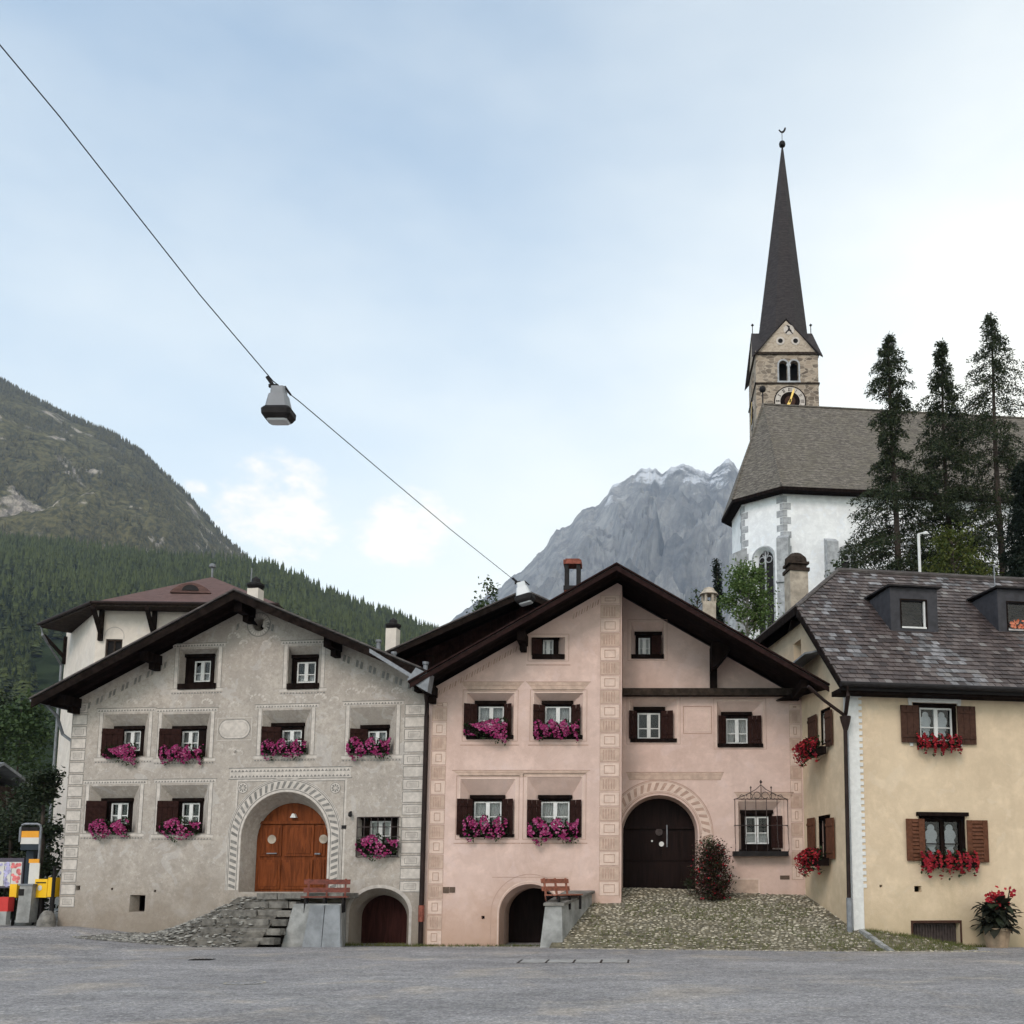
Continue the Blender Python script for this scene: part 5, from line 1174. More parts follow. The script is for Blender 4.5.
b_ = MB(); b_.tube([e1 + Vector((0, -.06, -.02)), Wf.P(Lf + 1, vEw - .02, 1.17)], .07, 8); b_.tube([e0 + Vector((-.05, -.05, -.02)), e1 + Vector((-.05, -.05, -.02))], .07, 8); b_.build('gutter', M['copper'], wroof)
b_ = MB(); b_.tube([e0 + Vector((.05, 0, -.1)), e0 + Vector((.15, 0, -.5)), Ws.P(-.1, vEw - 1.5, .1), Ws.P(-.08, 0, .1)], .06, 8); b_.build('downpipe', M['metal_grey'], wh)
b_ = MB(); b_.tube([apx + Vector((0, 0, -.3)), apx + Vector((0, 0, .45))], .05, 6); b_.lathe(apx + Vector((0, 0, .45)), [(.03, 0), (.16, .03), (.16, .16), (.04, .22)], 8); b_.build('roof_vent', M['metal_grey'], wroof)
# low grey-roofed house at the far left edge
lh = empty('low_house', (-24, 38, 0), 'low house with pale grey roof at the left edge beneath the trees', 'house')
Lh = Fr((-30, 38), 0); r = Lh.rect(-160, 776, -30, 790); tp = Lh.uv(10, 766, -3)
mb = MB(); mb.fbox(Lh, r[2] - 24, r[2] - .3, 0, r[3] - .15, -3.8, 0); mb.build('wall', M['wood_grey'], lh)
mb = MB(); zz = r[3] - .15
mb.fprism(Ws if False else Fr((Lh.P(r[2], 0, 0).x, Lh.P(r[2], 0, 0).y), R(90)), [(-.5, zz), (1.8, zz + .75), (4.1, zz), (4.1, zz + .12), (1.8, zz + .87), (-.5, zz + .12)], -25, .1); mb.build('roof', M['slab'], lh)

# ================================================================== CHURCH
c1 = atY(785, 600, 64.0); K = Fr((c1.x, c1.y), R(6.5)); s_ = 3.2; vW = K.uv(785, 487)[1]
church = empty('church', (c1.x, c1.y, 14), 'white church with brown shingle roof and slender dark spire on the hill behind', 'church')
oc_ = [(26, 0), (0, 0), (-s_ * .7071, -s_ * .7071), (-s_ * .7071, -s_ * 1.7071), (0, -s_ * 2.414), (26, -s_ * 2.414)]
zb = 12.0
faces = []
mb = MB()
def seg_frame(a, b):
    pa_, pb_ = K.P(a[0], 0, a[1]), K.P(b[0], 0, b[1]); return Fr((pa_.x, pa_.y), math.atan2(pb_.y - pa_.y, pb_.x - pa_.x)), math.hypot(pb_.x - pa_.x, pb_.y - pa_.y)
FS, LS = seg_frame(oc_[1], oc_[0]); FA, LA = seg_frame(oc_[2], oc_[1]); FB, LB = seg_frame(oc_[3], oc_[2])
wa = FA.rect(754, 547, 774, 650); wcA = (wa[0] + wa[2]) / 2; wrA = (wa[2] - wa[0]) / 2
hoA1 = arch(wcA, wrA, wa[1], wa[3] - wrA, n=14); hiA1 = arch(wcA, wrA * .72, wa[1] + .1, wa[3] - wrA, n=14)
wall(mb, FA, [(0, zb), (LA, zb), (LA, vW), (0, vW)], [(hoA1, hiA1, .35)])
ws2 = FS.rect(841, 545, 864, 650); wc2 = (ws2[0] + ws2[2]) / 2; wr2 = (ws2[2] - ws2[0]) / 2
ho2 = arch(wc2, wr2, ws2[1], ws2[3] - wr2, n=14); hi2 = arch(wc2, wr2 * .75, ws2[1] + .1, ws2[3] - wr2, n=14)
sh3 = 6.4; ho3 = [(u + sh3, v) for u, v in ho2]; hi3 = [(u + sh3, v) for u, v in hi2]
wall(mb, FS, [(0, zb), (LS, zb), (LS, vW), (0, vW)], [(ho2, hi2, .35), (ho3, hi3, .35)])
for a, b in ((3, 2), (4, 3), (5, 4), (0, 5)):
    p, q = oc_[a], oc_[b]; mb.add([K.P(p[0], zb, p[1]), K.P(q[0], zb, q[1]), K.P(q[0], vW, q[1]), K.P(p[0], vW, p[1])], [(0, 1, 2, 3)])
mb.build('wall', M['church_plaster'], church)
def tracery(F, ho, hi, uc, rr_, vtop_, vbot):
    mb = MB(); n = len(ho)
    o2 = [(uc + (u - uc) * 1.16, v + (.08 if 0 < i < n - 1 else 0)) for i, (u, v) in enumerate(ho)]
    for i in range(n - 1): mb.add([F.P(*ho[i], .01), F.P(*ho[i + 1], .01), F.P(*o2[i + 1], .01), F.P(*o2[i], .01)], [(0, 1, 2, 3)])
    w_ = mb.build('window', M['stone_trim'], church)
    mb = MB(); mb.fpoly(F, hi, -.34); mb.build('pane', M['metal_dark'], w_)
    mb = MB(); mb.fbox(F, uc - .05, uc + .05, vbot, vtop_ - .25, -.335, -.25)
    for s in (-1, 1):
        mb.tube([F.P(uc + s * rr_ * .35 + rr_ * .30 * math.cos(t), vtop_ - rr_ * 1.05 + rr_ * .30 * math.sin(t), -.29) for t in [k * .7 for k in range(10)]], .04, 5)
    mb.tube([F.P(uc + rr_ * .28 * math.cos(t), vtop_ - rr_ * .50 + rr_ * .28 * math.sin(t), -.29) for t in [k * .7 for k in range(10)]], .04, 5)
    mb.build('tracery', M['stone_trim'], w_)
tracery(FA, hoA1, hiA1, wcA, wrA, wa[3], wa[1]); tracery(FS, ho2, hi2, wc2, wr2, ws2[3], ws2[1]); tracery(FS, ho3, hi3, wc2 + sh3, wr2, ws2[3], ws2[1])
# quoins on the apse corners
def cq(F, u0, sgn, vt, vb):
    mb = MB(); v = vt; k = 0
    while v > vb:
        L = .50 if k % 2 else .25
        mb.fbox(F, min(u0, u0 + sgn * L), max(u0, u0 + sgn * L), v - .46, v - .02, .0, .02); v -= .48; k += 1
    return mb
for (F1, a1_, F2, a2_) in ((FA, LA, FS, 0), (FB, LB, FA, 0)):
    m1 = cq(F1, a1_, -1, vW - .1, vW - 6.2); m2 = cq(F2, a2_, 1, vW - .58, vW - 6.2); m1.add(m2.v, m2.f); m1.build('quoins', M['stone_trim'], church)
# buttresses with sloped tops
def buttress(P, dirv, top, m='stone_trim', wd=.9, dp=1.0):
    d = Vector((dirv[0], dirv[1], 0)).normalized(); sd_ = Vector((-d.y, d.x, 0)); mb = MB(); P = Vector((P.x, P.y, 0))
    def pt(a, b, z): return P + sd_ * a + d * b + Vector((0, 0, z))
    mb.hexa([pt(-wd / 2, -.2, zb), pt(wd / 2, -.2, zb), pt(wd / 2, dp, zb), pt(-wd / 2, dp, zb), pt(-wd / 2, -.2, top), pt(wd / 2, -.2, top), pt(wd / 2, dp, top - .5), pt(-wd / 2, dp, top - .5)])
    mb.hexa([pt(-wd / 2 - .06, -.2, top - 3.45), pt(wd / 2 + .06, -.2, top - 3.45), pt(wd / 2 + .06, dp + .1, top - 3.45), pt(-wd / 2 - .06, dp + .1, top - 3.45), pt(-wd / 2 - .06, -.2, top - 3.3), pt(wd / 2 + .06, -.2, top - 3.3), pt(wd / 2 + .06, dp + .1, top - 3.35), pt(-wd / 2 - .06, dp + .1, top - 3.35)])
    mb.build('buttress', M[m], church)
cor1 = K.P(*[oc_[1][0], 0, oc_[1][1]]); cor2 = K.P(oc_[2][0], 0, oc_[2][1])
buttress(cor1, (FA.out + FS.out), K.uv(785, 534)[1], wd=.75, dp=.8); buttress(cor2, (FA.out + FB.out), K.uv(742, 543)[1] + .4, wd=.7, dp=.8)
buttress(FS.P(FS.uv(830, 560)[0], 0, 0), FS.out, FS.uv(830, 537)[1], wd=.75, dp=.7)
buttress(FS.P(FS.uv(915, 560)[0], 0, 0), FS.out, FS.uv(915, 537)[1], wd=.75, dp=.7)
# roof
oh = .75; cu_, cw_ = -.3, -s_ * 1.207; vRg = K.uv(766, 405, cw_)[1]; vEv = vW - .25
def outset(p): 
    dx, dy = p[0] - 1.6, p[1] - cw_; l = math.hypot(dx, dy); f = (l + oh) / l; return (1.6 + dx * f, cw_ + dy * f)
Eo = [(26.5, oh)] + [outset(q) for q in oc_[1:5]] + [(26.5, -s_ * 2.414 - oh)]
Eo[1] = (Eo[1][0], oh); Eo[4] = (Eo[4][0], -s_ * 2.414 - oh)
Ep = [K.P(u, vEv, w_) for u, w_ in Eo]; ri0, ri1 = K.P(cu_, vRg, cw_), K.P(26.5, vRg, cw_)
mb = MB(); mb.add(Ep + [ri0, ri1], [(0, 1, 6, 7), (1, 2, 6), (2, 3, 6), (3, 4, 6), (4, 5, 7, 6), (5, 0, 7)], 0)
mb.add([p + Vector((0, 0, -.22)) for p in Ep] + Ep, [(0, 1, 2, 3, 4, 5)] + [(i, (i + 1) % 6, 6 + (i + 1) % 6, 6 + i) for i in range(6)], 1)
crf = mb.build('roof', [M['church_roof'], M['wood_dark']], church)
mb = MB()
for a, b in ((ri0, ri1), (ri0, Ep[1]), (ri0, Ep[2])): mb.tube([a + Vector((0, 0, .04)), b + Vector((0, 0, .04))], .08, 6)
mb.build('ridge_cap', M['church_roof'], crf)
mb = MB(); mb.tube([ri0, ri0 + Vector((0, 0, .9))], .05, 6); mb.lathe(ri0 + Vector((0, 0, .9)), [(.03, 0), (.2, .1), (.24, .25), (.2, .4), (.03, .5)], 10); mb.build('finial', M['metal_dark'], crf)
# tower
TL, TRr = atY(756.5, 420, 75.0), atY(819.5, 420, 75.0); TW = TRr.x - TL.x; T = Fr((TL.x, 75.0), 0); vG = T.uv(790, 353.5)[1]; vS = T.uv(790, 383)[1]; vAp = T.uv(789, 320)[1]
Tl = Fr((TL.x, 75.0 + TW), R(-90)); Tr_ = Fr((TL.x + TW, 75.0), R(90)); Tb = Fr((TL.x + TW, 75.0 + TW), R(180)); cT = Vector((TL.x + TW / 2, 75 + TW / 2, 0))
bo = T.rect(779, 360.5, 787.5, 381); bo2 = T.rect(790, 360.5, 798.5, 381)
mb = MB()
for F_ in (T, Tl, Tr_, Tb):
    hs = []
    for r in (bo, bo2):
        uc = (r[0] + r[2]) / 2; rr_ = (r[2] - r[0]) / 2; hs.append((arch(uc, rr_, r[1], r[3] - rr_, n=10), arch(uc, rr_, r[1], r[3] - rr_, n=10), .5))
    wall(mb, F_, [(0, zb), (TW, zb), (TW, vG), (0, vG)], hs)
tower = mb.build('tower', M['tower_stone'], church)
mb = MB()
for F_ in (T, Tl, Tr_, Tb): mb.fprism(F_, [(.02, vG + .1), (TW - .02, vG + .1), (TW / 2, vAp - .05)], -.25, .0); 
mb.build('gable_wall', M['tower_plaster'], tower)
mb = MB()
for F_ in (T, Tl, Tr_, Tb):
    mb.fbox(F_, -.12, TW + .12, vG - .10, vG + .08, .0, .12); mb.fbox(F_, -.08, TW + .08, vS - .10, vS + .02, .0, .08)
mb.build('string_course', M['wood_grey'], tower)
mb = MB(); mb.fbox(T, bo[0] - .3, bo2[2] + .3, bo[1], bo2[3] + .3, -1.2, -.9); mb.fbox(Tl, bo[0] - .3, bo2[2] + .3, bo[1], bo2[3] + .3, -1.2, -.9)
mb.build('belfry_backing', M['interior_shade'], tower)  # plain near-black panels behind the belfry openings, in the dark interior colour
mb = MB(); um = (bo[2] + bo2[0]) / 2; mb.tube([T.P(um, bo[1], -.05), T.P(um, bo[3] - .35, -.05)], .09, 10); mb.fbox(T, um - .16, um + .16, bo[3] - .45, bo[3] - .28, -.15, .03)
for r in (bo, bo2): band(mb, T, (r[0] + r[2]) / 2, r[3] - (r[2] - r[0]) / 2, (r[2] - r[0]) / 2 + .0, (r[2] - r[0]) / 2 + .12, r[1], .012, 0, 12)
mb.fbox(T, bo[0] - .15, bo2[2] + .15, bo[1] - .14, bo[1] - .005, .0, .06); mb.build('belfry_column', M['stone_trim'], tower)
# oculi and ibex emblem on the front gable
mb = MB()
for x in (780.3, 795.5): c = T.uv(x, 341); mb.fprism(T, circ(c, .34, 18), .0, .03, 0); 
c = T.uv(789, 331); mb.fprism(T, circ((c[0], c[1] + .1), .42, 20), .0, .02, 0)
mb.build('oculus_ring', M['line_cream'], tower)
mb = MB()
for x in (780.3, 795.5): c = T.uv(x, 341); mb.fprism(T, circ(c, .19, 16), .031, .04)
mb.build('oculus', M['interior_shade'], tower)
mb = MB(); c = T.uv(789, 331); S = .36
ib = [(-.9, -.7), (-.55, -.35), (-.25, .0), (-.15, .45), (-.35, .75), (-.6, .95), (-.2, 1.05), (.05, .8), (.2, .95), (.15, .5), (.25, .1), (.5, -.1), (.55, -.5), (.9, -.9), (.6, -.9), (.3, -.5), (.05, -.25), (-.25, -.4), (-.6, -.9)]
mb.fprism(T, [(c[0] + a * S, c[1] + .1 + b * S) for a, b in ib], .021, .035); mb.build('emblem', M['metal_dark'], tower)
# clock on the front and on the left face
def clock(F, c, rr_):
    mb = MB(); mb.fprism(F, circ(c, rr_, 36), .0, .05, 0); cf_ = mb.build('clock_face', M['line_cream'], tower)
    mb = MB(); mb.fprism(F, circ(c, rr_ * .62, 30), .051, .07, 0)
    for k in range(36):
        a0, a1 = 2 * math.pi * k / 36, 2 * math.pi * (k + 1) / 36
        mb.fpoly(F, [(c[0] + r_ * math.cos(a), c[1] + r_ * math.sin(a)) for r_, a in ((rr_ * .95, a0), (rr_ * 1.02, a0), (rr_ * 1.02, a1), (rr_ * .95, a1))], .056)
    numer = {0: 'XII', 1: 'I', 2: 'II', 3: 'III', 4: 'IIII', 5: 'V', 6: 'VI', 7: 'VII', 8: 'VIII', 9: 'IX', 10: 'X', 11: 'XI'}
    for h in range(12):
        a = math.pi / 2 - h * math.pi / 6; s = numer[h]; wid = .075 * rr_; tot = len(s) * wid
        for q, ch in enumerate(s):
            o_ = (q + .5) * wid - tot / 2
            def pl(t, r_): # t tangential, r radial
                return (c[0] + r_ * math.cos(a) + t * math.sin(a), c[1] + r_ * math.sin(a) - t * math.cos(a))
            r0, r1 = rr_ * .67, rr_ * .90; th = .016 * rr_
            segs = [((o_, r0), (o_, r1))] if ch == 'I' else ([((o_ - wid * .4, r1), (o_, r0)), ((o_ + wid * .4, r1), (o_, r0))] if ch == 'V' else [((o_ - wid * .4, r1), (o_ + wid * .4, r0)), ((o_ + wid * .4, r1), (o_ - wid * .4, r0))])
            for (t0, ra_), (t1, rb_) in segs: mb.fpoly(F, [pl(t0 - th, ra_), pl(t0 + th, ra_), pl(t1 + th, rb_), pl(t1 - th, rb_)], .056)
    mb.build('clock_ring', M['wood_dark'], tower)
    mb = MB(); mb.fprism(F, circ(c, rr_ * .34, 24), .071, .085, 0); mb.build('clock_centre', M['shutter_umber'], tower)
    mb = MB()
    for ang, L, wd in ((R(72), .92, .06), (R(245), .62, .09)):
        d = (math.cos(ang), math.sin(ang)); n = (-d[1], d[0])
        mb.fprism(F, [(c[0] - d[0] * rr_ * .12 + n[0] * wd, c[1] - d[1] * rr_ * .12 + n[1] * wd), (c[0] - d[0] * rr_ * .12 - n[0] * wd, c[1] - d[1] * rr_ * .12 - n[1] * wd), (c[0] + d[0] * rr_ * L * .7 - n[0] * wd * 1.3, c[1] + d[1] * rr_ * L * .7 - n[1] * wd * 1.3), (c[0] + d[0] * rr_ * L, c[1] + d[1] * rr_ * L), (c[0] + d[0] * rr_ * L * .7 + n[0] * wd * 1.3, c[1] + d[1] * rr_ * L * .7 + n[1] * wd * 1.3)], .09, .12)
    mb.build('clock_hand', M['gold'], tower)
cc_ = T.uv(790, 401.5); clock(T, cc_, 1.22); clock(Tl, (TW / 2, cc_[1]), 1.15)
# spire: four steep cross gables and the needle
mb = MB(); ohT = .32
def TP(a, b, z): return Vector((cT.x + a, cT.y + b, z))
hw_ = TW / 2 + ohT; Zg = vG - .35; Za = vAp + .25; innr = .55
for (dx, dy) in ((0, -1), (1, 0), (0, 1), (-1, 0)):
    px_, py_ = -dy, dx
    apf = TP(dx * (hw_ - .30), dy * (hw_ - .30), Za); api = TP(0, 0, Za)
    for s in (-1, 1):
        cor = TP(dx * hw_ + s * px_ * hw_, dy * hw_ + s * py_ * hw_, Zg)
        mb.add([apf, cor, api], [(0, 1, 2)], 0); off = Vector((0, 0, -.14)); mb.add([apf + off, cor + off, api + off], [(0, 1, 2)], 0); mb.add([apf, cor, cor + off, apf + off], [(0, 1, 2, 3)], 0)
gcov = mb.build('spire', M['spire_roof'], church)
sb = 1.62; z0 = vG + .6; tip = atY(782.3, 150, 75 + TW / 2); apxs = Vector((cT.x, cT.y, tip.z))
lean = Vector((min(.4, max(-.4, tip.x - cT.x)), 0, 0))
mb = MB(); n = 8; ring = lambda r_, z: [TP(r_ * math.cos(R(22.5) + k * math.pi / 4), r_ * math.sin(R(22.5) + k * math.pi / 4), z) for k in range(n)]
mb.add(ring(2.25, z0) + ring(2.0, z0 + 2.4) + ring(.10, apxs.z), [(k, (k + 1) % n, n + (k + 1) % n, n + k) for k in range(n)] + [(n + k, n + (k + 1) % n, 2 * n + (k + 1) % n, 2 * n + k) for k in range(n)])
mb.v = [(x + lean.x * max(0, (z - z0) / (apxs.z - z0)), y, z) for x, y, z in mb.v]
mb.build('spire_needle', M['spire_roof'], gcov)
tp_ = apxs + lean
mb = MB(); mb.lathe(tp_ + Vector((0, 0, -.1)), [(.10, 0), (.06, .35), (.24, .45), (.27, .62), (.22, .80), (.05, .92)], 12); mb.tube([tp_ + Vector((0, 0, .7)), tp_ + Vector((0, 0, 1.55))], .025, 5); mb.build('ball_finial', M['metal_dark'], gcov)
mb = MB(); W_ = Fr((tp_.x, tp_.y), 0); zc = tp_.z + 1.75; cs = .28
ck = [(-1.0, .15), (-.7, .35), (-.55, .1), (-.2, -.25), (.15, -.2), (.45, .1), (.75, .9), (1.1, 1.0), (1.2, .55), (.95, -.1), (.55, -.6), (.1, -.8), (-.35, -.65), (-.7, -.25)]
mb.fprism(W_, [(a * cs, zc + b * cs) for a, b in ck], -.03, .03); mb.build('weathercock', M['metal_dark'], gcov)
mb = MB()
for (dx, dy) in ((0, -1), (1, 0), (0, 1), (-1, 0)):
    b = TP(dx * (hw_ - .4), dy * (hw_ - .4), Za)
    if dy: continue
    mb.tube([b, b + Vector((0, 0, .65))], .035, 5); mb.lathe(b + Vector((0, 0, .6)), [(.03, 0), (.13, .1), (.03, .22)], 8)
mb.build('pinnacle', M['metal_dark'], gcov)

# ================================================================== RAMP, STEPS, LOW WALLS
def ramp_h(X, Y):
    Yf_ = 26.2 - 1.1 * max(0, min(1, (X + 1.5) / 7)); t = max(0, (Y - Yf_) / (30.2 - Yf_)); hm = 1.42 - .028 * max(0, X)
    h = hm * min(1.05, t) ** .8
    if X > yc.x + .1:
        k = max(0, 1 - (X - yc.x - .1) / 2.9); h = .52 * k * max(0, min(1, (Y - Yf_) / 1.5))
    return h - .02
mb = MB(); NX, NY = 90, 44; X0, X1, Y0, Y1 = -2.4, 9.2, 25.0, 30.9
vs = []
def lwall(Y): return -2.0 + (Y - 26.4) * .25      # line of the low wall's right face
for j in range(NY + 1):
    for i in range(NX + 1):
        Y = Y0 + (Y1 - Y0) * j / NY; xl = lwall(Y) - .25 if Y < 29 else -1.3; X = xl + (X1 - xl) * i / NX
        vs.append(Vector((X, Y, ramp_h(X, Y) + .02 * noise.noise(Vector((X * 2, Y * 2, 0))))))
mb.add(vs, [(j * (NX + 1) + i, j * (NX + 1) + i + 1, (j + 1) * (NX + 1) + i + 1, (j + 1) * (NX + 1) + i) for j in range(NY) for i in range(NX)])
tag(mb.build('cobbled_slope', M['ramp_soil'], smooth=True), kind='structure')
def pebble(mb, p, s, rnd, up=Vector((0, 0, 1)), mi=0):
    n = 6; a0 = rnd.random() * 6; sx, sy, sz = s * rnd.uniform(.75, 1.2), s * rnd.uniform(.6, 1), s * rnd.uniform(.3, .55)
    ca, sa = math.cos(a0), math.sin(a0); vs = []
    for (rr_, z) in ((1, 0), (.72, .75)):
        for k in range(n): a = 2 * math.pi * k / n + rnd.uniform(-.2, .2); x, y = sx * rr_ * math.cos(a), sy * rr_ * math.sin(a); vs.append((p[0] + x * ca - y * sa, p[1] + x * sa + y * ca, p[2] + z * sz))
    vs.append((p[0], p[1], p[2] + sz)); b = [(k, (k + 1) % n, n + (k + 1) % n, n + k) for k in range(n)] + [(n + k, n + (k + 1) % n, 2 * n) for k in range(n)]
    mb.add(vs, b, mi)
rs = random.Random(11); mb = MB(); y = 25.0
while y < 30.9:
    x = -2.4 + rs.random() * .1
    while x < 9.0:
        X, Y = x + rs.uniform(-.02, .02), y + rs.uniform(-.02, .02); h = ramp_h(X, Y)
        if h > -.015 and X > (lwall(Y) if Y < 29 else -1.3) and not (Y > 29 and X < pM) and (X < yc.x + .1 or rs.random() < .35) and rs.random() < .93: pebble(mb, (X, Y, h - .008), .062 * rs.uniform(.7, 1.15), rs)
        x += .115 * rs.uniform(.8, 1.2)
    y += .098
for k_ in range(560):
    X = pL - .2 + (yc.x + 3.2 - pL) * k_ / 560; 
    for q_ in range(3):
        Y = (28.6 if X < -2.1 else 26.15 - 1.1 * max(0, min(1, (X + 1.5) / 7)) - .05) - .07 * q_ + rs.uniform(-.03, .03)
        if rs.random() < .75: pebble(mb, (X + rs.uniform(-.03, .03), Y, street_h(X, Y) - .012), .045 * rs.uniform(.6, 1.3), rs)
tag(mb.build('cobblestones', M['stones'], smooth=False), 'small rounded cobbles set in the sloping forecourt before the pink house', 'cobbles', kind='stuff')
def tufts(mb, X, Y, h, n, s, rnd, r=.06):
    for _ in range(n):
        a = rnd.random() * 6.28; x, y_ = X + rnd.gauss(0, r), Y + rnd.gauss(0, r); L = s * rnd.uniform(.5, 1.2); dx, dy = math.cos(a) * L * .5, math.sin(a) * L * .5; w_ = .007
        mb.add([(x - w_, y_, h), (x + w_, y_, h), (x + dx, y_ + dy, h + L)], [(0, 1, 2)])
mb = MB()
for _ in range(3600):
    X, Y = rs.uniform(-1.4, 8.6), 25.1 + 4.6 * rs.random() ** 1.5; h = ramp_h(X, Y)
    if h < -.01 or X < lwall(Y) or noise.noise(Vector((X * .9, Y * .9, 3))) < -.05 and X < yc.x: continue
    tufts(mb, X, Y, h, 4, .07, rs, .05)
for _ in range(160): X = rs.uniform(*sorted((cl - 1, cr_ + .5))); q = G.P(X, 0, .1 + abs(rs.gauss(0, .12))); tufts(mb, q.x, q.y, street_h(q.x, q.y), 6, .10, rs)
for _ in range(120): X = rs.uniform(pL, -2.0); tufts(mb, X, 28.9 - abs(rs.gauss(0, .07)), -.12, 5, .08, rs)
for _ in range(90): u_ = rs.uniform(.3, 3.4); q = Yf.P(u_, 0, .08 + abs(rs.gauss(0, .1))); tufts(mb, q.x, q.y, max(ramp_h(q.x, q.y), -.05), 6, .10, rs)
tag(mb.build('grass', M['grass']), 'short grass growing between the cobbles and along the wall feet', 'grass', kind='stuff')
# stone edging line at the yellow corner
mb = MB(); a, b = Vector((yc.x + .12, yc.y - .15, 0)), atY(892, 948, 25.0); 
for k in range(6):
    p = a.lerp(Vector((b.x, b.y, 0)), (k + .5) / 6); d = Vector((b.x - a.x, b.y - a.y, 0)); mb.box((p.x, p.y, ramp_h(p.x - .2, p.y) + .02), (d.length / 6 - .02, .12, .12), math.atan2(d.y, d.x), tilt=('Y', .28))
tag(mb.build('drain_edging', M['concrete']), 'pale stone edging strip running down from the yellow corner to the street', 'edging')
# low wall with slab carrying the right bench
rb = empty('bench_wall', (-1.6, 27, 0), 'short concrete wall with slab top beside the cobbled slope, in front of the pink house', 'low wall')
fl0, fr0 = atY(541, 880, 26.4), atY(563, 880, 26.4); zt0 = atY(552, 906, 26.4).z; zt1 = atY(590, 893, 28.95).z; bk0, bk1 = atY(566, 880, 28.98), atY(592, 880, 28.98)
mb = MB(); mb.hexa([(fl0.x - .04, 26.4, -.3), (fr0.x + .02, 26.4, -.3), (bk1.x, 28.98, -.3), (bk0.x, 28.98, -.3), (fl0.x + .10, 26.55, zt0), (fr0.x - .04, 26.55, zt0), (bk1.x, 28.98, zt1), (bk0.x, 28.98, zt1)]); mb.build('wall', M['concrete'], rb)
mb = MB(); mb.hexa([(fl0.x + .06, 26.5, zt0 + .002), (fr0.x + .03, 26.5, zt0 + .002), (bk1.x + .08, 28.96, zt1 + .002), (bk0.x, 28.96, zt1 + .002), (fl0.x + .06, 26.5, zt0 + .07), (fr0.x + .03, 26.5, zt0 + .07), (bk1.x + .08, 28.96, zt1 + .07), (bk0.x, 28.96, zt1 + .07)]); mb.build('slab', M['slate_step'], rb)
# mound and steps before the grey door
UL0, UD0, UD1 = G.uv(152, 930)[0], G.uv(252, 893)[0], G.uv(284, 893)[0]
def mound(u, w_): 
    base = .02
    f = max(0, min(1, (u - UL0) / (UD0 - UL0))); g = max(0, min(1, (2.6 - w_) / 1.7)); return base + vbD * .97 * (f ** 1.45) * g ** .9
mb = MB(); N1, N2 = 40, 26; umax = UD1 + .6
mb.add([G.P(UL0 + (umax - UL0) * i / N1, mound(UL0 + (umax - UL0) * i / N1, 2.7 * j / N2) + .03 * noise.noise(Vector((i * .4, j * .4, 1))) - .03 + street_h(*G.P(UL0 + (umax - UL0) * i / N1, 0, 2.7 * j / N2)[:2]), 2.7 * j / N2) for j in range(N2 + 1) for i in range(N1 + 1)],
       [(j * (N1 + 1) + i, j * (N1 + 1) + i + 1, (j + 1) * (N1 + 1) + i + 1, (j + 1) * (N1 + 1) + i) for j in range(N2) for i in range(N1)])
tag(mb.build('stone_mound', M['mound_soil'], smooth=True), kind='structure')
mb = MB()
for _ in range(2300):
    u_ = rs.uniform(UL0 - .5, UD1 + .1); w_ = rs.uniform(0.02, 2.85); q = G.P(u_, 0, w_); h = mound(u_, w_) + street_h(q.x, q.y)
    if u_ > G.uv(222, 900)[0] and rs.random() < .55: continue
    pebble(mb, (q.x, q.y, h - .01), .065 * rs.uniform(.6, 1.3), rs)
tag(mb.build('rubble_stones', M['mound_stone']), 'loose rounded stones paving the mound left of the orange door', 'stones', kind='stuff')
st = empty('stone_steps', tuple(G.P(UD0, 0, 1.5)), 'rough slate steps climbing to the orange arched door', 'steps')
us0, us1 = G.uv(222, 900, 1.4)[0], G.uv(292, 900, 1.6)[0]; n = 6
for k in range(n):
    z1 = vbD - .02 - k * (vbD) / n; w0, w1 = .1 + (.9 if k else 0) + (k - 1) * .28 * (k > 0), 1.05 + k * .28; mb = MB(); a = us0 + rs.uniform(-.15, .15) - .06 * k + (.9 if k == 0 else .55 if k == 1 else .25 if k == 2 else 0)
    while a < us1 - .05:
        wd = rs.uniform(.35, .75); b = min(a + wd, us1); j1, j2 = rs.uniform(-.05, .05), rs.uniform(-.02, .02)
        mb.hexa([G.P(a, z1 - .17, w0), G.P(b - .02, z1 - .17, w0), G.P(b - .02 + j2, z1 - .17, w1 + j1 - .03), G.P(a + j2, z1 - .17, w1 + j1 - .03), G.P(a, z1 + j2 * .5, w0), G.P(b - .02, z1 + j2 * .5, w0), G.P(b - .02, z1, w1 + j1), G.P(a, z1, w1 + j1)]); a = b
    mb.build('step', M['slate_step'], st)
mb = MB(); mb.fbox(G, us0 + 1.6, us1 + 1.2, vbD - .16, vbD - .02, .0, 1.1); mb.build('landing', M['slate_step'], st)
# low wall with slate facing carrying the left bench
lb = empty('terrace_wall', tuple(G.P(G.uv(310, 900)[0], 0, 1.3)), 'grey slab-faced terrace wall between the stone steps and the cellar arch', 'low wall')
wF = 1.75; x0, x1 = G.uv(281, 942, wF)[0], G.uv(349, 942, wF)[0]; x0t, x1t = G.uv(293, 903, wF)[0], G.uv(345, 903, wF)[0]; zt = G.uv(320, 904, wF)[1]
x1 = G.uv(343, 942, wF)[0]; x1t = G.uv(340, 903, wF)[0]; xb = G.uv(347, 920, 0)[0]
mb = MB(); mb.hexa([G.P(x0, -.3, 0), G.P(xb, -.3, 0), G.P(x1, -.3, wF), G.P(x0, -.3, wF + .1), G.P(x0t, zt, 0), G.P(xb - .05, zt, 0), G.P(x1t, zt, wF - .05), G.P(x0t, zt, wF - .05)]); mb.build('wall', M['concrete'], lb)
xa = [.42, .70, 1.0]; mb = MB(); prev = .36
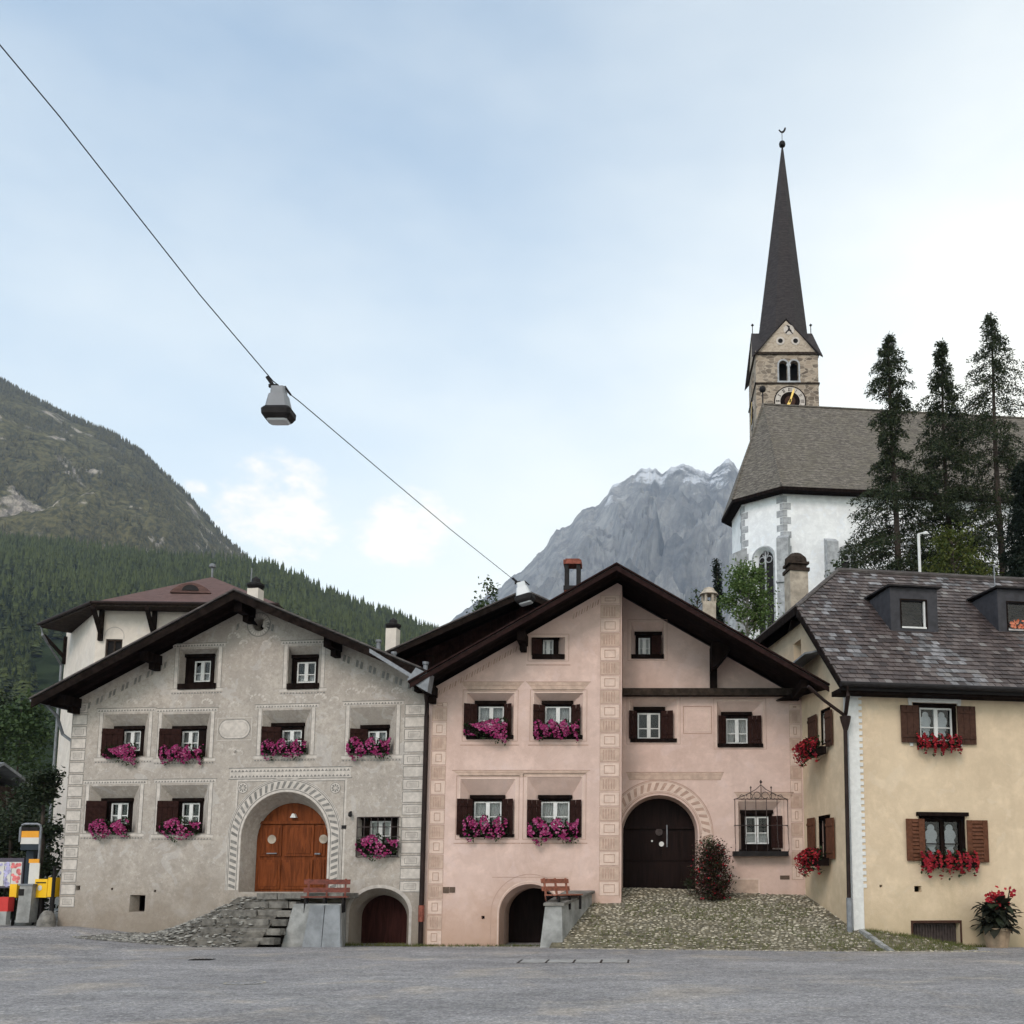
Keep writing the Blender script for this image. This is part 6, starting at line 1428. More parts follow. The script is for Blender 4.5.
for k, f in enumerate((.36, .68, 1.0)):
    if k == 0: continue
    a, b = x0 + (x1 - x0) * prev + .015, x0 + (x1 - x0) * f - .015; at, bt = x0t + (x1t - x0t) * prev + .015, x0t + (x1t - x0t) * f - .01; prev = f
    mb.hexa([G.P(a, -.2, wF), G.P(b, -.2, wF), G.P(b, -.2, wF + .10), G.P(a, -.2, wF + .14), G.P(at, zt - .03, wF - .08), G.P(bt, zt - .03, wF - .08), G.P(bt, zt - .03, wF + .0), G.P(at, zt - .03, wF + .0)])
mb.build('facing_slab', M['slab'], lb)

# ================================================================== BENCHES
def bench(name, L, m, label):
    o = empty(name, (0, 0, 0), label, 'bench', 'red benches in front of the houses')
    for k in range(3): b = MB(); b.box((0, -.05 - .13 * k, .42), (L, .11, .035)); b.build('seat_slat', M[m], o)
    for k in range(2): b = MB(); b.box((0, .08 + .035 * k, .60 + .22 * k), (L, .03, .13), tilt=('X', -.15)); b.build('back_slat', M[m], o)
    for s in (-.40, .0, .40) if L > 1.2 else (-.38, .38):
        b = MB(); b.box((s * L, .07, .55), (.05, .04, .72), tilt=('X', -.15)); b.build('back_post', M[m], o)
        b = MB(); b.box((s * L, -.36, .20), (.05, .05, .40)); b.box((s * L, .02, .20), (.05, .05, .40)); b.box((s * L, -.17, .385), (.05, .40, .035)); b.build('leg', M['metal_dark'], o)
    return o
b1_ = bench('bench', 1.22, 'bench', 'dark red wooden bench on the slab-faced terrace wall by the orange door')
q = G.P((x0t + x1t) / 2 + .02, zt, wF - .55); b1_.location = q; b1_.rotation_euler = (0, 0, G.ang + R(16)); b1_.scale = (1, 1, 1)
b2_ = bench('bench', 1.25, 'bench_faded', 'faded red wooden bench on the low concrete wall beside the cobbled slope')
pb = Vector(((fl0.x + fr0.x) / 2 + .10, 27.25, zt0 + (zt1 - zt0) * .28 + .05)); b2_.location = pb; b2_.rotation_euler = (0, 0, R(60)); b2_.scale = (1, 1, .9)
for o in (b1_, b2_): o.location.z -= .24

# ================================================================== PLANTS
def blossom(mb, p, r, nrm, rnd, mi=0):
    nrm = nrm.normalized(); a = nrm.orthogonal().normalized(); b = nrm.cross(a); n = 5; r0 = rnd.random() * 6
    ctr = p - nrm * r * .25; vs = [ctr]
    for k in range(n * 2):
        t = r0 + math.pi * k / n; rr_ = r * (1 if k % 2 == 0 else .72); vs.append(p + (a * math.cos(t) + b * math.sin(t)) * rr_)
    mb.add(vs, [(0, 1 + k, 1 + (k + 1) % (2 * n)) for k in range(2 * n)], mi)
def leaf(mb, p, d, up, L, W, mi=0):
    d = d.normalized(); s = d.cross(up)
    if s.length < 1e-3: s = d.orthogonal()
    s.normalize(); mb.add([p, p + d * L * .5 + s * W, p + d * L, p + d * L * .5 - s * W], [(0, 1, 2, 3)], mi)
def flower_proto(k, petal, n_fl=150, hang=.34, name='flower_box'):
    rnd = random.Random(100 + k); o = bpy.data.objects.new(name, None); COL.objects.link(o)
    b = MB(); b.box((0, -.11, -.02), (.98, .20, .18)); b.build('planter', M['wood_dark'], o)
    lv = MB(); fl = MB()
    def surf():
        x = rnd.uniform(-.52, .52); e = 1 - (abs(x) / .56) ** 3; t = rnd.random()
        ph = -.9 + 2.3 * t; y = -.12 - (.18 + .07 * math.sin(x * (3 + 2.9 * k) + k * 2.1)) * math.cos(ph) * e; z = .02 + math.sin(ph) * .20 * (1 + .40 * math.sin(x * (4 + 3.1 * k) + k * 2)) - max(0, -math.sin(ph)) * hang * .55 * (.7 + .6 * math.sin(x * (2 + 2.7 * k) + k * 1.3))
        return Vector((x, y, z)), Vector((x * .5, -math.cos(ph), math.sin(ph) * .7))
    for _ in range(420):
        p, n = surf(); p = p * 1.0 + Vector((0, .05, 0)); d = n + Vector((rnd.gauss(0, .6), rnd.gauss(0, .6), rnd.gauss(0, .6))); leaf(lv, p, d, Vector((0, 0, 1)), rnd.uniform(.06, .11), .022)
    for _ in range(60):
        x = rnd.uniform(-.48, .48); leaf(lv, Vector((x, -.1, .08)), Vector((rnd.gauss(0, .3), -.2, 1)), Vector((1, 0, 0)), rnd.uniform(.12, .26), .018)
    for _ in range(n_fl):
        p, n = surf(); 
        if math.sin(p.x * (5 + 4.3 * k) + p.z * 9 + k * 1.7) < -.70: continue
        blossom(fl, p + n * .03, rnd.uniform(.020, .036), n + Vector((rnd.gauss(0, .35), rnd.gauss(0, .35), rnd.gauss(0, .35))), rnd)
    lv.build('foliage', M['leaf_box'], o); fl.build('blossoms', M[petal], o); return o
fp = [flower_proto(k, 'petal_magenta', (620, 480, 680, 560, 430, 640)[k]) for k in range(6)]
fr_ = [flower_proto(10 + k, 'petal_red', 620) for k in range(2)]
def put(proto, F, x0, x1, y0, y1, w_, label, cat, group, used=[]):
    r = F.rect(x0, y0, x1, y1, w_ + .12); o = copy_tree(proto); o.location = F.P((r[0] + r[2]) / 2, r[1] + (r[3] - r[1]) * .60, w_); o.rotation_euler.z = F.ang
    o.scale = ((r[2] - r[0]) / 1.06, 1, (r[3] - r[1]) / .68); tag(o, label, cat, group); return o
FG = 'flower boxes under the windows'
for i, (F, x0, x1, y0, y1, w_, lb_) in enumerate((
    (G, 104, 138, 745, 767, -.08, 'magenta petunia box at the leftmost upper window of the grey house'),
    (G, 161, 203, 746, 767, -.08, 'magenta petunia box at the upper window left of the oval plaque'),
    (G, 262, 306, 740, 762, -.08, 'magenta petunia box above the orange arched door'),
    (G, 347, 390, 738, 762, -.08, 'magenta petunia box at the upper window nearest the grey house downpipe'),
    (G, 90, 129, 820, 841, -.08, 'dark pink petunia box at the lower left window of the grey house'),
    (G, 160, 200, 819, 842, -.08, 'magenta petunia box at the lower window just left of the orange door'),
    (G, 356, 398, 836, 861, .02, 'pink petunia box inside the iron grille above the cellar arch'),
    (A, 464, 508, 720, 745, -.02, 'magenta petunia box at the upper left window of the pink house'),
    (A, 534, 579, 721, 743, -.02, 'dark pink petunia box at the upper window beside the pink ornamental strip'),
    (A, 463, 507, 817, 844, -.02, 'bright magenta petunia box at the lower left window of the pink house'),
    (A, 528, 578, 819, 847, -.02, 'large magenta petunia box above the cellar arch and bench of the pink house'))):
    put(fp[(i * 5 + i // 6) % 6], F, x0, x1, y0, y1, w_, lb_, 'flower box', FG)
for i, (F, x0, x1, y0, y1, w_, lb_) in enumerate((
    (Yf, 917, 961, 735, 757, .05, 'red geranium box at the upper front window of the yellow house'),
    (Yf, 921, 978, 852, 880, .05, 'wide red geranium box at the lower louvred window of the yellow house'))):
    put(fr_[i % 2], F, x0, x1, y0, y1, w_, lb_, 'flower box', FG)
for (y0, y1, lb_) in ((737, 766, 'red geranium box on the upper side window of the yellow house'), (845, 878, 'red geranium box on the lower side window of the yellow house')):
    o = copy_tree(fr_[0]); uS = Ys.uv(823, 760)[0]; vS_ = Ys.uv(823, (y0 + y1) / 2)[1]; o.location = Ys.P(uS, vS_, .08); o.rotation_euler.z = Ys.ang; o.scale = (1.15, 1.9, 1.15); tag(o, lb_, 'flower box', FG)
def kill(o):
    for c in list(o.children): kill(c)
    bpy.data.objects.remove(o)
for o in fp + fr_: kill(o)
# little pink tops and dormer flowers
mb = MB(); d = dms[1]; rnd = random.Random(4)
for _ in range(26): blossom(mb, Yf.P(d['win'][0] + rnd.uniform(.0, .55), d['win'][1] + rnd.uniform(.05, .28), d['w'] + .12 + rnd.uniform(0, .06)), .055, Yf.out + Vector((rnd.gauss(0, .3), 0, rnd.gauss(0, .3))), rnd)
dfo = mb.build('flower_pot', M['petal_orange']); tag(dfo, 'small pot of orange flowers on the right dormer sill', 'flowers')
def shrub(name, base, size, n, leafm, L, label, cat, core=.6, shape=1.0, blooms=None, trunkm='trunk', seed=1, stems=5, group=None):
    rnd = random.Random(seed); o = empty(name, tuple(base), label, cat, group); lv = MB(); bl_ = MB(); base = Vector(base)
    clumps = []
    for _ in range(max(8, n // 60)):
        t = rnd.random(); a = rnd.random() * 6.28; rr_ = (rnd.random() ** .5) * (1 - abs(t - .45) * 1.1 * shape); clumps.append(Vector((math.cos(a) * rr_ * size[0], math.sin(a) * rr_ * size[1], size[2] * (.08 + .88 * t))))
    for _ in range(n):
        c = rnd.choice(clumps); p = base + c + Vector((rnd.gauss(0, size[0] * .20), rnd.gauss(0, size[1] * .20), rnd.gauss(0, size[2] * .085)))
        if p.z < base.z + .03: p.z = base.z + .05
        leaf(lv, p, Vector((rnd.gauss(0, 1), rnd.gauss(0, 1), rnd.gauss(-.1, .6))), Vector((rnd.gauss(0, .4), rnd.gauss(0, .4), 1)), L * rnd.uniform(.7, 1.3), L * .3)
        if blooms and rnd.random() < blooms[1]: blossom(bl_, p + Vector((rnd.gauss(0, .03), -.06, .02)), blooms[2], Vector((rnd.gauss(0, .4), -1, rnd.gauss(0, .4))), rnd)
    s = MB()
    for k in range(stems):
        c = clumps[k % len(clumps)]; s.tube([base + Vector((rnd.gauss(0, .05), rnd.gauss(0, .05), -.05)), base + Vector((c.x * .4, c.y * .4, c.z * .55)), base + c], [.03 * size[2] / 1.5, .02 * size[2] / 1.5, .006], 5)
    s.build('stem', M[trunkm], o); lv.build('foliage', M[leafm], o)
    if bl_.f: bl_.build('blossoms', M[blooms[0]], o)
    return o
bp = atY(713, 896, 29.3)
shrub('flowering_shrub', (bp.x, 29.35, ramp_h(bp.x, 29.35)), (.56, .45, 1.60), 7500, 'leaf_red', .075, 'dark green and red-leaved bush beside the dark arched door of the pink house', 'shrub', seed=3, blooms=('petal_red', .020, .028), shape=.8)
bp = atY(704, 850, 29.6); shrub('climbing_plant', (bp.x + .15, 29.6, ramp_h(bp.x, 29.6) + .7), (.36, .3, .95), 900, 'leaf_green', .06, 'green climbing plant rising behind the dark red bush', 'plant', seed=5)
bp = atY(690, 880, 29.8); shrub('small_shrub', (bp.x, 29.8, ramp_h(bp.x, 29.8)), (.30, .2, .5), 320, 'leaf_shrub', .06, 'low green plant in the shade before the dark arched door', 'plant', seed=6)
# canna in a tub before the yellow house
cb = hit(985, 946, Vector((0, 0, 0)), Vector((0, 0, 1))); q = Yf.P(Yf.uv(985, 930)[0], 0, .60); cb = Vector((q.x, q.y, -.0))
can = empty('potted_canna', tuple(cb), 'dark-leaved canna with red flowers in a tub against the yellow house', 'potted plant')
mb = MB(); mb.lathe(cb, [(.26, 0), (.34, .40), (.38, .42), (.38, .49), (.33, .49), (.31, .43)], 16); mb.build('tub', M['terracotta'], can)
rnd = random.Random(21); mb = MB(); sm = MB(); fl = MB()
for k in range(150):
    a = rnd.random() * 6.28; r0 = rnd.uniform(0, .30); b = cb + Vector((math.cos(a) * r0, math.sin(a) * r0, .35)); z = rnd.uniform(.12, .78); d = Vector((math.cos(a), math.sin(a), rnd.uniform(-.7, 1.0))).normalized(); L = rnd.uniform(.30, .52); p = b + Vector((0, 0, z)); s_v = d.cross(Vector((0, 0, 1))).normalized(); W2 = L * .28
    dr_ = Vector((0, 0, -.10)); pts = [p, p + d * L * .35 + s_v * W2, p + d * L * .75 + s_v * W2 * .7 + dr_ * .3, p + d * L + dr_, p + d * L * .75 - s_v * W2 * .7 + dr_ * .3, p + d * L * .35 - s_v * W2]
    mb.add(pts + [p + d * L * .5 + Vector((0, 0, -.02))], [(0, 1, 6), (1, 2, 6), (2, 3, 6), (3, 4, 6), (4, 5, 6), (5, 0, 6)])
for (dx, h) in ((-.12, 1.28), (.0, 1.38), (.10, 1.30), (.36, 1.45), (.05, 1.15)):
    sm.tube([cb + Vector((dx * .3, 0, .3)), cb + Vector((dx, -.05, h))], .015, 5)
    for _ in range(20 if dx < .3 else 6): blossom(fl, cb + Vector((dx + rnd.gauss(0, .09), -.08 + rnd.gauss(0, .05), h - .05 + rnd.gauss(0, .09))), rnd.uniform(.04, .07), Vector((rnd.gauss(0, .5), -1, rnd.gauss(.2, .5))), rnd)
mb.build('foliage', M['leaf_canna'], can); sm.build('stem', M['leaf_canna'], can); fl.build('blossoms', M['petal_red'], can)

# trees
def conifer_tree(name, base, h, wr, label, leafm, n_wh, seed, droop=.35, bare=.0, top_w=.25, lean=0, dens=26, cat='conifer', profile=None, L=.17):
    rnd = random.Random(seed); base = Vector(base); o = empty(name, tuple(base), label, cat); tr = MB(); lv = MB(); br = MB()
    def axis(t): return base + Vector((lean * t + .06 * math.sin(t * 9 + seed), .05 * math.cos(t * 7), h * t))
    tr.tube([axis(k / 12) for k in range(13)], [.17 * (h / 14) * (1 - k / 12.6) + .012 for k in range(13)], 8)
    for k in range(n_wh):
        t = bare + (1 - bare) * ((k + rnd.random()) / n_wh) ** .62; p0 = axis(t)
        W_ = wr * (1 + .75 * max(0, min(1, (.76 - t) / .26))) * (profile(t) if profile else (1 - t) ** .8 + .05) * rnd.uniform(.45, 1.15)
        a = rnd.random() * 6.28; d = Vector((math.cos(a), math.sin(a), 0)); pts = []
        for s in range(6): f = s / 5; pts.append(p0 + d * W_ * f + Vector((0, 0, (.22 * W_ * f - droop * W_ * f * f * 1.6))) + Vector((rnd.gauss(0, .03), rnd.gauss(0, .03), 0)))
        br.tube(pts, [.028 * (1 - s / 5.5) * (1.2 - t) + .006 for s in range(6)], 4, cap=False)
        m_ = int(dens * (W_ / wr + .25) * (1 + .35 * (t < .72)))
        for _ in range(m_):
            f = rnd.uniform(.12, 1.0) ** .8; i = min(4, int(f * 5)); q = pts[i].lerp(pts[i + 1], f * 5 - i if f < 1 else 1)
            side = Vector((-d.y, d.x, 0)) * rnd.gauss(0, .10 + .08 * W_) * (1.1 - f * .5); q = q + side + Vector((0, 0, -abs(rnd.gauss(0, .16)) + .04))
            dd = d * rnd.gauss(.3, .5) + Vector((-d.y, d.x, 0)) * rnd.gauss(0, .6) + Vector((0, 0, rnd.gauss(-.35, .5))); leaf(lv, q, dd, Vector((rnd.gauss(0, 1), rnd.gauss(0, 1), 1)), L * rnd.uniform(.6, 1.3), L * .16)
    tr.build('trunk', M['trunk'], o); br.build('branches', M['trunk'], o); lv.build('crown', M[leafm], o); return o
def hz(X, Y): return hill_h(X, Y)
def tall(x, ytop, Y, wpx, label, seed, prof, **kw):
    p = atY(x, ytop, Y); zb_ = hz(p.x, Y) - .2
    return conifer_tree('larch_tree', (p.x, Y, zb_), p.z - zb_, wpx * Y / 1024, label, 'leaf_larch', kw.pop('n_wh', 150), seed, profile=prof, **kw)
lp = lambda t: .18 + .95 * (1 - t) ** .9 * (1 if t < .55 else .85) + .12 * math.sin(t * 23)
tall(889, 334, 47, 62, 'tall thin larch, leftmost of the three before the church roof', 41, lp, bare=.02, dens=190, n_wh=270)
tall(941, 341, 48, 66, 'tall larch in the middle of the three before the church roof', 42, lambda t: .22 + .85 * (1 - t) ** .8 + .15 * math.sin(t * 17 + 1), bare=.02, dens=190, n_wh=270)
tall(990, 313, 49, 58, 'tallest airy larch with long bare trunk, rightmost of the three before the church roof', 43, lambda t: (.50 + .5 * (1 - t) ** .6) * (1 if t < .9 else (1 - t) * 8 + .2) + .12 * math.sin(t * 19), bare=.05, dens=135, n_wh=260)
p = atY(1022, 462, 44); conifer_tree('spruce_tree', (p.x, 44, hz(p.x, 44)), p.z - hz(p.x, 44), 1.9, 'dense dark spruce at the right edge behind the yellow roof', 'leaf_spruce', 260, 51, dens=260, profile=lambda t: (1 - t) ** .5 + .05)
p = atY(718, 558, 42); conifer_tree('spruce_tree', (p.x, 42, hz(p.x, 42)), p.z - hz(p.x, 42), .75, 'slim dark young spruce left of the church apse', 'leaf_spruce', 170, 52, dens=110, L=.13)
def leafy(name, x, ytop, ybot, Y, wpx, n, leafm, label, seed, L=.13, cat='tree', trunkm='trunk'):
    p = atY(x, ytop, Y); q = atY(x, ybot, Y); zb_ = hz(p.x, Y); rx = wpx * Y / 1024 / 2; rnd = random.Random(seed)
    o = empty(name, (p.x, Y, zb_), label, cat); h = p.z - zb_; lv = MB(); tr = MB(); hc = p.z - q.z
    base = Vector((p.x, Y, zb_ - .2)); tr.tube([base, base + Vector((.05, 0, h * .5)), base + Vector((0, 0, h * .95))], [.10, .07, .02], 7)
    cl_ = []
    for _ in range(26):
        t = rnd.random(); a = rnd.random() * 6.28; rr_ = rx * (math.sin(math.pi * (.12 + .8 * t)) ** .7) * rnd.uniform(.35, 1); c = Vector((p.x + math.cos(a) * rr_, Y + math.sin(a) * rr_, q.z + hc * t * .95)); cl_.append((c, rnd.uniform(.5, 1.1)))
        tr.tube([Vector((p.x, Y, max(zb_, c.z - rr_ * 1.1))), c], [.03, .008], 4)
    for _ in range(n):
        c, s = rnd.choice(cl_); v = Vector((rnd.gauss(0, 1), rnd.gauss(0, 1), rnd.gauss(0, .9))) * rx * .26 * s; leaf(lv, c + v, Vector((rnd.gauss(0, 1), rnd.gauss(0, 1), rnd.gauss(-.4, .7))), Vector((rnd.gauss(0, .6), rnd.gauss(0, .6), 1)), L * rnd.uniform(.7, 1.3), L * .33)
    tr.build('trunk', M[trunkm], o); lv.build('crown', M[leafm], o); return o
leafy('birch_tree', 746, 562, 640, 41, 54, 5200, 'leaf_birch', 'light green birch in front of the white church apse', 61, .14, trunkm='birch_trunk')
leafy('bushy_tree', 952, 528, 590, 43, 62, 3600, 'leaf_yellow', 'yellow-green bush between the larch trunks above the yellow roof', 62, .15)
leafy('small_tree', 488, 581, 625, 45, 34, 700, 'leaf_green', 'thin green treetop above the dark barn roof', 63, .16)
leafy('small_tree', 697, 588, 625, 43, 22, 420, 'leaf_green', 'small green treetop left of the slim dark spruce', 64, .14)
leafy('bushy_tree', 835, 560, 600, 43, 20, 500, 'leaf_green', 'small green bush peeping over the left end of the yellow house ridge', 65, .13)
# trees at the left edge
def leafyL(name, x, ytop, ybot, Y, wpx, n, leafm, label, seed, L=.13, z=0, cat='tree'):
    p = atY(x, ytop, Y); q = atY(x, ybot, Y); rx = wpx * Y / 1024 / 2; rnd = random.Random(seed)
    o = empty(name, (p.x, Y, z), label, cat); lv = MB(); tr = MB(); hc = p.z - q.z; tr.tube([(p.x, Y, z - .1), (p.x + .1, Y, z + (p.z - z) * .5), (p.x, Y, p.z - .3)], [.12, .08, .02], 7); cl_ = []
    for _ in range(30):
        t = rnd.random(); a = rnd.random() * 6.28; rr_ = rx * (math.sin(math.pi * (.15 + .75 * t)) ** .6) * rnd.uniform(.3, 1); cl_.append((Vector((p.x + math.cos(a) * rr_, Y + math.sin(a) * rr_, q.z + hc * t * .95)), rnd.uniform(.6, 1.1)))
    for _ in range(n):
        c, s = rnd.choice(cl_); v = Vector((rnd.gauss(0, 1), rnd.gauss(0, 1), rnd.gauss(0, .9))) * rx * .25 * s; pp = c + v; pp.z = max(pp.z, z + .1); leaf(lv, pp, Vector((rnd.gauss(0, 1), rnd.gauss(0, 1), rnd.gauss(-.3, .7))), Vector((rnd.gauss(0, .6), rnd.gauss(0, .6), 1)), L * rnd.uniform(.7, 1.3), L * .33)
    tr.build('trunk', M['trunk'], o); lv.build('crown', M[leafm], o); return o
leafyL('bushy_tree', 8, 786, 870, 36, 104, 9000, 'leaf_shrub', 'dark green leafy tree behind the notice board at the left edge', 71, .17)
leafyL('shrub', 45, 765, 915, 32.6, 40, 6500, 'leaf_shrub', 'tall dark shrub between the bus stop sign and the grey house corner', 72, .12, .3, 'shrub')
leafyL('shrub', 12, 806, 925, 33.5, 96, 9000, 'leaf_shrub', 'dark hedge growth behind the notice board and bus stop sign', 73, .13, .3, 'shrub')
leafyL('bushy_tree', 22, 700, 775, 60, 70, 3000, 'leaf_green', 'mid green round tree beyond the low grey-roofed house', 74, .3)
leafyL('bushy_tree', -8, 690, 780, 64, 60, 2500, 'leaf_shrub', 'dark tree at the left edge below the conifer slope', 75, .3)

# ================================================================== BUS STOP CORNER
ZL = .33; YL = 31.0
def L3(x, y, Y=YL): return atY(x, y, Y)
SF = Fr((0, YL), 0)
# raised kerb
mb = MB(); k0 = hit(-30, 934, Vector((0, 0, ZL)), Vector((0, 0, 1))); mb.zprism([(-30, 29.9), (-18.0, 30.9), (-17.4, 31.2), (-17.2, 45), (-30, 45)], -.2, ZL + .13); tag(mb.build('pavement', M['concrete']), kind='structure'); ZP = ZL + .13
bs = empty('bus_stop_sign', (L3(29, 900).x, YL, ZP), 'bus stop sign with yellow and white panel in a rounded grey tube frame', 'sign')
mb = MB(); xl, xr = L3(19, 850).x, L3(39.5, 850).x; zt_ = L3(29, 824).z
pts = [Vector((xl, YL, L3(0, 842).z)), Vector((xl, YL, zt_ - .12)), Vector((xl + .04, YL, zt_ - .03)), Vector((xl + .12, YL, zt_)), Vector((xr - .12, YL, zt_)), Vector((xr - .04, YL, zt_ - .03)), Vector((xr, YL, zt_ - .12)), Vector((xr, YL, ZP))]
mb.tube(pts, .035, 8); mb.build('frame', M['metal_grey'], bs)
def panel(o, n, x0, y0, x1, y1, m, d=.03, Y=YL, dy=0):
    F_ = Fr((0, Y), 0); r = F_.rect(x0, y0, x1, y1); mb = MB(); mb.fbox(F_, r[0], r[2], r[1], r[3], -d, .0 + dy); return mb.build(n, M[m], o)
M['navy'] = mat('navy', (.012, .02, .03), .5, .1, 3, 0); M['poster_white'] = mat('poster_white', (.58, .56, .52), .6, .05, 3, 0); M['lilac'] = mat('lilac', (.38, .36, .55), .6, .5, 7, 0); M['rose'] = mat('rose', (.60, .16, .16), .6, .5, 6, 0); M['board_purple'] = mat('board_purple', (.07, .06, .08), .6, .1, 3, 0)
panel(bs, 'sign_panel', 20.5, 827, 38.8, 831, 'metal_dark'); panel(bs, 'sign_panel', 20.5, 831, 38.8, 837.5, 'orange_metal'); panel(bs, 'sign_panel', 20.5, 837.5, 38.8, 844, 'poster_white'); panel(bs, 'sign_panel', 20.5, 844, 38.8, 850, 'navy')
nb = empty('notice_board', (L3(8, 900, 31.3).x, 31.3, ZP), 'notice board with coloured posters at the left edge beside the bus stop', 'notice board')
panel(nb, 'board', -12, 858, 23, 888, 'board_purple', .08, 31.3); rnd = random.Random(9)
for (a, b, c, d, m) in ((-9, 862, 4, 886, 'lilac'), (4.6, 862, 11, 886, 'lilac'), (11.6, 862, 21.6, 884, 'rose')):
    pp = panel(nb, 'poster', a, b, c, d, 'poster_white', -.002, 31.3, .012)
    F_ = Fr((0, 31.3), 0); mb = MB()
    for _ in range(16): u, v = F_.uv(rnd.uniform(a + 1, c - 1), rnd.uniform(b + 1.5, d - 1.5)); mb.fprism(F_, circ((u, v), rnd.uniform(.03, .075), 8), .0122, .0125 + rnd.uniform(.001, .01))
    mb.build('picture', M[m], pp)
for x in (-8, 22): F_ = Fr((0, 31.3), 0); u = F_.uv(x, 880)[0]; mb = MB(); mb.fbox(F_, u - .04, u + .04, ZP, F_.uv(8, 857)[1], -.10, -.02); mb.build('post', M['metal_dark'], nb)
tc_ = empty('ticket_pillar', (L3(24, 900, 30.9).x, 30.9, ZP), 'dark green information pillar below the bus stop sign', 'pillar')
panel(tc_, 'pillar', 23.5, 851, 31, 925, 'navy', .30, 31.2)
tb = empty('timetable', (L3(34, 880, 30.8).x, 30.8, ZP), 'yellow-headed timetable board on the bus stop post', 'timetable')
panel(tb, 'sheet', 28.8, 863, 39, 884, 'poster_white', .03, 30.8); panel(tb, 'header', 28.8, 859, 39, 863, 'orange_metal', .035, 30.8); panel(tb, 'back_post', 33, 884, 35, 925, 'metal_dark', .03, 30.82)
lbn = empty('litter_bin', (L3(22, 900, 30.4).x, 30.4, ZP), 'grey metal litter bin between the notice board and the yellow letterbox', 'bin')
F_ = Fr((0, 30.4), 0); r = F_.rect(16.5, 885.5, 31, 925); mb = MB(); mb.hexa([F_.P(r[0], ZP, -.4), F_.P(r[2] - .03, ZP, -.4), F_.P(r[2] - .03, ZP, 0), F_.P(r[0], ZP, 0), F_.P(r[0] + .03, r[3], -.4), F_.P(r[2], r[3], -.4), F_.P(r[2], r[3], .0), F_.P(r[0] + .06, r[3], .0)]); mb.build('body', M['concrete'], lbn)
r2 = F_.rect(18.5, 889, 24, 895.5); mb = MB(); mb.fbox(F_, r2[0], r2[2], r2[1], r2[3], .002, .015); mb.build('opening', M['metal_dark'], lbn)
mb = MB(); mb.fbox(F_, r[0] + .02, r[2] + .03, r[3] + .002, r[3] + .05, -.43, .03); mb.build('lid', M['metal_grey'], lbn)
yb = empty('letterbox', (L3(43, 900, 30.6).x, 30.6, ZP), 'bright yellow letterbox beside the grey house corner', 'letterbox')
F_ = Fr((L3(36, 900, 30.6).x, 30.6), R(-14))
r = F_.rect(34.5, 879, 47, 897.5); mb = MB(); mb.fbox(F_, r[0], r[2], r[1], r[3], -.28, 0); mb.build('body', M['yellow_metal'], yb)
r3 = F_.rect(47.6, 877.5, 54, 897); mb = MB(); mb.fbox(F_, r3[0], r3[2], r3[1], r3[3], -.30, .0); mb.build('side_box', M['yellow_metal'], yb)
mb = MB(); mb.fbox(F_, r[0] + .05, r[2] - .05, r[3] - .12, r[3] - .09, .001, .02); mb.build('slot', M['metal_dark'], yb)
mb = MB(); mb.fprism(F_, circ(((r[0] + r[2]) / 2 - .03, r[1] + .28), .08, 10), .002, .008); mb.build('notice', M['poster_white'], yb)
mb = MB(); mb.fbox(F_, r[0] + .1, r[0] + .2, ZP, r[1], -.2, -.1); mb.fbox(F_, r3[0] + .02, r3[0] + .1, ZP, r3[1], -.2, -.1); mb.build('post', M['metal_dark'], yb)
rdb = empty('newspaper_box', (L3(3, 900, 30.3).x, 30.3, ZP), 'small red newspaper box on a grey stand at the left edge', 'newspaper box')
panel(rdb, 'box', -6, 897, 8, 911.5, 'red_metal', .3, 30.3); panel(rdb, 'stand', -4, 911.5, 6, 925, 'concrete', .2, 30.28)
ylb = empty('yellow_dispenser', (L3(14, 900, 30.7).x, 30.7, ZP), 'narrow yellow leaflet box under the notice board', 'leaflet box')
panel(ylb, 'box', 9.5, 884, 16.5, 897.5, 'yellow_metal', .15, 30.7); panel(ylb, 'post', 12, 897.5, 14, 926, 'metal_dark', .05, 30.68)
# guard stone at the corner
q = G.P(uL - .12, street_h(*G.P(uL, 0, .3)[:2]), .30); mb = MB(); mb.lathe(q, [(.26, -.1), (.25, .15), (.18, .35), (.09, .45), (.01, .47)], 10); mb.v = [(x + .02 * math.sin(y * 30), y + .02 * math.sin(x * 30), z) for x, y, z in mb.v]
tag(mb.build('guard_stone', M['slate_step'], smooth=True), 'rounded dark guard stone at the left corner of the grey house', 'stone')
q = G.P(uL - .12, 0, .12); mb = MB(); mb.tube([q + Vector((0, 0, -.1)), q + Vector((0, 0, 2.1))], .05, 8); tag(mb.build('corner_post', M['metal_dark']), 'thin dark post standing at the left corner of the grey house', 'post')

# ================================================================== STREET ITEMS
gz = Vector((0, 0, 1))
c = hit(245, 983, Vector((0, 0, 0)), gz); mh = empty('manhole_cover', (c.x, c.y, 0), 'round iron manhole cover in the asphalt in front of the grey house', 'manhole cover')
mb = MB()
for k in range(40):
    a0, a1 = 2 * math.pi * k / 40, 2 * math.pi * (k + 1) / 40; mb.add([(c.x + r_ * math.cos(a), c.y + r_ * math.sin(a), .006) for r_, a in ((.30, a0), (.335, a0), (.335, a1), (.30, a1))], [(0, 1, 2, 3)])
mb.build('rim', M['stones'], mh)
mb = MB(); mb.add([(c.x + .30 * math.cos(k * math.pi / 16), c.y + .30 * math.sin(k * math.pi / 16), .005) for k in range(32)], [tuple(range(32))]); mb.build('lid', M['asphalt'], mh)
c = hit(202, 959.8, Vector((0, 0, 0)), gz); mb = MB()
mb.box((c.x, c.y, .004), (.46, .34, .008));
for k in range(6): mb.box((c.x - .2 + .08 * k, c.y, .012), (.03, .30, .006))
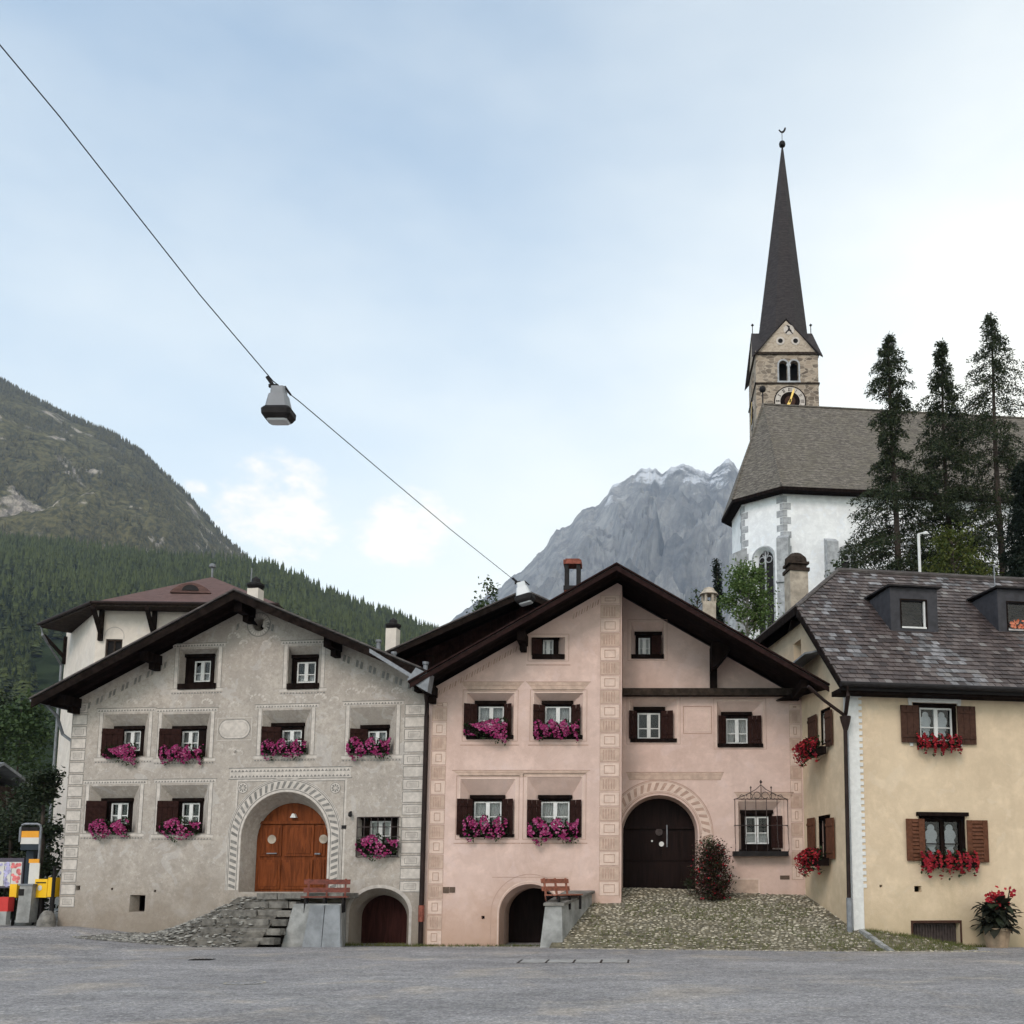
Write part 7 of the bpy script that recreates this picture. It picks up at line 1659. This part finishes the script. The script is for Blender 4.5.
tag(mb.build('drain_grate', M['metal_dark']), 'small dark rectangular drain grate in the street before the grey house', 'drain grate')
M['slab_pale'] = mat('slab_pale', (.30, .29, .275), .9, .2, 4, .2, obj=True)
for k in range(4):
    c = hit(534 + k * 27, 961.5, Vector((0, 0, 0)), gz); mb = MB(); mb.box((c.x, c.y, .006), (.52, .80, .016)); tag(mb.build('drain_slab', M['slab_pale']), 'pale concrete drain slab in the row set in the street before the pink house', 'slab', 'drain slabs in the street')
c = hit(574, 961.5, Vector((0, 0, 0)), gz); mb = MB(); mb.box((c.x, c.y, .003), (2.32, .88, .008)); tag(mb.build('drain_channel', M['metal_dark']), 'dark iron channel frame around the pale drain slabs in the street', 'drain')
# grey utility pole behind the yellow roof
p = atY(918.5, 534, 41); mb = MB(); mb.tube([(p.x, 41, hz(p.x, 41)), (p.x, 41, p.z)], .06, 8); mb.tube([(p.x, 41, p.z), (p.x + .25, 41, p.z + .05)], .035, 6); mb.lathe((p.x + .3, 41, p.z - .02), [(.1, 0), (.09, .1), (.03, .14)], 8); tag(mb.build('street_lamp', M['white_paint']), 'short pale lamp pole between the larches above the yellow roof', 'lamp post')

# ================================================================== OVERHEAD CABLE AND LAMPS
cp = [(-160, -135, 9.5), (0, 45, 11.5), (60, 117, 12.4), (130, 206, 13.6), (200, 295, 14.9), (273, 381, 16.4), (300, 402, 17.2), (380, 470, 20.5), (450, 529, 24.5), (514, 580, 28.3), (520, 590, 28.9)]
cpts = [atY(x, y, Y) for x, y, Y in cp]; mb = MB(); mb.tube(cpts, .009, 6); tag(mb.build('overhead_cable', M['cable']), 'thin black cable slanting across the sky with the grey lamp', 'cable')
def lamp(name, label, s, mm='lamp_metal'):
    o = empty(name, (0, 0, 0), label, 'lamp', 'lamps hung on the cable'); a = R(22.5)
    def fr(prof, mn, nm, sq=.72):
        m_ = MB(); m_.lathe((0, 0, 0), prof, 8, rot=a); m_.v = [((.95 if abs(x) > abs(y) else .74) * math.hypot(x, y) * math.copysign(1, x), (.60 if abs(x) > abs(y) else .78) * math.hypot(x, y) * math.copysign(1, y), z) for x, y, z in m_.v]; return m_.build(nm, M[mn], o)
    fr([(.118, -.02), (.130, -.155)], mm, 'top_housing'); fr([(.155, -.163), (.205, -.395)], mm, 'housing'); fr([(.225, -.397), (.262, -.44), (.255, -.53), (.205, -.60)], 'metal_dark', 'rim'); fr([(.180, -.602), (.165, -.63), (.15, -.635)], 'lamp_glass_and_sky_sheen', 'diffuser')
    m_ = MB(); m_.box((-.09, 0, .01), (.16, .05, .05)); m_.tube([(-.20, 0, .17), (-.10, 0, .02)], .035, 6); m_.tube([(.10, 0, -.0), (.20, 0, -.15)], .02, 6); m_.build('bracket', M['metal_dark'], o)
    o.scale = (s, s, s); return o
M['lamp_metal'] = mat('lamp_metal', (.20, .21, .225), .5, .1, 3, 0, obj=True); M['lamp_glass_and_sky_sheen'] = mat('lamp_glass_and_sky_sheen', (.55, .57, .58), .25, .05, 3, 0, obj=True)  # second one: diffuser glass, and the sky's reflection painted onto the small lamp's housing
l1 = lamp('hanging_lamp', 'large grey street lamp hanging on the cable against the sky', 1.0); q = atY(279, 386.5, 16.5); l1.location = q; l1.rotation_euler = (R(3), R(-1), R(2))
l2 = lamp('hanging_lamp', 'small street lamp, painted pale for the reflected sky, where the cable meets the pink house roof', 1.0, 'lamp_glass_and_sky_sheen'); q = atY(521, 582, 27.9); l2.location = q; l2.rotation_euler = (R(0), R(-14), R(-10)); l2.scale = (1.05, 1.05, 1.05)  # pale housing colour holds the sky's reflection

# ================================================================== HAZE
hm = bpy.data.materials.new('haze_air'); hm.use_nodes = True; t = hm.node_tree; t.nodes.clear()
ho_ = t.nodes.new('ShaderNodeOutputMaterial'); pv = t.nodes.new('ShaderNodeVolumePrincipled'); pv.inputs['Color'].default_value = (.56, .68, .90, 1); pv.inputs['Density'].default_value = HAZE; pv.inputs['Anisotropy'].default_value = .2
t.links.new(pv.outputs[0], ho_.inputs['Volume'])
mb = MB(); mb.hexa([(-4200, -1500, -40), (4200, -1500, -40), (4200, 5600, -40), (-4200, 5600, -40), (-4200, -1500, 2060), (4200, -1500, 2060), (4200, 5600, 2060), (-4200, 5600, 2060)])
tag(mb.build('haze', hm), 'thin blue haze in the valley air', 'haze', kind='stuff')
